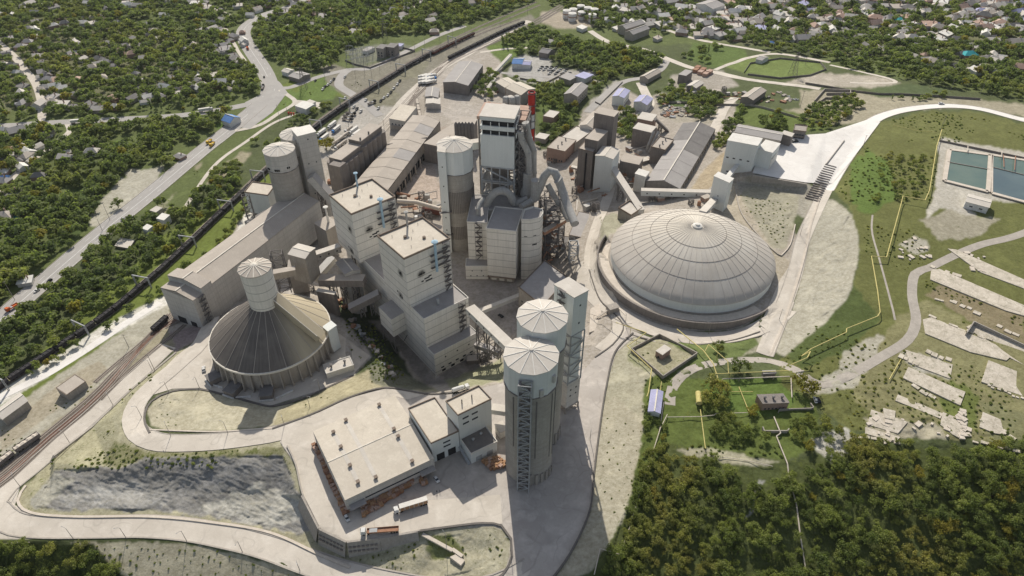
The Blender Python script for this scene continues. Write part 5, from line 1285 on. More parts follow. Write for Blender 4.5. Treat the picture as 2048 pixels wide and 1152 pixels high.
for s, t in ((.19, .15), (.19, .39), (.19, .66), (.19, .88), (.37, .06), (.37, .92), (.78, .05), (.78, .47), (.78, .58), (.78, .93)):
    p = onroof(s, t); m = MB(); m.box((p.x, p.y, p.z-.2), 1.2, 1.2, 1.1, rotw); m.box((p.x, p.y, p.z+.9), 1.7, 1.7, .4, rotw); m.build('roof_vent', 'parapet', root)
windows(root, wq[1], wq[2], 4.2, 5, 7.5, .9, mat='glass', t0=.22, t1=.9); windows(root, wq[1], wq[2], .0, 1, 5, 4.2, 'gate', 'dark', .02, .2)
windows(root, wq[1], wq[2], .0, 1, 5, 4, 'gate', 'dark', .84, .98)
for t in (.11, .9):
    c = lerp(wq[1], wq[2], t); m = MB(); m.box((c.x+.8, c.y-1.5, 4.6), 7.5, 3, .3, rotw); m.build('canopy', 'roof_grey', root)
m = MB(); m.beam(Vector((*lerp(wq[1], wq[2], .25)[:2], .5))+Vector((.4, -1, 0)), Vector((*lerp(wq[1], wq[2], .84)[:2], .5))+Vector((.4, -1, 0)), 2, 1.2); m.build('loading_dock', 'slab', root)
b2 = bldg('packing_house', 'white flat roofed middle block between the warehouse and the three storey packing tower', 'building', [(816.8, 818), (862.2, 887.4), (917.7, 864.5)], 15, 'panel_tower', 'roof_dust', 'flat', zb=-.3)
q, z_, zb_ = bld_info[b2.name]; windows(b2, q[1], q[2], 11, 1, 3.8, 1., t0=.3, t1=.8); windows(b2, q[1], q[2], 8, 1, 3.8, 1., t0=.3, t1=.8); windows(b2, q[1], q[2], 0, 2, 4.2, 5, 'gate', 'dark')
b3 = bldg('packing_tower', 'taller white flat roofed packing tower right of the middle block, with window bands', 'building', [(891.9, 803.7), (915.9, 831.2), (984.9, 801.5)], 26, 'panel_tower', 'roof_dust', 'flat', zb=-.3)
q, z_, zb_ = bld_info[b3.name]
for zz in (17.5, 21.5):
    for a, b in ((.1, .33), (.38, .6)): windows(b3, q[1], q[2], zz, 1, 3.4, 1.1, t0=a, t1=b)
for t in (.3, .6):
    p = lerp(lerp(q[0], q[3], t), lerp(q[1], q[2], t), .5); m = MB(); m.tube([p, p+Vector((0, 0, 3))], .3, 8); m.build('roof_pipe', 'steel', b3)
b4 = bldg('packing_annex', 'low annex with dark flat roof in front of the packing tower', 'building', [(919.4, 875.9), (942, 908.8), (994.5, 884.8)], 7.5, 'panel_tower', 'roof_dark', 'flat', zb=-.3, rims='metal_white')
q, z_, zb_ = bld_info[b4.name]; windows(b4, q[1], q[2], 0, 2, 3.4, 3.6, 'gate', 'steel_light')
for i, (x_, y_) in enumerate(((.35, .4), (.7, .3))):
    p = lerp(lerp(q[0], q[3], x_), lerp(q[1], q[2], x_), y_); m = MB(); m.lathe(p.x, p.y, [(.5, z_), (.5, z_+1), (.8, z_+1.1), (.1, z_+1.6)], 10); m.build('roof_vent', 'steel_light', b4, True)
m = MB(); a = q[0]; b = q[1]; nn = wallnormal(a, b); nn = nn if nn.x < 0 else -nn
m.beam(Vector((*(a+nn*1.2)[:2], 4)), Vector((*(b+nn*1.2)[:2], .4)), 1.4, .3); m.build('stair', 'steel_light', b4)
gallery('conveyor', 'short covered bridge from the packing tower to the nearest silo', P(984, 818, 12), P(1012, 822, 12), 4, 3.4, 'panel_grey', 'roof_light', 0)
bldg('hopper_house', 'white stepped machine casing between the packing annex and the nearest silo', 'building', [(990, 850), (1000, 866), (1014, 858)], 5, 'metal_white', 'roof_light', 'plain')
gallery('conveyor', 'long covered conveyor from the white mill wing to the front silos', P(940, 618, 11), P(1030, 704, 11), 6, 4, 'panel_white', 'roof_light', 3, win=6)
gallery('conveyor', 'lower covered conveyor under the long one by the second silo', P(952, 690, -12), P(1000, 706, -8), 3.5, 3, 'conc', 'roof_grey', 1)
# retaining wall below the loading yard with rows of round holes
tw = [(606, 992), (640, 1058), (694, 1083.5), (760, 1075.5), (836, 1062)]; root = T('retaining_wall', 'grey concrete retaining wall below the loading yard corner', 'wall', G(694, 1083))
for i in range(4):
    a, b = G(*tw[i]), G(*tw[i+1]); d0, d1 = ((-5.5, -8.8), (-8.8, -8.5), (-8.5, -6), (-6, -3))[i]
    d = (b-a).normalized(); n_ = Vector((d.y, -d.x, 0)); n_ = n_ if n_.y < 0 else -n_
    m = MB(); A_, B_ = a+n_*.9, b+n_*.9; m.poly([(A_.x+n_.x*3, A_.y+n_.y*3, d0-1), (B_.x+n_.x*3, B_.y+n_.y*3, d1-1), (B_.x, B_.y, .5), (A_.x, A_.y, .5)]); m.poly([(A_.x, A_.y, .5), (B_.x, B_.y, .5), (b.x, b.y, .5), (a.x, a.y, .5)])
    m.build('wall_panel', 'conc', root)
    if i in (1, 2):
        for j in range(7):
            for r__ in (0, 1):
                c = lerp(A_, B_, (j+.6)/7.6); zz = -2.6-2.2*r__; c = c+n_*(-zz*.34)
                m = MB(); m.box((c.x+n_.x*.15, c.y+n_.y*.15, zz), 1.2, .5, .9, math.atan2(d.y, d.x)); m.build('drain_box', 'conc_dark', root)
# ================================================================ blocks behind the front silos
LV = -20.
bldg('workshop', 'low flat roofed block directly behind the second front silo', 'building', [(1037.6, 575), (1085, 613), (1136, 556)], ((1038, 612), (1037.6, 575)), 'conc', 'roof_grey', 'flat', zb=-.5, square=False, win=((0, 2, 6, 3, 1.2, 1),))
gallery('conveyor', 'narrow covered conveyor crossing the yard behind the front silos', P(944, 630, 3), P(1040, 592, 3), 2.6, 2.4, 'metal_white', 'roof_light', 0)
bldg('service_building', 'small grey machine house behind the elevator tower of the front silos', 'building', [(1135, 560), (1150, 575), (1170, 565)], 5, 'conc', 'roof_grey', 'plain')
LV = 0.
# hoppers and belts at the hill foot right of the elevator tower
root = T('crusher', 'small steel hopper station with belts on the grass island right of the elevator tower', 'machinery', G(1205, 640))
p = G(1225, 622); m = MB(); m.box(p, 7, 5, 4, .4); m.build('hopper', 'conc', root); m = MB(); m.beam(p+Vector((0, 0, 4)), G(1190, 640, 1), 1.2, .5); m.build('belt', 'slab', root); m = MB(); m.beam(p+Vector((3, 0, 3.5)), G(1250, 640, 4), 1., .4); m.build('belt', 'slab', root)
p = G(1196, 632); m = MB(); m.prism([tuple(G(u, v)[:2]) for u, v in ((1180, 625), (1200, 605), (1215, 625), (1205, 652), (1178, 668))], -6, p.z+.6); m.build('slab', 'slab', root)
# ================================================================ group behind the dome
bldg('tall_bin_house', 'tall pale blue bin house with gabled roof, left of the long barn', 'tower', [(1191, 310.7), (1226, 318), (1240, 299.5)], ((1218, 384.4), (1226, 318)), 'panel_tower', 'roof_light', 'gable', ridge=1, rise=1.2)
bldg('old_mill', 'tall dark concrete house with pipes, highest of the old mill blocks', 'industrial building', [(1188.6, 226), (1228, 234), (1238, 223)], 50, 'conc_dark', 'roof_tan', 'plain')
bldg('old_mill', 'brown stepped block in front of the tall dark concrete house', 'industrial building', [(1170, 277), (1196, 282.5), (1219, 263)], 40, 'conc_dark', 'roof_tan', 'plain')
r_ = bldg('old_mill', 'lowest brown concrete block with one dark upright pipe, left of the pale bin house', 'industrial building', [(1157, 297), (1186, 305), (1200, 284)], 33, 'conc_dark', 'roof_tan', 'flat', par=.5)
q, z_, zb_ = bld_info[r_.name]; m = MB(); c = lerp(q[0], q[1], .55); m.beam(Vector((c.x, c.y-.6, zb_)), Vector((c.x, c.y-.6, z_-2)), 1.1, .8); m.build('down_pipe', 'dark', r_)
gallery('conveyor', 'flat covered walkway at the foot of the brown mill blocks', P(1143, 334, -2), P(1194, 347, -2), 3, 1.6, 'conc', 'roof_light', 3)
bldg('transfer_house', 'dark blue-grey boxy house behind the square block with roof vents', 'building', [(1265.8, 257), (1302, 265.5), (1312.7, 254)], ((1299, 297), (1302, 265.5)), 'conc_dark', 'roof_light', 'plain')
bldg('transfer_house', 'small brown house with pale roof behind the dark blue-grey boxy house', 'building', [(1274.5, 237), (1304, 243), (1313.6, 230)], 11, 'brick', 'roof_light', 'plain', win=((0, 1, 4, 6, 1.2, 1.4),))
bldg('mill_block', 'square brown block with four black roof vents beside the long barn', 'building', [(1302, 294), (1330, 301), (1347.4, 280.3)], 13, 'conc_dark', 'roof_tan', 'flat', vents=3)
bldg('service_building', 'low grey porch house between the pale bin house and the square brown block', 'building', [(1240, 322), (1278, 330), (1286, 315)], 12, 'conc_dark', 'roof_tan', 'plain')
for i, pth in enumerate(([(1318, 263, 12), (1304, 290, 2), (1298, 305, -6)], [(1308, 262, 12), (1297, 290, 1), (1293, 302, -6)])):
    o = MB(); o.tube([P(*a) for a in pth], 1.1, 10); tag(o.build('gas_pipe', 'duct', None, True), ('right', 'left')[i]+' one of two steep grey pipes on the dark boxy house', 'pipe')
p = G(1330, 250); m = MB()
gallery('conveyor', 'dark steel belt frame sloping into the scrap heap behind the brown house', P(1310, 238, 6), P(1335, 262, -6), 5, 2, 'steel', 'steel', 1)
# long barn
root = T('long_barn', 'long barn with grey and dark roof halves behind the round dome', 'barn', G(1360, 330)); zb_ = -4.; ze = 6.
A_, B_, C_, D_ = P(1292, 362, ze), P(1360, 378, ze), P(1431, 258, ze), P(1366, 246, ze); xy = [(p.x, p.y) for p in (A_, B_, C_, D_)]
m = MB(); m.prism(xy, -14, ze); r0, r1 = (A_+B_)/2, (C_+D_)/2; r0.z = r1.z = ze+4; m.poly([A_, B_, r0]); m.poly([C_, D_, r1]); m.build('wall', 'conc_dark', root); m = MB(); u = Vector((0, 0, .2))
for i in range(6):
    t0, t1 = i/6, (i+1)/6-.003; k = 1 if i >= 4 else 0
    m.poly([lerp(B_, C_, t0)+u, lerp(B_, C_, t1)+u, lerp(r0, r1, t1)+u, lerp(r0, r1, t0)+u], 1 if i >= 3 else 0); m.poly([lerp(r0, r1, t0)+u, lerp(r0, r1, t1)+u, lerp(A_, D_, t1)+u, lerp(A_, D_, t0)+u], 1 if i >= 4 else 0)
m.poly([A_+u, r0+u, B_+u, B_-u*3, r0-u*3, A_-u*3]); m.build('roof', ['roof_grey', 'roof_dark'], root); m = MB(); m.beam(r0+u*2, r1+u*2, .9, .3); m.build('ridge_cap', 'seam_light', root)
for i in range(14):
    c = lerp(B_, C_, .04+.92*i/14); m = MB(); m.box((c.x+.3, c.y-.3, -6), 1, .8, 11, .9); m.build('pier', 'conc', root)
bldg('transfer_tower', 'small white cube tower between the conveyor and the gable of the long barn', 'tower', [(1270, 347.5), (1291, 354), (1297, 343.6)], ((1288.4, 384.4), (1291, 354)), 'metal_white', 'metal_white', 'plain')
T3 = bldg('transfer_tower', 'tall pale blue tower with sloping conveyor just behind the right of the dome', 'tower', [(1428, 352.5), (1458.5, 366), (1464, 356)], ((1447, 423.6), (1458.5, 366)), 'panel_tower', 'metal_white', 'plain', win=((0, 2, 1, 8, .8, .8),))
gallery('conveyor', 'long white covered conveyor running level in front of the long barn', P(1282, 384, 3), P(1430, 388, 6), 4.2, 4.4, 'panel_tower', 'roof_light', 6, win=6)
gallery('conveyor', 'short white conveyor from the tall pale tower onto the dome top', P(1428, 402, 11), P(1404, 428, 26), 4.5, 3.6, 'metal_white', 'roof_light', 0)
gallery('conveyor', 'long sloping conveyor from the pale bin house down behind the dome', P(1226, 338, 10), P(1282, 424, 6), 5, 3.6, 'panel_grey', 'roof_light', 2)
gallery('conveyor', 'thin white conveyor from the big white house to the tall pale tower', P(1476, 330, 14), P(1450, 362, 17), 3, 3, 'metal_white', 'metal_white', 0)
bldg('hopper_house', 'small open grey bin beside the end of the sloping conveyor left of the dome', 'building', [(1237, 417), (1262, 432), (1280, 415)], 5, 'conc', 'roof_light', 'flat', par=1.2)
# big white crushing house on the right
Wb = bldg('crusher_house', 'big white house with bright roof beside the white dusty yard', 'industrial building', [(1455, 281), (1515, 292), (1525, 277)], ((1509, 342), (1515, 292.5)), 'panel_tower', 'metal_white', 'plain', square=False, zb=0)
q, z_, zb_ = bld_info[Wb.name]
for t in (.1, .32, .55, .8):
    for dt in (0, .035): windows(Wb, q[0], q[1], 20 if q[0].x < q[1].x else 20, 1, 1.1, 1., mat='dark', t0=t-.04+dt, t1=t+.04+dt)
for t in (.2, .42, .66):
    for dt in (0, .035): windows(Wb, q[0], q[1], 8, 1, 1.1, 1., mat='dark', t0=t-.04+dt, t1=t+.04+dt)
bldg('crusher_house', 'white sloped roof end wing right of the big white house', 'industrial building', [(1515, 298), (1545, 306), (1562, 288)], 15, 'panel_tower', 'metal_white', 'plain')
bldg('loading_tower', 'narrow white annex with flat grey roof at the near right of the big white house', 'tower', [(1526, 314), (1543, 320), (1549, 301)], 9, 'metal_white', 'roof_light', 'flat', par=.4, rims='metal_white')
bldg('workshop', 'long grey gabled hall directly behind the big white house', 'hall', [(1470, 264), (1561, 281), (1566, 265)], 9, 'conc', 'roof_grey', 'gable', rise=1.5)
bldg('workshop', 'brown concrete cube beside the far right of the grey gabled hall', 'building', [(1563, 268), (1583, 274), (1587, 267)], 9, 'conc_dark', 'roof_light', 'plain')
bldg('workshop', 'two storey brown ruin with dark windows at the edge of the white yard', 'building', [(1587, 261), (1612, 264), (1618, 253)], 7, 'conc_dark', 'conc', 'flat', win=((0, 2, 4, 1.2, 1.8, 1.3),))
# yard retaining wall and stairs down the ramp
a, b = P(1505, 351, 13), P(1613, 370, 13); m = MB(); m.beam(Vector((a.x, a.y, 9.4)), Vector((b.x, b.y, 9.8)), 1.2, 8.4); tag(m.build('retaining_wall', 'conc', None), 'straight concrete retaining wall below the white dusty yard', 'wall')
a, b = G(1538, 335), G(1622, 352)
root = T('ramp_stairs', 'long flight of dark cross beams set in the ramp road below the white yard', 'stairs', G(1640, 385))
for i in range(17):
    t = i/16; a = G(1651-39*t, 331+63*t, .5) if False else G(1650-40*t, 330+66*t, .6); b = G(1672-34*t, 336+68*t, .6); m = MB(); m.beam(a, b, .9, .9); m.build('step_beam', 'conc_dark', root)
m = MB(); a, b = G(1688, 283, .2), G(1652, 330, .2); m.beam(a, b, .6, 2.6); tag(m.build('parapet_wall', 'conc', None), 'low grey wall between the white yard and the ramp road', 'wall')
# ================================================================ offices and halls further back
def S(name, label, cat, px, h, wall='conc', roof='roof_grey', style='gable', **k): return bldg(name, label, cat, px, h, wall, roof, style, **k)
S('warehouse', 'large grey warehouse with ribbed roof and one white roof stripe beside the freight road', 'warehouse', [(886, 164), (936, 171), (956, 128)], 11, 'conc_dark', 'roof_grey', ridge=1, rise=2.2, win=((0, 1, 5, .4, 4, 4.5),))
S('shed', 'grey two part shed left of the large ribbed warehouse, right above the long hall', 'shed', [(850, 193), (876, 195), (870, 176)], 7, 'conc', 'roof_grey', ridge=1, rise=1.2)
S('shed', 'pale front half of the two part shed left of the large ribbed warehouse', 'shed', [(852, 207), (880, 208), (876, 196)], 6, 'panel_grey', 'roof_light', ridge=1, rise=1.)
S('depot', 'white two storey depot with lit roof boxes between the rail tracks and the long hall', 'building', [(778, 237), (810, 243), (824, 213)], 11, 'panel_grey', 'roof_dust', 'plain', win=((0, 2, 4, 3, 1.4, 1.4), (1, 1, 6, 4, 1.4, 1.4)))
S('annex', 'low grey lean-to at the near left of the white two storey depot', 'building', [(782, 250), (806, 254), (812, 243)], 5, 'conc', 'roof_grey', 'plain')
S('filter_house', 'dusty brown filter house with steel bins behind the centre silo', 'industrial building', [(911, 252), (944, 257), (950, 238)], 22, 'conc_dark', 'roof_tan', 'plain')
for i in range(6):
    p = P(912+i*6.5, 250, 4); m = MB(); m.lathe(p.x, p.y, [(.3, -23), (1.4, -12), (1.7, -6), (1.7, 5), (.3, 7)], 10); m.build('steel_bin', 'steel', bpy.data.objects['filter_house'] if False else COL.objects['filter_house'], True)
S('workshop', 'flat roofed pale workshop with small vents between the long hall and the filter house', 'building', [(872, 268), (900, 280), (940, 252)], 9, 'conc', 'roof_tan', 'plain')
S('workshop', 'grey boxy workshop just left of the centre silo at the end of the long hall', 'building', [(848, 287), (872, 292), (905, 272)], 18, 'conc_dark', 'roof_tan', 'plain')
bldg('transfer_bridge', 'pale box bridge from the centre silo top to the preheater tower', 'bridge', [(938, 286), (944, 292), (966, 286)], 44, 'panel_tower', 'roof_light', 'plain', zb=18) if False else None
LV = -25.; gallery('conveyor', 'pale box bridge from the centre silo top to the preheater tower', P(942, 290, 66), P(972, 286, 66), 5, 5, 'panel_tower', 'roof_light', 0); LV = 0.
S('factory_hall', 'hall with rounded dusty roof behind the preheater tower', 'hall', [(1012, 176), (1042, 190), (1068, 176)], 11, 'conc', 'roof_dust', ridge=0, rise=2.5)
S('factory_hall', 'lower dusty hall left of the rounded roof behind the preheater tower', 'hall', [(992, 164), (1010, 175), (1030, 163)], 9, 'conc', 'roof_dust', 'gable', ridge=0, rise=1.5)
S('office', 'small office with bright blue roof beside the car park', 'office', [(1024, 127), (1044, 128), (1050, 117)], 6, 'white', 'blue_roof', ridge=0, rise=2.5)
S('office', 'small white house right next to the blue roofed office', 'office', [(1044, 129), (1060, 130), (1064, 122)], 5, 'white', 'lilac_roof', ridge=0, rise=1.5)
S('office_block', 'three storey hip roofed office block right of the chimney', 'office', [(1128, 188), (1155, 193), (1177, 172)], 10, 'conc', 'roof_grey', ridge=1, rise=2.5, win=((0, 3, 5, .8, 1.2, 1.4),))
S('office_block', 'pale blue two storey office with lilac roof beside the wide road', 'office', [(1225, 192), (1248, 196), (1260, 181)], 9, 'panel_tower', 'lilac_roof', ridge=1, rise=1.5, win=((0, 2, 5, 1, 1, 1.3),))
S('office_block', 'white gabled house with lilac roof below the two storey blue office', 'house', [(1268, 203), (1294, 210), (1302, 196)], 7, 'white', 'lilac_roof', ridge=1, rise=2., win=((0, 1, 3, 1.4, 1.2, 1.3),))
S('laboratory', 'brown two storey brick house with roof vents left of the old mill', 'building', [(1094, 295), (1130, 303), (1155, 281)], 10, 'brick', 'roof_tan', 'flat', par=.3, win=((0, 2, 6, 1, 1.2, 1.6), (1, 2, 5, 1, 1.2, 1.6)), vents=3)
S('settling_house', 'block with four pale square roof fields behind the brown brick house', 'building', [(1118, 277), (1150, 288), (1182, 262)], 7, 'conc', 'roof_light', 'flat', par=.7)
S('factory_hall', 'white gabled hall left behind the tall dark mill house', 'hall', [(1160, 250), (1185, 256), (1208, 228)], 9, 'metal_white', 'roof_tan', ridge=1, rise=2)
S('annex', 'small pale lean-to below the white gabled hall by the dark mill', 'building', [(1150, 262), (1184, 272), (1190, 252)], 6, 'metal_white', 'roof_light', 'plain')
S('garage_block', 'small brick block right of the banded chimney in the trees', 'building', [(1086, 232), (1107, 236), (1122, 224)], 6, 'brick', 'roof_light', 'flat', par=.3)
S('shed', 'narrow white shed roof at the foot of the banded chimney', 'shed', [(1070, 275), (1090, 279), (1100, 270)], 4, 'conc', 'roof_light', 'plain')
S('office_block', 'lilac flat roofed hall behind the three storey office block', 'hall', [(1150, 152), (1170, 158), (1188, 150)], 5, 'white', 'lilac_roof', 'plain')
S('workshop', 'grey workshop with stack right of the car park', 'building', [(1118, 154), (1140, 161), (1156, 152)], 5, 'conc', 'roof_grey', 'plain')
S('hip_house', 'large grey hip roofed house behind the blue roofed office', 'house', [(1078, 104), (1096, 107), (1116, 102)], 6, 'conc_dark', 'roof_grey', rise=3)
S('gym', 'long brown roofed house beside the trees in the office quarter', 'house', [(1280, 153), (1296, 158), (1322, 143)], 5, 'conc', 'roof_tan', ridge=1, rise=2)
S('warehouse', 'dark grey two storey store house near the red containers', 'warehouse', [(1357, 149), (1372, 152), (1389, 143)], 9, 'conc_dark', 'roof_grey', 'plain')
S('shed', 'grey arched shed beside the dark two storey store house', 'shed', [(1374, 171), (1392, 176), (1408, 166)], 5, 'conc', 'roof_light', ridge=1, rise=1.5)
S('garage_block', 'long brown roofed garage at the wall right of the store houses', 'building', [(1482, 194), (1506, 200), (1538, 182)], 6, 'conc_dark', 'roof_tan', ridge=1, rise=1.8)
S('house', 'small hip roofed house on the bright lawn right of the junction', 'house', [(1512, 118), (1524, 121), (1540, 115)], 4, 'white', 'roof_grey', rise=1.5)
S('apartment_block', 'long two storey block with grey hip roof in the town centre', 'building', [(1236, 52), (1252, 58), (1289, 46)], 8, 'conc', 'roof_grey', ridge=1, rise=3, win=((1, 2, 8, 1.5, 1, 1.4),))
S('apartment_block', 'second long block with grey roof below the first in the town centre', 'building', [(1250, 64), (1266, 69), (1300, 57)], 8, 'conc', 'roof_grey', ridge=1, rise=3, win=((1, 2, 8, 1.5, 1, 1.4),))
S('school', 'long pale school with grey roof high in the town', 'building', [(1392, 8), (1426, 18), (1450, 10)], 9, 'white', 'roof_grey', ridge=1, rise=3)
S('house', 'bright white roofed shed beside the storage tanks', 'shed', [(1153, 54), (1165, 59), (1172, 53)], 4, 'white', 'metal_white', 'plain')
for i, (u, v) in enumerate(((1238, 147), (1250, 144))):
    pass
for i, (u, v, r, g) in enumerate([(1390, 139, 0, 'rust'), (1400, 143, 0, 'pink_roof'), (1410, 147, 0, 'pink_roof'), (1405, 138, 0, 'rust'), (1418, 142, 0, 'pink_roof'), (1394, 134, 0, 'rust')]):
    bldg('storage_container', ('dark red', 'pink', 'faded pink', 'rusty red', 'pale pink', 'deep red')[i]+' flat roofed store in the red group beside the dark store house', 'container', [(u-5, v), (u+3, v+2), (u+9, v-1.5)], 3, g, g, 'plain')
# electrical station and filling station
S('substation', 'left one of two grey transformer houses beside the railway', 'building', [(752, 96), (766, 98), (774, 90)], 11, 'conc', 'roof_dark', 'plain', win=((0, 2, 2, 2, 1.6, 2),))
S('substation', 'right one of two grey transformer houses beside the railway', 'building', [(772, 94), (788, 96), (796, 88)], 11, 'conc_dark', 'roof_dark', 'plain', win=((0, 2, 2, 2, 1.6, 2),))
S('substation', 'long low white switch house left of the transformer houses', 'building', [(724, 101), (734, 103), (750, 95)], 4, 'white', 'roof_grey', 'plain')
S('substation', 'low lilac roofed shed right of the transformer houses', 'shed', [(792, 92), (802, 93), (808, 88)], 4, 'white', 'lilac_roof', 'plain')
for i in range(16):
    u, v = 700+(i % 5)*10+rng.uniform(-2, 2), 132-(i//5)*9-(i % 5)*2; g = G(u, v); root = T('switch_frame', 'steel switchgear frame in the fenced yard beside the railway', 'electrical frame', g, 'switchgear frames in the electrical yard')
    m = MB(); w_ = 4; m.beam(g+Vector((-w_, 0, 0)), g+Vector((-w_, 0, 8)), .35); m.beam(g+Vector((w_, 0, 0)), g+Vector((w_, 0, 8)), .35); m.beam(g+Vector((-w_, 0, 8)), g+Vector((w_, 0, 8)), .35); m.beam(g+Vector((0, 0, 8)), g+Vector((0, 0, 11)), .3); m.build('frame', 'steel_light', root)
fs = bldg('filling_station', 'white filling station canopy with red pumps beside the highway', 'canopy', [(590, 212), (612, 219), (626, 208)], 5.5, 'white', 'metal_white', 'plain')
S('shop', 'white shop behind the filling station canopy', 'shop', [(606, 207), (618, 211), (630, 203)], 4, 'white', 'roof_light', 'plain')
for i in range(3):
    g = G(578+i*5, 229+i*.7); m = MB(); m.box(g, 1.3, 1, 2.2); m.box(g+Vector((0, 0, 2.2)), 1.6, 1.2, .4); o = tag(m.build('fuel_pump', 'red', None), 'red fuel price board in front of the filling station', 'sign', 'red boards at the filling station')
S('restaurant', 'house with blue and white tent roof on the corner lawn by the highway', 'house', [(443, 240), (460, 246), (478, 234)], 5, 'white', 'blue_roof', rise=3.5)
S('shop', 'pale shop left of the green canopy beside the highway junction', 'shop', [(563, 142), (576, 146), (588, 140)], 5, 'white', 'roof_light', rise=1.5)
S('shop', 'long house with dark green front beside the highway junction', 'shop', [(577, 152), (598, 158), (620, 148)], 5, 'conc_dark', 'roof_grey', rise=1.5)
# tanks in the town
for i, (u, v) in enumerate([(1133, 30), (1144, 36), (1161, 20), (1175, 24), (1146, 27), (1163, 33), (1188, 27), (1184, 38)]):
    g = G(u, v+5); r = 5.4; root = T('storage_tank', 'white cylindrical fuel tank in the tank farm at the top of the town', 'tank', g, 'white fuel tanks'); m = MB(); m.lathe(g.x, g.y, [(r, g.z-.3), (r, g.z+9.5)], 24); m.build('shell', 'tank_white', root, True); m = MB(); m.lathe(g.x, g.y, [(r+.1, g.z+9.5), (.2, g.z+11)], 24); m.build('roof', 'metal_white', root, True)
    m = MB(); m.lathe(g.x, g.y, [(r+.08, g.z+4.6), (r+.08, g.z+5.8)], 24); m.build('band', 'rust', root, True)
# white boxes beside the highway
S('pump_house', 'white cube house beside the highway, right one of the pair', 'building', [(313, 437), (328, 441), (337, 430)], 6, 'white', 'metal_white', 'plain')
S('pump_house', 'white kiosk with blue front left of the white cube beside the highway', 'building', [(284, 457), (295, 461), (303, 452)], 6, 'panel_tower', 'metal_white', 'plain')
S('pump_house', 'grey house behind the two white cubes beside the highway', 'building', [(300, 421), (312, 425), (324, 416)], 5, 'conc', 'roof_light', 'plain')
S('slab_roof', 'flat pale roof sunk in the bushes below the white cubes', 'building', [(230, 492), (258, 497), (262, 480)], 1.5, 'conc', 'roof_light', 'plain')
# left edge yard
S('workshop', 'long pale roofed shed with roof hatches at the left picture edge beside the dusty road', 'shed', [(-10, 822), (5, 838), (50, 797)], 6, 'conc', 'roof_light', ridge=1, rise=1.5)
S('workshop', 'small flat roofed ruin beside the rails near the left edge', 'ruin', [(112, 776), (133, 790), (170, 762)], 5, 'conc', 'roof_tan', 'flat', par=.2)
# hilltop
S('pump_house', 'white house with grey roof in front of the water basins', 'house', [(1932, 403), (1978, 415), (1984, 400)], 5, 'white', 'roof_light', 'gable', rise=.8, win=((0, 1, 2, 2.5, 2, .9),))
# ================================================================ gas compound
LV = 0.
def wallrun(px, h, w, mat, label, name='wall', cat='wall'):
    root = T(name, label, cat, G(*px[0]))
    for a, b in zip(px[:-1], px[1:]):
        A_, B_ = G(*a), G(*b); m = MB(); m.beam(A_+Vector((0, 0, h/2-.3)), B_+Vector((0, 0, h/2-.3)), w, h+.6); m.build('wall_panel', mat, root)
wallrun([(1262, 703), (1325, 758), (1393, 712), (1318, 674), (1262, 703)], 2.8, .5, 'conc', 'square concrete compound wall round the small gas hut')
S('gas_hut', 'tiny brown hut with flat pale roof inside the square walled compound', 'hut', [(1312, 702), (1325, 710), (1343, 699)], 4, 'brick', 'roof_light', 'plain', win=((0, 1, 1, 1, 1, 1.2),))
S('gas_hut', 'blue striped metal hut beside the slope left of the gas yard', 'hut', [(1297, 822), (1320, 826), (1327, 784)], 3.4, 'panel_tower', 'lilac_roof', ridge=1, rise=.9, win=((0, 1, 5, .8, .7, 1.4),))
S('boiler_house', 'long brown roofed boiler house in the gas yard', 'building', [(1514, 790), (1526, 808), (1578, 806)], 4.2, 'brick', 'conc_dark', 'plain', square=False, win=((1, 1, 6, 1.2, .9, 1),), vents=3)
S('shed', 'small grey shed beside the path above the boiler house', 'shed', [(1525, 742), (1527, 748), (1552, 747)], 2.6, 'conc_dark', 'roof_grey', 'plain', square=False)
wallrun([(1524, 858), (1527, 866), (1573, 866), (1576, 862)], 2.0, .5, 'conc', 'low stone wall frame below the boiler house')
wallrun([(1556, 826), (1558, 822), (1620, 820), (1626, 818), (1620, 810)], 1.6, .4, 'conc', 'low wall right of the boiler house near the parked car')
g = G(1396, 800); root = T('gas_tank', 'yellow horizontal gas tank among the pipes left of the bushes', 'tank', g); m = MB(); m.tube([G(1395, 790, 2), G(1397, 812, 2)], 1.5, 14); m.build('shell', 'pipe_yellow', root, True)
for v in (794, 808): m = MB(); m.box(G(1396, v, -.2), 2.4, .6, 1.4); m.build('cradle', 'conc', root)
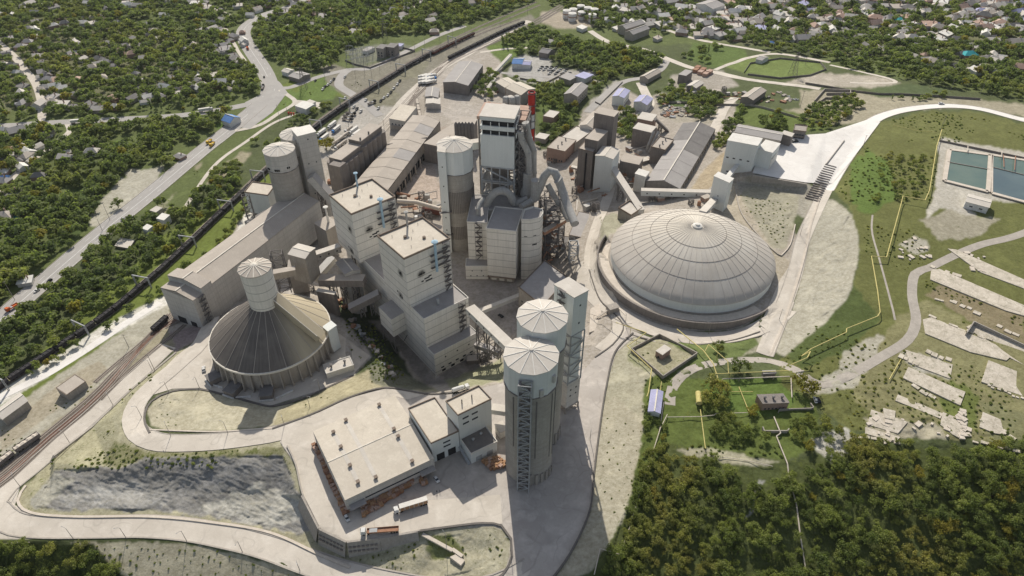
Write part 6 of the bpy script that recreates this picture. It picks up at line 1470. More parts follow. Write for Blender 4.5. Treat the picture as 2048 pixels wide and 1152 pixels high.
PIPES = [ # px,py,height list, radius, label
 ([(1880,268,4),(1870,300,4),(1855,390,4),(1846,410,4),(1802,402,4),(1800,412,3),(1770,522,3),(1740,520,3),(1752,590,3),(1757,632,3),(1752,640,3),(1690,665,3),(1690,672,3),(1620,705,3),(1600,720,3),(1616,716,5),(1610,728,5),(1578,740,4)], .38, 'long yellow gas pipe zigzagging down the hill from the basins'),
 ([(1575,750,3.4),(1420,757,3.4),(1418,775,3.4)], .3, 'straight yellow pipe run along the top edge of the gas yard'),
 ([(1352,668,4),(1405,712,4),(1424,738,4),(1436,772,3)], .38, 'yellow pipe slanting from the compound wall to the gas yard'),
 ([(1408,712,4),(1414,702,5),(1452,735,5),(1455,755,3)], .3, 'yellow pipe arching over the dirt path beside the gas yard'),
 ([(1230,660,6),(1290,680,6),(1253,702,4),(1302,746,3),(1296,790,2),(1293,798,2)], .35, 'yellow pipe following the left side of the walled compound'),
 ([(1170,636,5),(1240,665,6.5),(1262,663,6.5)], .25, 'thin pale pipe bridge crossing the road near the elevator tower'),
 ([(1334,832,1.2),(1320,860,1.2),(1290,955,1.2),(1255,1070,1.2),(1240,1112,1.2),(1200,1100,1.2),(1188,1152,1.2)], .3, 'pale pipe running down the wooded slope left of the forest'),
 ([(1334,838,1.5),(1400,837,1.5),(1428,834,1.5),(1430,831,1.5),(1498,829,1.5)], .25, 'pale level pipe below the bushes of the gas yard'),
 ([(1400,822,1.2),(1410,900,1.2)], .3, 'straight pale pipe running down from the yellow tank'),
 ([(1477,776,1),(1498,828,1)], .3, 'short slanting yellow pipe on the lawn of the gas yard'),
 ([(1462,786,1),(1505,786,1)], .25, 'short level yellow pipe on the lawn of the gas yard'),
 ([(1441,773,2),(1444,763,2),(1580,758,2),(1582,800,2)], .4, 'double bent pale pipe round the boiler house lawn'),
 ([(1547,836,1),(1556,860,1.4),(1560,870,1.4),(1552,875,1),(1574,930,1),(1577,955,.8),(1592,1010,.8),(1600,1075,.8),(1612,1152,.8)], .42, 'thick pale pipe winding down from the boiler house through the forest'),
 ([(1322,768,2),(1318,800,2)], .2, 'short yellow riser pipe above the blue striped hut'),
 ([(1327,806,.8),(1319,862,.8)], .3, 'pale straight pipe right of the blue striped hut'),
 ([(1415,912,.6),(1480,920,.6),(1545,934,.6)], .2, 'thin pale pipe along the upper edge of the forest'),
 ([(1800,722,1.2),(1777,762,1.2)], .3, 'yellow bar pipe lying beside the ruined slabs'),
 ([(1585,240,4),(1620,246,4),(1670,252,4)], .25, 'yellow pipe above the ramp road near the white yard'),
 ([(1785,252,1),(1835,264,1),(1872,266,1)], .2, 'thin yellow pipe lying on the meadow below the curved road')]
for px, r, lab in PIPES:
    pts = [G(u, v, h) for u, v, h in px]; root = T('gas_pipe', lab, 'pipe', pts[0])
    col_ = 'pipe_yellow' if 'yellow' in lab else 'slab'
    m = MB()
    for a, b in zip(pts[:-1], pts[1:]):
        L_ = max(1, int((b-a).length/10)); seg = [lerp(a, b, i/L_) for i in range(L_+1)]
        for q_ in seg[1:-1]: q_.z = max(q_.z, Hxy(q_.x, q_.y)+.8)
        m.tube(seg, r*.78, 6)
    m.build('run', col_, root, True)
    for a, b in zip(pts[:-1], pts[1:]):
        n_ = int((b-a).length/14)
        for i in range(n_):
            c = lerp(a, b, (i+.5)/n_); zz = Hxy(c.x, c.y)
            if c.z-zz > 1.2: m = MB(); m.beam(Vector((c.x, c.y, zz-.3)), c, .22); m.build('post', col_, root)
# ================================================================ water basins
zw = float(hpx(1960, 340)); root = T('water_basin', 'two large open concrete basins of green water on the hill', 'basin', G(1960, 345))
o_ = [(1893, 292), (1985, 309), (2110, 330), (2110, 425), (1980, 385), (1885, 362)]
bas = [[(1899, 299), (1981, 310), (1976, 383), (1889, 361)], [(1985, 310), (2200, 345), (2200, 445), (1984, 386)]]
zt_ = max(float(hpx(u, v)) for u, v in o_)+.3
for k, bq in enumerate(bas):
    q = [P(u, v, zt_) for u, v in bq]; n_ = len(q); inn = [(p.x, p.y) for p in q]
    m = MB()
    for i in range(n_):
        a, b = q[i], q[(i+1) % n_]; m.beam(Vector((a.x, a.y, zt_)), Vector((b.x, b.y, zt_)), 3 if k == 0 or i != 3 else 1, .7)
    m.build('rim', 'slab', root)
    m = MB(); mid = [lerp(q[0], q[3], .42), lerp(q[1], q[2], .42)]
    if k == 1: mid = [lerp(q[0], q[3], .34), lerp(q[1], q[2], .45)]
    up = Vector((0, 0, -.1)); m.poly([q[3]+up, q[2]+up, mid[1]+up, mid[0]+up], 0); m.poly([mid[0]+up, mid[1]+up, q[1]+up, q[0]+up], 1)
    ob = m.build('water_surface', [('water', 'water_blue')[k], ('roof_grey_water' if False else 'water')], root)
    m = MB(); m.beam(mid[0]+Vector((0, 0, .1)), mid[1]+Vector((0, 0, .1)), .7, .5); m.build('divider', 'conc_dark', root)
for (u0, v0, u1, v1) in ((2007, 310, 2008, 334), (2031, 312, 2029, 340), (1936, 292, 1935, 302), (2004, 302, 2003, 314)):
    m = MB(); m.beam(P(u0, v0, zt_+1.6), P(u1, v1, zt_+1.6), .5, .4); m.build('pipe_outlet', 'rust' if u0 > 2005 else 'slab', root)
wallrun([(1878, 283), (1960, 300), (2048, 318), (2120, 332)], 1.6, .5, 'conc_dark', 'dark low wall along the far side of the water basins')
# ================================================================ ruined slabs on the hill
RU = [([(1862,540),(1880,540),(2048,612),(2048,633),(2010,622),(1860,560)],.9),([(1848,552),(1863,541),(1990,590),(1975,600)],.0),([(1870,546),(2046,613),(2040,626),(1960,598),(1866,560)],1.2),
 ([(1895,498),(1912,500),(2048,560),(2048,578),(1960,545)],.5),([(1845,640),(1862,636),(1990,690),(2020,715),(2012,722),(1940,705),(1850,668)],.8),([(1932,655),(1946,648),(2060,700),(2120,735),(2120,770),(2010,712)],1.0),
 ([(1976,722),(2150,790),(2120,820),(1962,765)],1.3),([(1816,735),(1905,775),(1930,785),(1920,812),(1805,757)],1.0),([(1795,790),(1885,828),(1880,838),(1790,802)],.6),([(1810,700),(1905,730),(1900,758),(1820,728)],.3),
 ([(1885,825),(1935,845),(1925,880),(1905,870),(1880,850)],.5),([(1965,825),(2000,840),(2008,870),(1990,868),(1958,855)],.8),([(1742,820),(1815,845),(1795,868),(1735,850)],.6),([(1765,818),(1790,824),(1788,842),(1768,838)],1.8),([(1730,855),(1800,875),(1790,885),(1730,868)],.4)]
for i, (px, h) in enumerate(RU):
    if h == 0.: continue
    nm = ['long upper walkway slab','','long broken slab with joints in the upper row','narrow slab strip nearest the dirt track bend','cracked slab below the dirt track','sunken pit slab with lit floor','large smooth slab with toothed edge at the right edge','cracked slab pair in the middle of the ruins','narrow slab with a dark slot','mossy cracked slab above the slab pair','broken slab beside the rubble line','tilted slab near the forest corner','broken slab cluster at the lower left of the ruins','small raised box slab at the lower left of the ruins','lowest thin slab strip next to the forest'][i]
    ps = [G(u, v, .25+h*.35) for u, v in px]; m = MB(); n_ = len(ps)
    if sum(ps[k].x*ps[(k+1) % n_].y-ps[(k+1) % n_].x*ps[k].y for k in range(n_)) < 0: ps = ps[::-1]
    m.poly(ps)
    for k in range(n_): a, b = ps[k], ps[(k+1) % n_]; m.poly([a-Vector((0, 0, 2)), b-Vector((0, 0, 2)), b, a])
    o = m.build('concrete_slab', 'ruin_slab'); tag(o, 'pale concrete '+nm, 'slab', 'ruined concrete slabs')
# shorter broken panels lying along the strips
rr = random.Random(31)
for (u0, v0, u1, v1, n_, w_) in ((1862,534,1925,556,5,16),(1900,602,1960,628,4,14),(1856,632,1990,684,7,10),(1795,712,1840,730,4,18),(1850,700,1905,722,4,16),(1700,870,1800,888,7,9),(1990,650,2040,672,3,14),(1960,835,2030,880,5,14),(1870,600,1890,606,1,10),(1975,770,2048,798,9,7),(1822,770,1870,800,3,12),(1940,880,2040,905,6,8)):
    for k in range(n_):
        t = (k+.5)/n_; u, v = u0+(u1-u0)*t+rr.uniform(-3, 3), v0+(v1-v0)*t+rr.uniform(-3, 3); g = G(u, v, -.3); p, q = G(u0, v0), G(u1, v1); L_ = (q-p).length/n_*rr.uniform(.6, .95)
        m = MB(); m.box(g, L_, w_/4.6*rr.uniform(.6, 1), .65+rr.uniform(0, .25), math.atan2((q-p).y, (q-p).x)+rr.uniform(-.1, .1)); tag(m.build('broken_panel', 'ruin_slab'), 'short broken concrete panel lying in the grass among the ruined slabs', 'slab', 'broken panels among the ruins')
wallrun([(1930, 672), (1944, 650), (2110, 728)], 3, .6, 'conc', 'tall edge wall of the sunken pit among the ruins')
rr = random.Random(11)
for k in range(70):
    if k < 18: u, v = 1925+rr.uniform(-6, 8), 822+k*3
    elif k < 40: u, v = rr.uniform(1735, 1900), rr.uniform(835, 885)
    elif k < 55: u, v = rr.uniform(1800, 1860), rr.uniform(465, 520)
    else: u, v = rr.uniform(1930, 1975), rr.uniform(505, 545)
    g = G(u, v, -.2); m = MB(); s = rr.uniform(.8, 2.6); m.box(g, s*1.6, s, .9, rr.uniform(0, 3)); tag(m.build('rubble_block', 'slab'), 'loose pale concrete block lying on the hill with the ruined slabs', 'rubble', 'loose concrete blocks on the hill')
for (u0, v0, u1, v1, lab) in ((845, 1070, 905, 1103, 'thin concrete channel lying down the grassy island below the yard'), (905, 1100, 925, 1115, 'short concrete block at the end of the channel on the island')):
    m = MB(); m.beam(G(u0, v0, .5), G(u1, v1, .8), 1.6, 1.); tag(m.build('channel', 'slab'), lab, 'channel')
m = MB(); q = [G(*p) for p in ((900, 1118), (912, 1111), (930, 1123), (922, 1134))]; m.prism([(p.x, p.y) for p in q], min(p.z for p in q)-.5, max(p.z for p in q)+1); tag(m.build('hatch_cover', 'slab'), 'square concrete hatch cover on the grassy island', 'slab')
# conveyors and bridges between the cone store and the mills
LV = -10.
bldg('transfer_tower', 'brown pitched roof transfer tower between the conical store and the mill houses', 'tower', [(576.5, 508), (610, 517), (627.5, 495.5)], 36, 'conc', 'roof_light', 'gable', ridge=0, rise=1., zb=16)
m = MB(); p = P(604, 575, 0); m.prism(sq(p.x, p.y, 10, 9, .2), -.5, 20); tag(m.build('tower_shaft', 'conc'), 'grey lower shaft under the brown pitched transfer tower', 'tower')
m = MB(); p = P(572, 580, 0); lattice(m, sq(p.x, p.y, 7, 5, .2), -.5, 30, 7, .35); tag(m.build('lattice_tower', 'steel'), 'rusty lattice tower left of the brown transfer tower', 'tower')
gallery('conveyor', 'short covered conveyor from the head tower of the cone store to the brown transfer tower', P(548, 550, 29), P(592, 542, 29), 4, 4.5, 'conc', 'roof_tan', 0)
gallery('conveyor', 'upper covered conveyor from the brown transfer tower to the far mill house', P(630, 513, 28), P(680, 496, 28), 4, 4.5, 'conc', 'roof_light', 0, win=3)
gallery('conveyor', 'long level covered conveyor from the brown shaft to the steel stair frame of the mill', P(640, 561, 16), P(730, 562, 18), 6, 5, 'conc_dark', 'roof_tan', 3)
gallery('conveyor', 'dark sloping conveyor dipping to the mill flank below the level conveyor', P(700, 618, 6), P(760, 588, 14), 5, 4, 'conc_dark', 'roof_grey', 2)
bldg('transfer_house', 'low boxy house with grey hip roof against the flank of the far mill house', 'building', [(672, 525), (690, 548), (720, 540)], 22, 'panel_grey', 'roof_grey', 'gable', rise=1.5, zb=-12, square=False)
bldg('transfer_house', 'small dark house with lit roof strip right of the cone store rim', 'building', [(633, 583), (668, 590), (672, 584)], 14, 'conc_dark', 'roof_light', 'plain', zb=-12)
gallery('conveyor', 'white lit conveyor gallery on the ground behind the brown transfer tower', P(628, 560, 0), P(668, 516, 8), 5, 4, 'metal_white', 'metal_white', 0)
LV = -25.
m = MB(); p = P(833, 450, 0)
root = T('chimney', 'short slim red and white striped stack between the mill house and centre silo', 'chimney', P(835, 480, 0))
p = P(836, 470, 2)
for i in range(6): m = MB(); m.lathe(p.x, p.y, [(1.2, 3*i), (1.2, 3*i+3)]+([(.1, 3*i+3)] if i == 5 else []), 14); m.build('band', ['red', 'white'][i % 2], root, True)
for i, (pts, r, lab, mt) in enumerate([([(795, 402, 8), (835, 405, 9), (880, 418, 9)], 1.6, 'thick pale pipe crossing the yard behind the near mill house', 'slab'), ([(845, 420, 3), (880, 424, 3)], 2.6, 'dark red rotary drum beside the centre silo foot', 'wagon_red'), ([(790, 385, 5), (820, 392, 4)], 1.2, 'thin rusty pipe behind the far mill house', 'rust')]):
    m = MB(); m.tube([P(*a) for a in pts], r, 12); tag(m.build('pipe', mt, None, True), lab, 'pipe')
LV = 0.

wallrun([(1628, 205), (1648, 182), (1700, 184), (1700, 190), (1652, 190)], 2.5, .6, 'conc', 'old concrete foundation walls beside the garage under the fence line')
wallrun([(1625, 215), (1650, 198), (1715, 200)], 2, .6, 'conc', 'second low foundation wall in the pale waste ground above the ramp road')

# small machines, tanks and sheds that fill the gaps of the works
rr = random.Random(77)
def clutter(poly, n, where, lv, hmax=5.):
    global LV
    us = [p[0] for p in poly]; vs_ = [p[1] for p in poly]; k = 0
    while k < n:
        u, v = rr.uniform(min(us), max(us)), rr.uniform(min(vs_), max(vs_))
        if not inpoly(np.array(u), np.array(v), poly): continue
        k += 1; LV = lv; g = P(u, v, 0) if lv else G(u, v); ty = rr.choice('btsprk'); rz = rr.choice((.5, -1.05, .1))+rr.uniform(-.1, .1); s = rr.uniform(.7, 1.3)
        if ty == 'b':
            m = MB(); m.box(g, 5*s, 3.4*s, rr.uniform(2, hmax), rz); o = m.build('machine_box', rr.choice(['panel_grey', 'conc', 'roof_light', 'rust']), None); tag(o, 'small boxy machine casing '+where, 'machine', 'machine casings '+where)
        elif ty == 't':
            m = MB(); m.lathe(g.x, g.y, [(1.5*s, g.z-.3), (1.5*s, g.z+3.5*s), (.3, g.z+4.2*s)], 12); o = m.build('storage_tank', rr.choice(['duct', 'rust', 'panel_grey']), None, True); tag(o, 'small upright round tank '+where, 'tank', 'small tanks '+where)
        elif ty == 's':
            r0 = T('shed', 'small shed with pale sloping roof '+where, 'shed', g, 'small sheds '+where); m = MB(); m.box(g, 7*s, 4.5*s, 3, rz); m.build('wall', rr.choice(['conc', 'conc_dark', 'brick']), r0); m = MB(); m.box(g+Vector((0, 0, 3)), 7.6*s, 5*s, .3, rz); m.build('roof', rr.choice(['roof_light', 'roof_tan', 'roof_grey']), r0)
        elif ty == 'p':
            d = Vector((math.cos(rz), math.sin(rz), 0))*rr.uniform(5, 11); z = rr.uniform(1, hmax); m = MB(); m.tube([g-d+Vector((0, 0, z)), g+d+Vector((0, 0, z)), g+d+Vector((0, 0, -.3))], rr.uniform(.3, .7), 8); o = m.build('pipe', rr.choice(['duct', 'rust', 'slab']), None, True); tag(o, 'bent process pipe '+where, 'pipe', 'process pipes '+where)
        elif ty == 'r':
            m = MB(); lattice(m, sq(g.x, g.y, 4*s, 3*s, rz), g.z-.3, g.z+hmax*1.4, 3, .28); o = m.build('steel_frame', 'steel', None); tag(o, 'open steel frame '+where, 'frame', 'steel frames '+where)
        else:
            m = MB(); m.beam(g+Vector((-2, 0, 0)), g+Vector((3, 1, 0)), 1.5, 1.2); m.beam(g+Vector((0, -1.5, 0)), g+Vector((1, 2, 0)), 1, 2); o = m.build('scrap_pile', 'rust', None); tag(o, 'low rusty scrap pile '+where, 'scrap', 'scrap piles '+where)
        LV = 0.
clutter([(790, 395), (868, 392), (872, 440), (850, 445), (800, 410)], 22, 'in the yard behind the near mill house', -25)
clutter([(1088, 470), (1160, 480), (1150, 560), (1100, 560), (1088, 530)], 26, 'among the duct towers right of the white turret', -25, 8)
clutter([(1140, 340), (1185, 385), (1215, 392), (1190, 430), (1140, 400)], 14, 'at the foot of the brown mill blocks', 0)
clutter([(1225, 330), (1290, 330), (1265, 390), (1235, 380)], 12, 'between the pale bin house and the long barn', 0)
clutter([(1255, 300), (1300, 300), (1300, 330), (1260, 325)], 8, 'behind the pale bin house', 0)
clutter([(1300, 386), (1420, 392), (1410, 412), (1310, 405)], 9, 'under the level white conveyor', 0, 3)
clutter([(945, 715), (1000, 690), (1005, 715), (945, 740)], 8, 'under the long covered conveyor of the mill wing', -25, 4)
clutter([(1085, 300), (1150, 310), (1130, 335), (1090, 325)], 6, 'below the brown brick house', 0, 3)
clutter([(960, 230), (970, 160), (1000, 165), (990, 215)], 6, 'behind the preheater tower', 0, 4)
clutter([(1350, 178), (1480, 182), (1500, 200), (1360, 196)], 22, 'in the depot field below the dark store house', 0, 3)
clutter([(560, 560), (640, 590), (700, 600), (690, 640), (640, 600)], 8, 'between the cone store and the mill', -18, 4)
clutter([(690, 330), (720, 320), (650, 400), (640, 380)], 6, 'between the left tower and the dark silo row', -25, 4)
# ================================================================ copies of a thing with its parts
def copy_thing(src, loc, rz=0., label=None, group=None, s=None, name=None):
    r = src.copy(); COL.objects.link(r); r.location = loc; r.rotation_euler = (0, 0, rz)
    if s is not None: r.scale = s if isinstance(s, tuple) else (s, s, s)
    if label: r['label'] = label
    if group: r['group'] = group
    for ch in list(src.children):
        c = ch.copy(); COL.objects.link(c); c.parent = r
        for g in ch.children: k = g.copy(); COL.objects.link(k); k.parent = c
    return r
class Proto:
    """first placement moves the original, later ones copy it"""
    def __init__(s, o): s.o = o; s.used = False
    def put(s, loc, rz=0., label=None, group=None, sc=None):
        if not s.used:
            s.used = True; o = s.o; o.location = loc; o.rotation_euler = (0, 0, rz)
            if sc is not None: o.scale = sc if isinstance(sc, tuple) else (sc,)*3
            if label: o['label'] = label
            if group: o['group'] = group
            return o
        return copy_thing(s.o, loc, rz, label, group, sc)
O0 = (0, 0, 0)
# ---------------------------------------------------------------- rails
def track(px, mat='rail', bal=True, name='railway_track'):
    pts = path(px, 8.); 
    if bal: mb = MB(); ribbon(mb, pts, 3.4, 0, .18, 0, 2); setting(mb.build('track_bed', 'ballast'))
    m = MB(); curb_strip(m, pts, .78, .22, .42); curb_strip(m, pts, -.78, .22, .42); return setting(m.build(name, mat))
TR = [(-60,822),(0,778),(105,708),(217,632),(315,551),(400,472),(491,386),(540,339),(600,288),(650,243),(700,208),(740,183),(780,158),(820,133),(862,110),(905,88),(955,64),(1010,40),(1080,10)]
track(TR); track([(u-7, v-6) for u, v in TR])
R2 = [(748,262),(775,235),(805,208),(825,186),(850,162),(872,140),(893,122),(930,103),(1000,72),(1060,46),(1120,10)]
for k in (0, 6, 12): track([(u+k*1.0, v+k*.25) for u, v in R2])
track([(770,262),(795,232),(822,200),(845,170),(870,148),(893,128),(930,108)]); track([(836,236),(832,215),(830,195),(838,172),(858,152),(880,135)]); track([(826,238),(822,210),(828,185)])
track([(893,100),(930,82),(975,62),(1040,38)]); track([(900,118),(950,94),(1001,68),(1045,50)])
for k, mt in ((0, 'rail'), (9, 'rail'), (17, 'rail_red'), (25, 'rail')):
    track([(-60+k, 985+k*.5), (0+k, 943+k*.4), (82+k, 876), (150+k, 820), (200+k*.8, 775), (250+k*.5, 722), (300+k*.5, 672-k*.2), (345+k, 625+k*.5)], mt)
track([(200,800),(260,740),(320,690),(370,650)]); track([(190,765),(240,722),(290,680),(338,628)])
# ---------------------------------------------------------------- railway wagons
def wagon(mat, load, L=13.):
    r = T('railway_wagon', '', 'wagon', O0); m = MB()
    w, z0, z1 = 3.1, 1.1, 3.6
    m.box((0, 0, z0), L, w, .25)
    for sx in (1, -1):
        m.box((sx*(L/2-.1), 0, z0), .2, w, z1-z0)
        m.box((0, sx*(w/2-.08), z0), L, .16, z1-z0)
    for i in range(8):
        for s in (1, -1): m.box((-L/2+.8+i*(L-1.6)/7, s*(w/2+.05), z0), .18, .14, z1-z0)
    m.build('body', mat, r); m = MB(); n = 12
    for i in range(n):
        for j in range(2):
            x0, x1 = -L/2+.3+i*(L-.6)/n, -L/2+.3+(i+1)*(L-.6)/n; h = lambda x, e: z1-.35+.5*abs(math.sin(x*1.9))-(.35 if e else 0)
            y0, y1 = ((-w/2+.15, 0), (0, w/2-.15))[j]; m.poly([(x0, y0, h(x0, j == 0)), (x1, y0, h(x1, j == 0)), (x1, y1, h(x1, j == 1)), (x0, y1, h(x0, j == 1))])
    m.build('load', load, r)
    for s in (1, -1):
        m = MB(); m.box((s*(L/2-2.3), 0, .25), 2.9, 2., .8)
        for a in (-.9, .9):
            for b in (-.85, .85): m.tube([(s*(L/2-2.3)+a, b-.08, .5), (s*(L/2-2.3)+a, b+.08, .5)], .48, 10)
        m.build('bogie', 'rubber', r)
    return Proto(r)
def along(pts, step, s0=0.):
    out = []; d = s0
    for a, b in zip(pts[:-1], pts[1:]):
        L = (b-a).length
        while d < L: p = a+(b-a)*(d/L); out.append((p, math.atan2((b-a).y, (b-a).x))); d += step
        d -= L
    return out
W1 = wagon('wagon_dark', 'coal'); W2 = wagon('wagon_red', 'coal'); W3 = wagon('conc_dark', 'slab')
for p, a in along(path([(u, v) for u, v in TR[:15]], 8.), 14.2, 3):
    W1.put((p.x, p.y, Hxy(p.x, p.y)+.3), a, 'dark open coal wagon in the long train beside the highway', 'wagons of the long coal train')
for p, a in along(path([(870,108),(900,93),(955,67)], 8.), 14.2, 2): W2.put((p.x, p.y, Hxy(p.x, p.y)+.3), a, 'dark red goods wagon in the train at the top freight yard', 'dark red wagons')
for p, a in along(path([(902,117),(950,93),(1003,67),(1045,49)], 8.), 14.2, 2): W1.put((p.x, p.y, Hxy(p.x, p.y)+.3), a, 'black wagon in the train right of the freight road', 'wagons right of the freight road')
for p, a in along(path([(840,234),(836,215),(834,198)], 8.), 14.2, 2): W3.put((p.x, p.y, Hxy(p.x, p.y)+.3), a, 'pale loaded wagon standing in the siding behind the depot', 'pale wagons in the siding')
for i, (p, a) in enumerate(along(path([(2,932),(40,902),(75,878)], 8.), 14.2, 1)): W3.put((p.x, p.y, Hxy(p.x, p.y)+.3), a, 'grey flat wagon on the rails at the left picture edge', 'grey wagons at the left edge')
for i, (u, v) in enumerate([(322,652)]):
    g = G(u, v, .3); p, q = G(u-12, v+10), G(u+12, v-11); W1.put(g, math.atan2((q-p).y, (q-p).x), 'single dark wagon standing before the gate of the long shed')
# ---------------------------------------------------------------- road vehicles
def wheel_parts(r, xs, w, rad=.42, name='wheel'):
    for x in xs:
        for s in (1, -1):
            m = MB(); m.tube([(x, s*(w/2-.12), rad), (x, s*(w/2+.02), rad)], rad, 12); m.build(name, 'rubber', r, True)
def car(mat):
    r = T('parked_car', '', 'car', O0); m = MB()
    prof = [(-2.1, .35), (-2.15, .8), (-2.0, .95), (-1.1, 1.0), (1.15, .95), (2.0, .8), (2.15, .6), (2.1, .35)]
    def ext(m, prof, w0, w1, mi=0):
        b = len(m.v); n = len(prof); zz = [p[1] for p in prof]; lo, hi = min(zz), max(zz)
        for s in (-1, 1):
            for x, z in prof: k = w0+(w1-w0)*(z-lo)/(hi-lo+1e-6); m.v.append((x, s*k/2, z))
        for i in range(n): j = (i+1) % n; m.f.append((b+i, b+j, b+n+j, b+n+i)); m.m.append(mi)
        m.f.append(tuple(b+i for i in range(n))[::-1]); m.f.append(tuple(b+n+i for i in range(n))); m.m += [mi, mi]
    ext(m, prof, 1.8, 1.65); m.build('body', mat, r)
    m = MB(); ext(m, [(-1.75, .96), (-1.35, 1.42), (.35, 1.45), (1.15, .96)], 1.6, 1.25); m.build('window', 'glass', r)
    m = MB(); ext(m, [(-1.3, 1.43), (-1.2, 1.5), (.2, 1.52), (.35, 1.46)], 1.28, 1.2); m.build('roof', mat, r)
    wheel_parts(r, (-1.35, 1.35), 1.75, .33)
    for s in (.6, -.6): m = MB(); m.box((2.1, s, .6), .12, .35, .16); m.build('headlight', 'tank_white', r)
    return Proto(r)
def lorry(cab, box, L=12., tank=False, flat=False, cover='metal_white'):
    r = T('lorry', '', 'lorry', O0); m = MB(); x0 = L/2
    m.box((x0-1.1, 0, .7), 2.2, 2.4, 1.3); m.build('cab', cab, r); m = MB(); m.box((x0-1.2, 0, 2.0), 1.9, 2.3, .95); m.build('cab_top', cab, r)
    m = MB(); m.box((x0+.0, 0, 1.9), .1, 2.1, .8); m.build('windscreen', 'glass', r)
    m = MB(); m.box((-1.2, 0, .8), L-2.6, 1.0, .35); m.build('chassis', 'rubber', r); c = -1.35; LL = L-2.9
    if tank: m = MB(); m.tube([(c-LL/2, 0, 2.3), (c-LL/2+.4, 0, 2.3), (c+LL/2-.4, 0, 2.3), (c+LL/2, 0, 2.3)], [.7, 1.2, 1.2, .7], 14); m.build('tank', box, r, True)
    elif flat:
        m = MB(); m.box((c, 0, 1.2), LL, 2.5, .2)
        for s in (1, -1): m.box((c, s*1.22, 1.4), LL, .08, .6)
        for s in (1, -1): m.box((c+s*LL/2, 0, 1.4), .08, 2.5, .6)
        m.build('trailer_bed', box, r); m = MB(); m.box((c+LL*.3, 0, 1.4), LL*.25, 2.0, .5); m.build('load', 'blue_roof' if False else 'steel_light', r)
    else:
        m = MB(); m.box((c, 0, 1.2), LL, 2.5, 2.3); m.build('trailer', box, r); m = MB(); m.box((c, 0, 3.5), LL+.1, 2.55, .15); m.build('cover', cover, r)
        if box == 'wood':
            for i in range(7): m = MB(); m.box((c-LL/2+.1+i*(LL-.2)/6, -1.28, 1.2), .2, .1, 2.3); m.box((c-LL/2+.1+i*(LL-.2)/6, 1.28, 1.2), .2, .1, 2.3); m.build('side_post', 'metal_white', r)
    wheel_parts(r, (x0-1.3, x0-3.4, -x0+.9, -x0+2.1, -x0+3.3) if L > 9 else (x0-1.3, -x0+1.2, -x0+2.3), 2.4, .5)
    return Proto(r)
def aim(u, v, u2, v2, dz=.15):
    p, q = G(u, v, dz), G(u2, v2, dz); return (p+q)/2, math.atan2((p-q).y, (p-q).x)
cw, cs_, cd = car('white'), car('steel_light'), car('dark')
def putc(pr, u, v, u2, v2, lab, grp=None, sc=None, dz=.3):
    c, a = aim(u, v, u2, v2, dz); return pr.put(c, a, lab, grp, sc)
putc(cw, 698, 1045, 690, 1030, 'white car parked at the near corner of the warehouse'); putc(cw, 877, 966, 869, 955, 'white car parked on the dark ground between warehouse and packing tower')
putc(cw, 408, 735, 409, 745, 'white pickup on the road left of the conical store', sc=1.15); putc(cd, 995, 630, 1008, 637, 'dark car parked behind the front silos')
putc(cw, 220, 465, 229, 458, 'white van on the highway below the bare bank', sc=1.15); putc(cw, 243, 443, 249, 437, 'pale car next behind the white van on the highway')
putc(cw, 70, 586, 79, 580, 'white car on the highway between the two others near the left edge'); putc(cd, 96, 566, 104, 560, 'dark car on the highway near the left edge')
putc(cw, 1628, 795, 1633, 809, 'white car parked beside the boiler house wall'); putc(cd, 1634, 797, 1638, 808, 'dark car half hidden beside the white one near the boiler house')
putc(cw, 1886, 209, 1878, 209, 'white car on the pale curved road at the upper right', sc=1.2); putc(cd, 1382, 336, 1388, 334, 'dark car beside the long barn')
putc(cd, 527, 150, 530, 160, 'dark car on the highway above the junction'); putc(cw, 520, 168, 523, 178, 'white car waiting at the highway junction')
putc(cd, 628, 165, 634, 160, 'black car on the lawn path right of the pylon'); putc(cd, 1585, 285, 1592, 284, 'dark loader standing on the white yard', sc=1.4)
for i in range(26):
    u, v = ((1078+i*3.2, 141-(i % 3)*3.2) if i < 12 else (1098+(i-12)*3.2, 149-(i % 4)*3)); g = G(u, v, .2)
    (cw, cs_, cd)[i % 3].put(g, .4+(i % 2)*.1, ('white', 'silver', 'dark')[i % 3]+' car standing in the office car park', ('white', 'silver', 'dark')[i % 3]+' cars in the car park')
for i, (u, v) in enumerate([(646,180),(650,175),(656,171),(662,165),(668,160),(690,155),(708,215),(714,219),(722,224),(757,218),(762,203),(768,197),(776,192),(782,186),(788,178),(795,170),(800,163),(690,198),(732,202)]):
    c, a = aim(u-2, v+2, u+2, v-2, .4); (cw, cd)[i % 3 == 1].put(c, a, ('dark' if i % 3 == 1 else 'white')+' vehicle queued on the pale road between railway and freight yard', ('dark' if i % 3 == 1 else 'white')+' vehicles queued by the freight yard', 1.2)
l1 = lorry('white', 'wood', 16.); putc(l1, 786, 1027, 858, 1005, 'white lorry with pale cover loaded with wood crates in the yard', dz=.4)
l2 = lorry('white', 'rust', 17., flat=True); putc(l2, 723, 1068, 798, 1062, 'white lorry with empty open flatbed along the yard wall', dz=.4)
l3 = lorry('white', 'white', 10., tank=True); putc(l3, 942, 776, 900, 788, 'white tank lorry behind the packing tower'); 
lb = lorry('blue_paint', 'white', 14.); lw = lorry('white', 'white', 14.); ly = lorry('yellow_paint', 'yellow_paint', 8., flat=True); lo = lorry('orange_paint', 'orange_paint', 8.5, flat=True); lt = lorry('white', 'slab', 12., tank=True); ld = lorry('dark', 'conc_dark', 11., flat=True)
for i, (u, v) in enumerate([(648,279),(672,262)]): putc(lb, u-8, v+7, u+10, v-7, ('left', 'right')[i]+' one of two blue cab lorries with white trailers beside the old silo row')
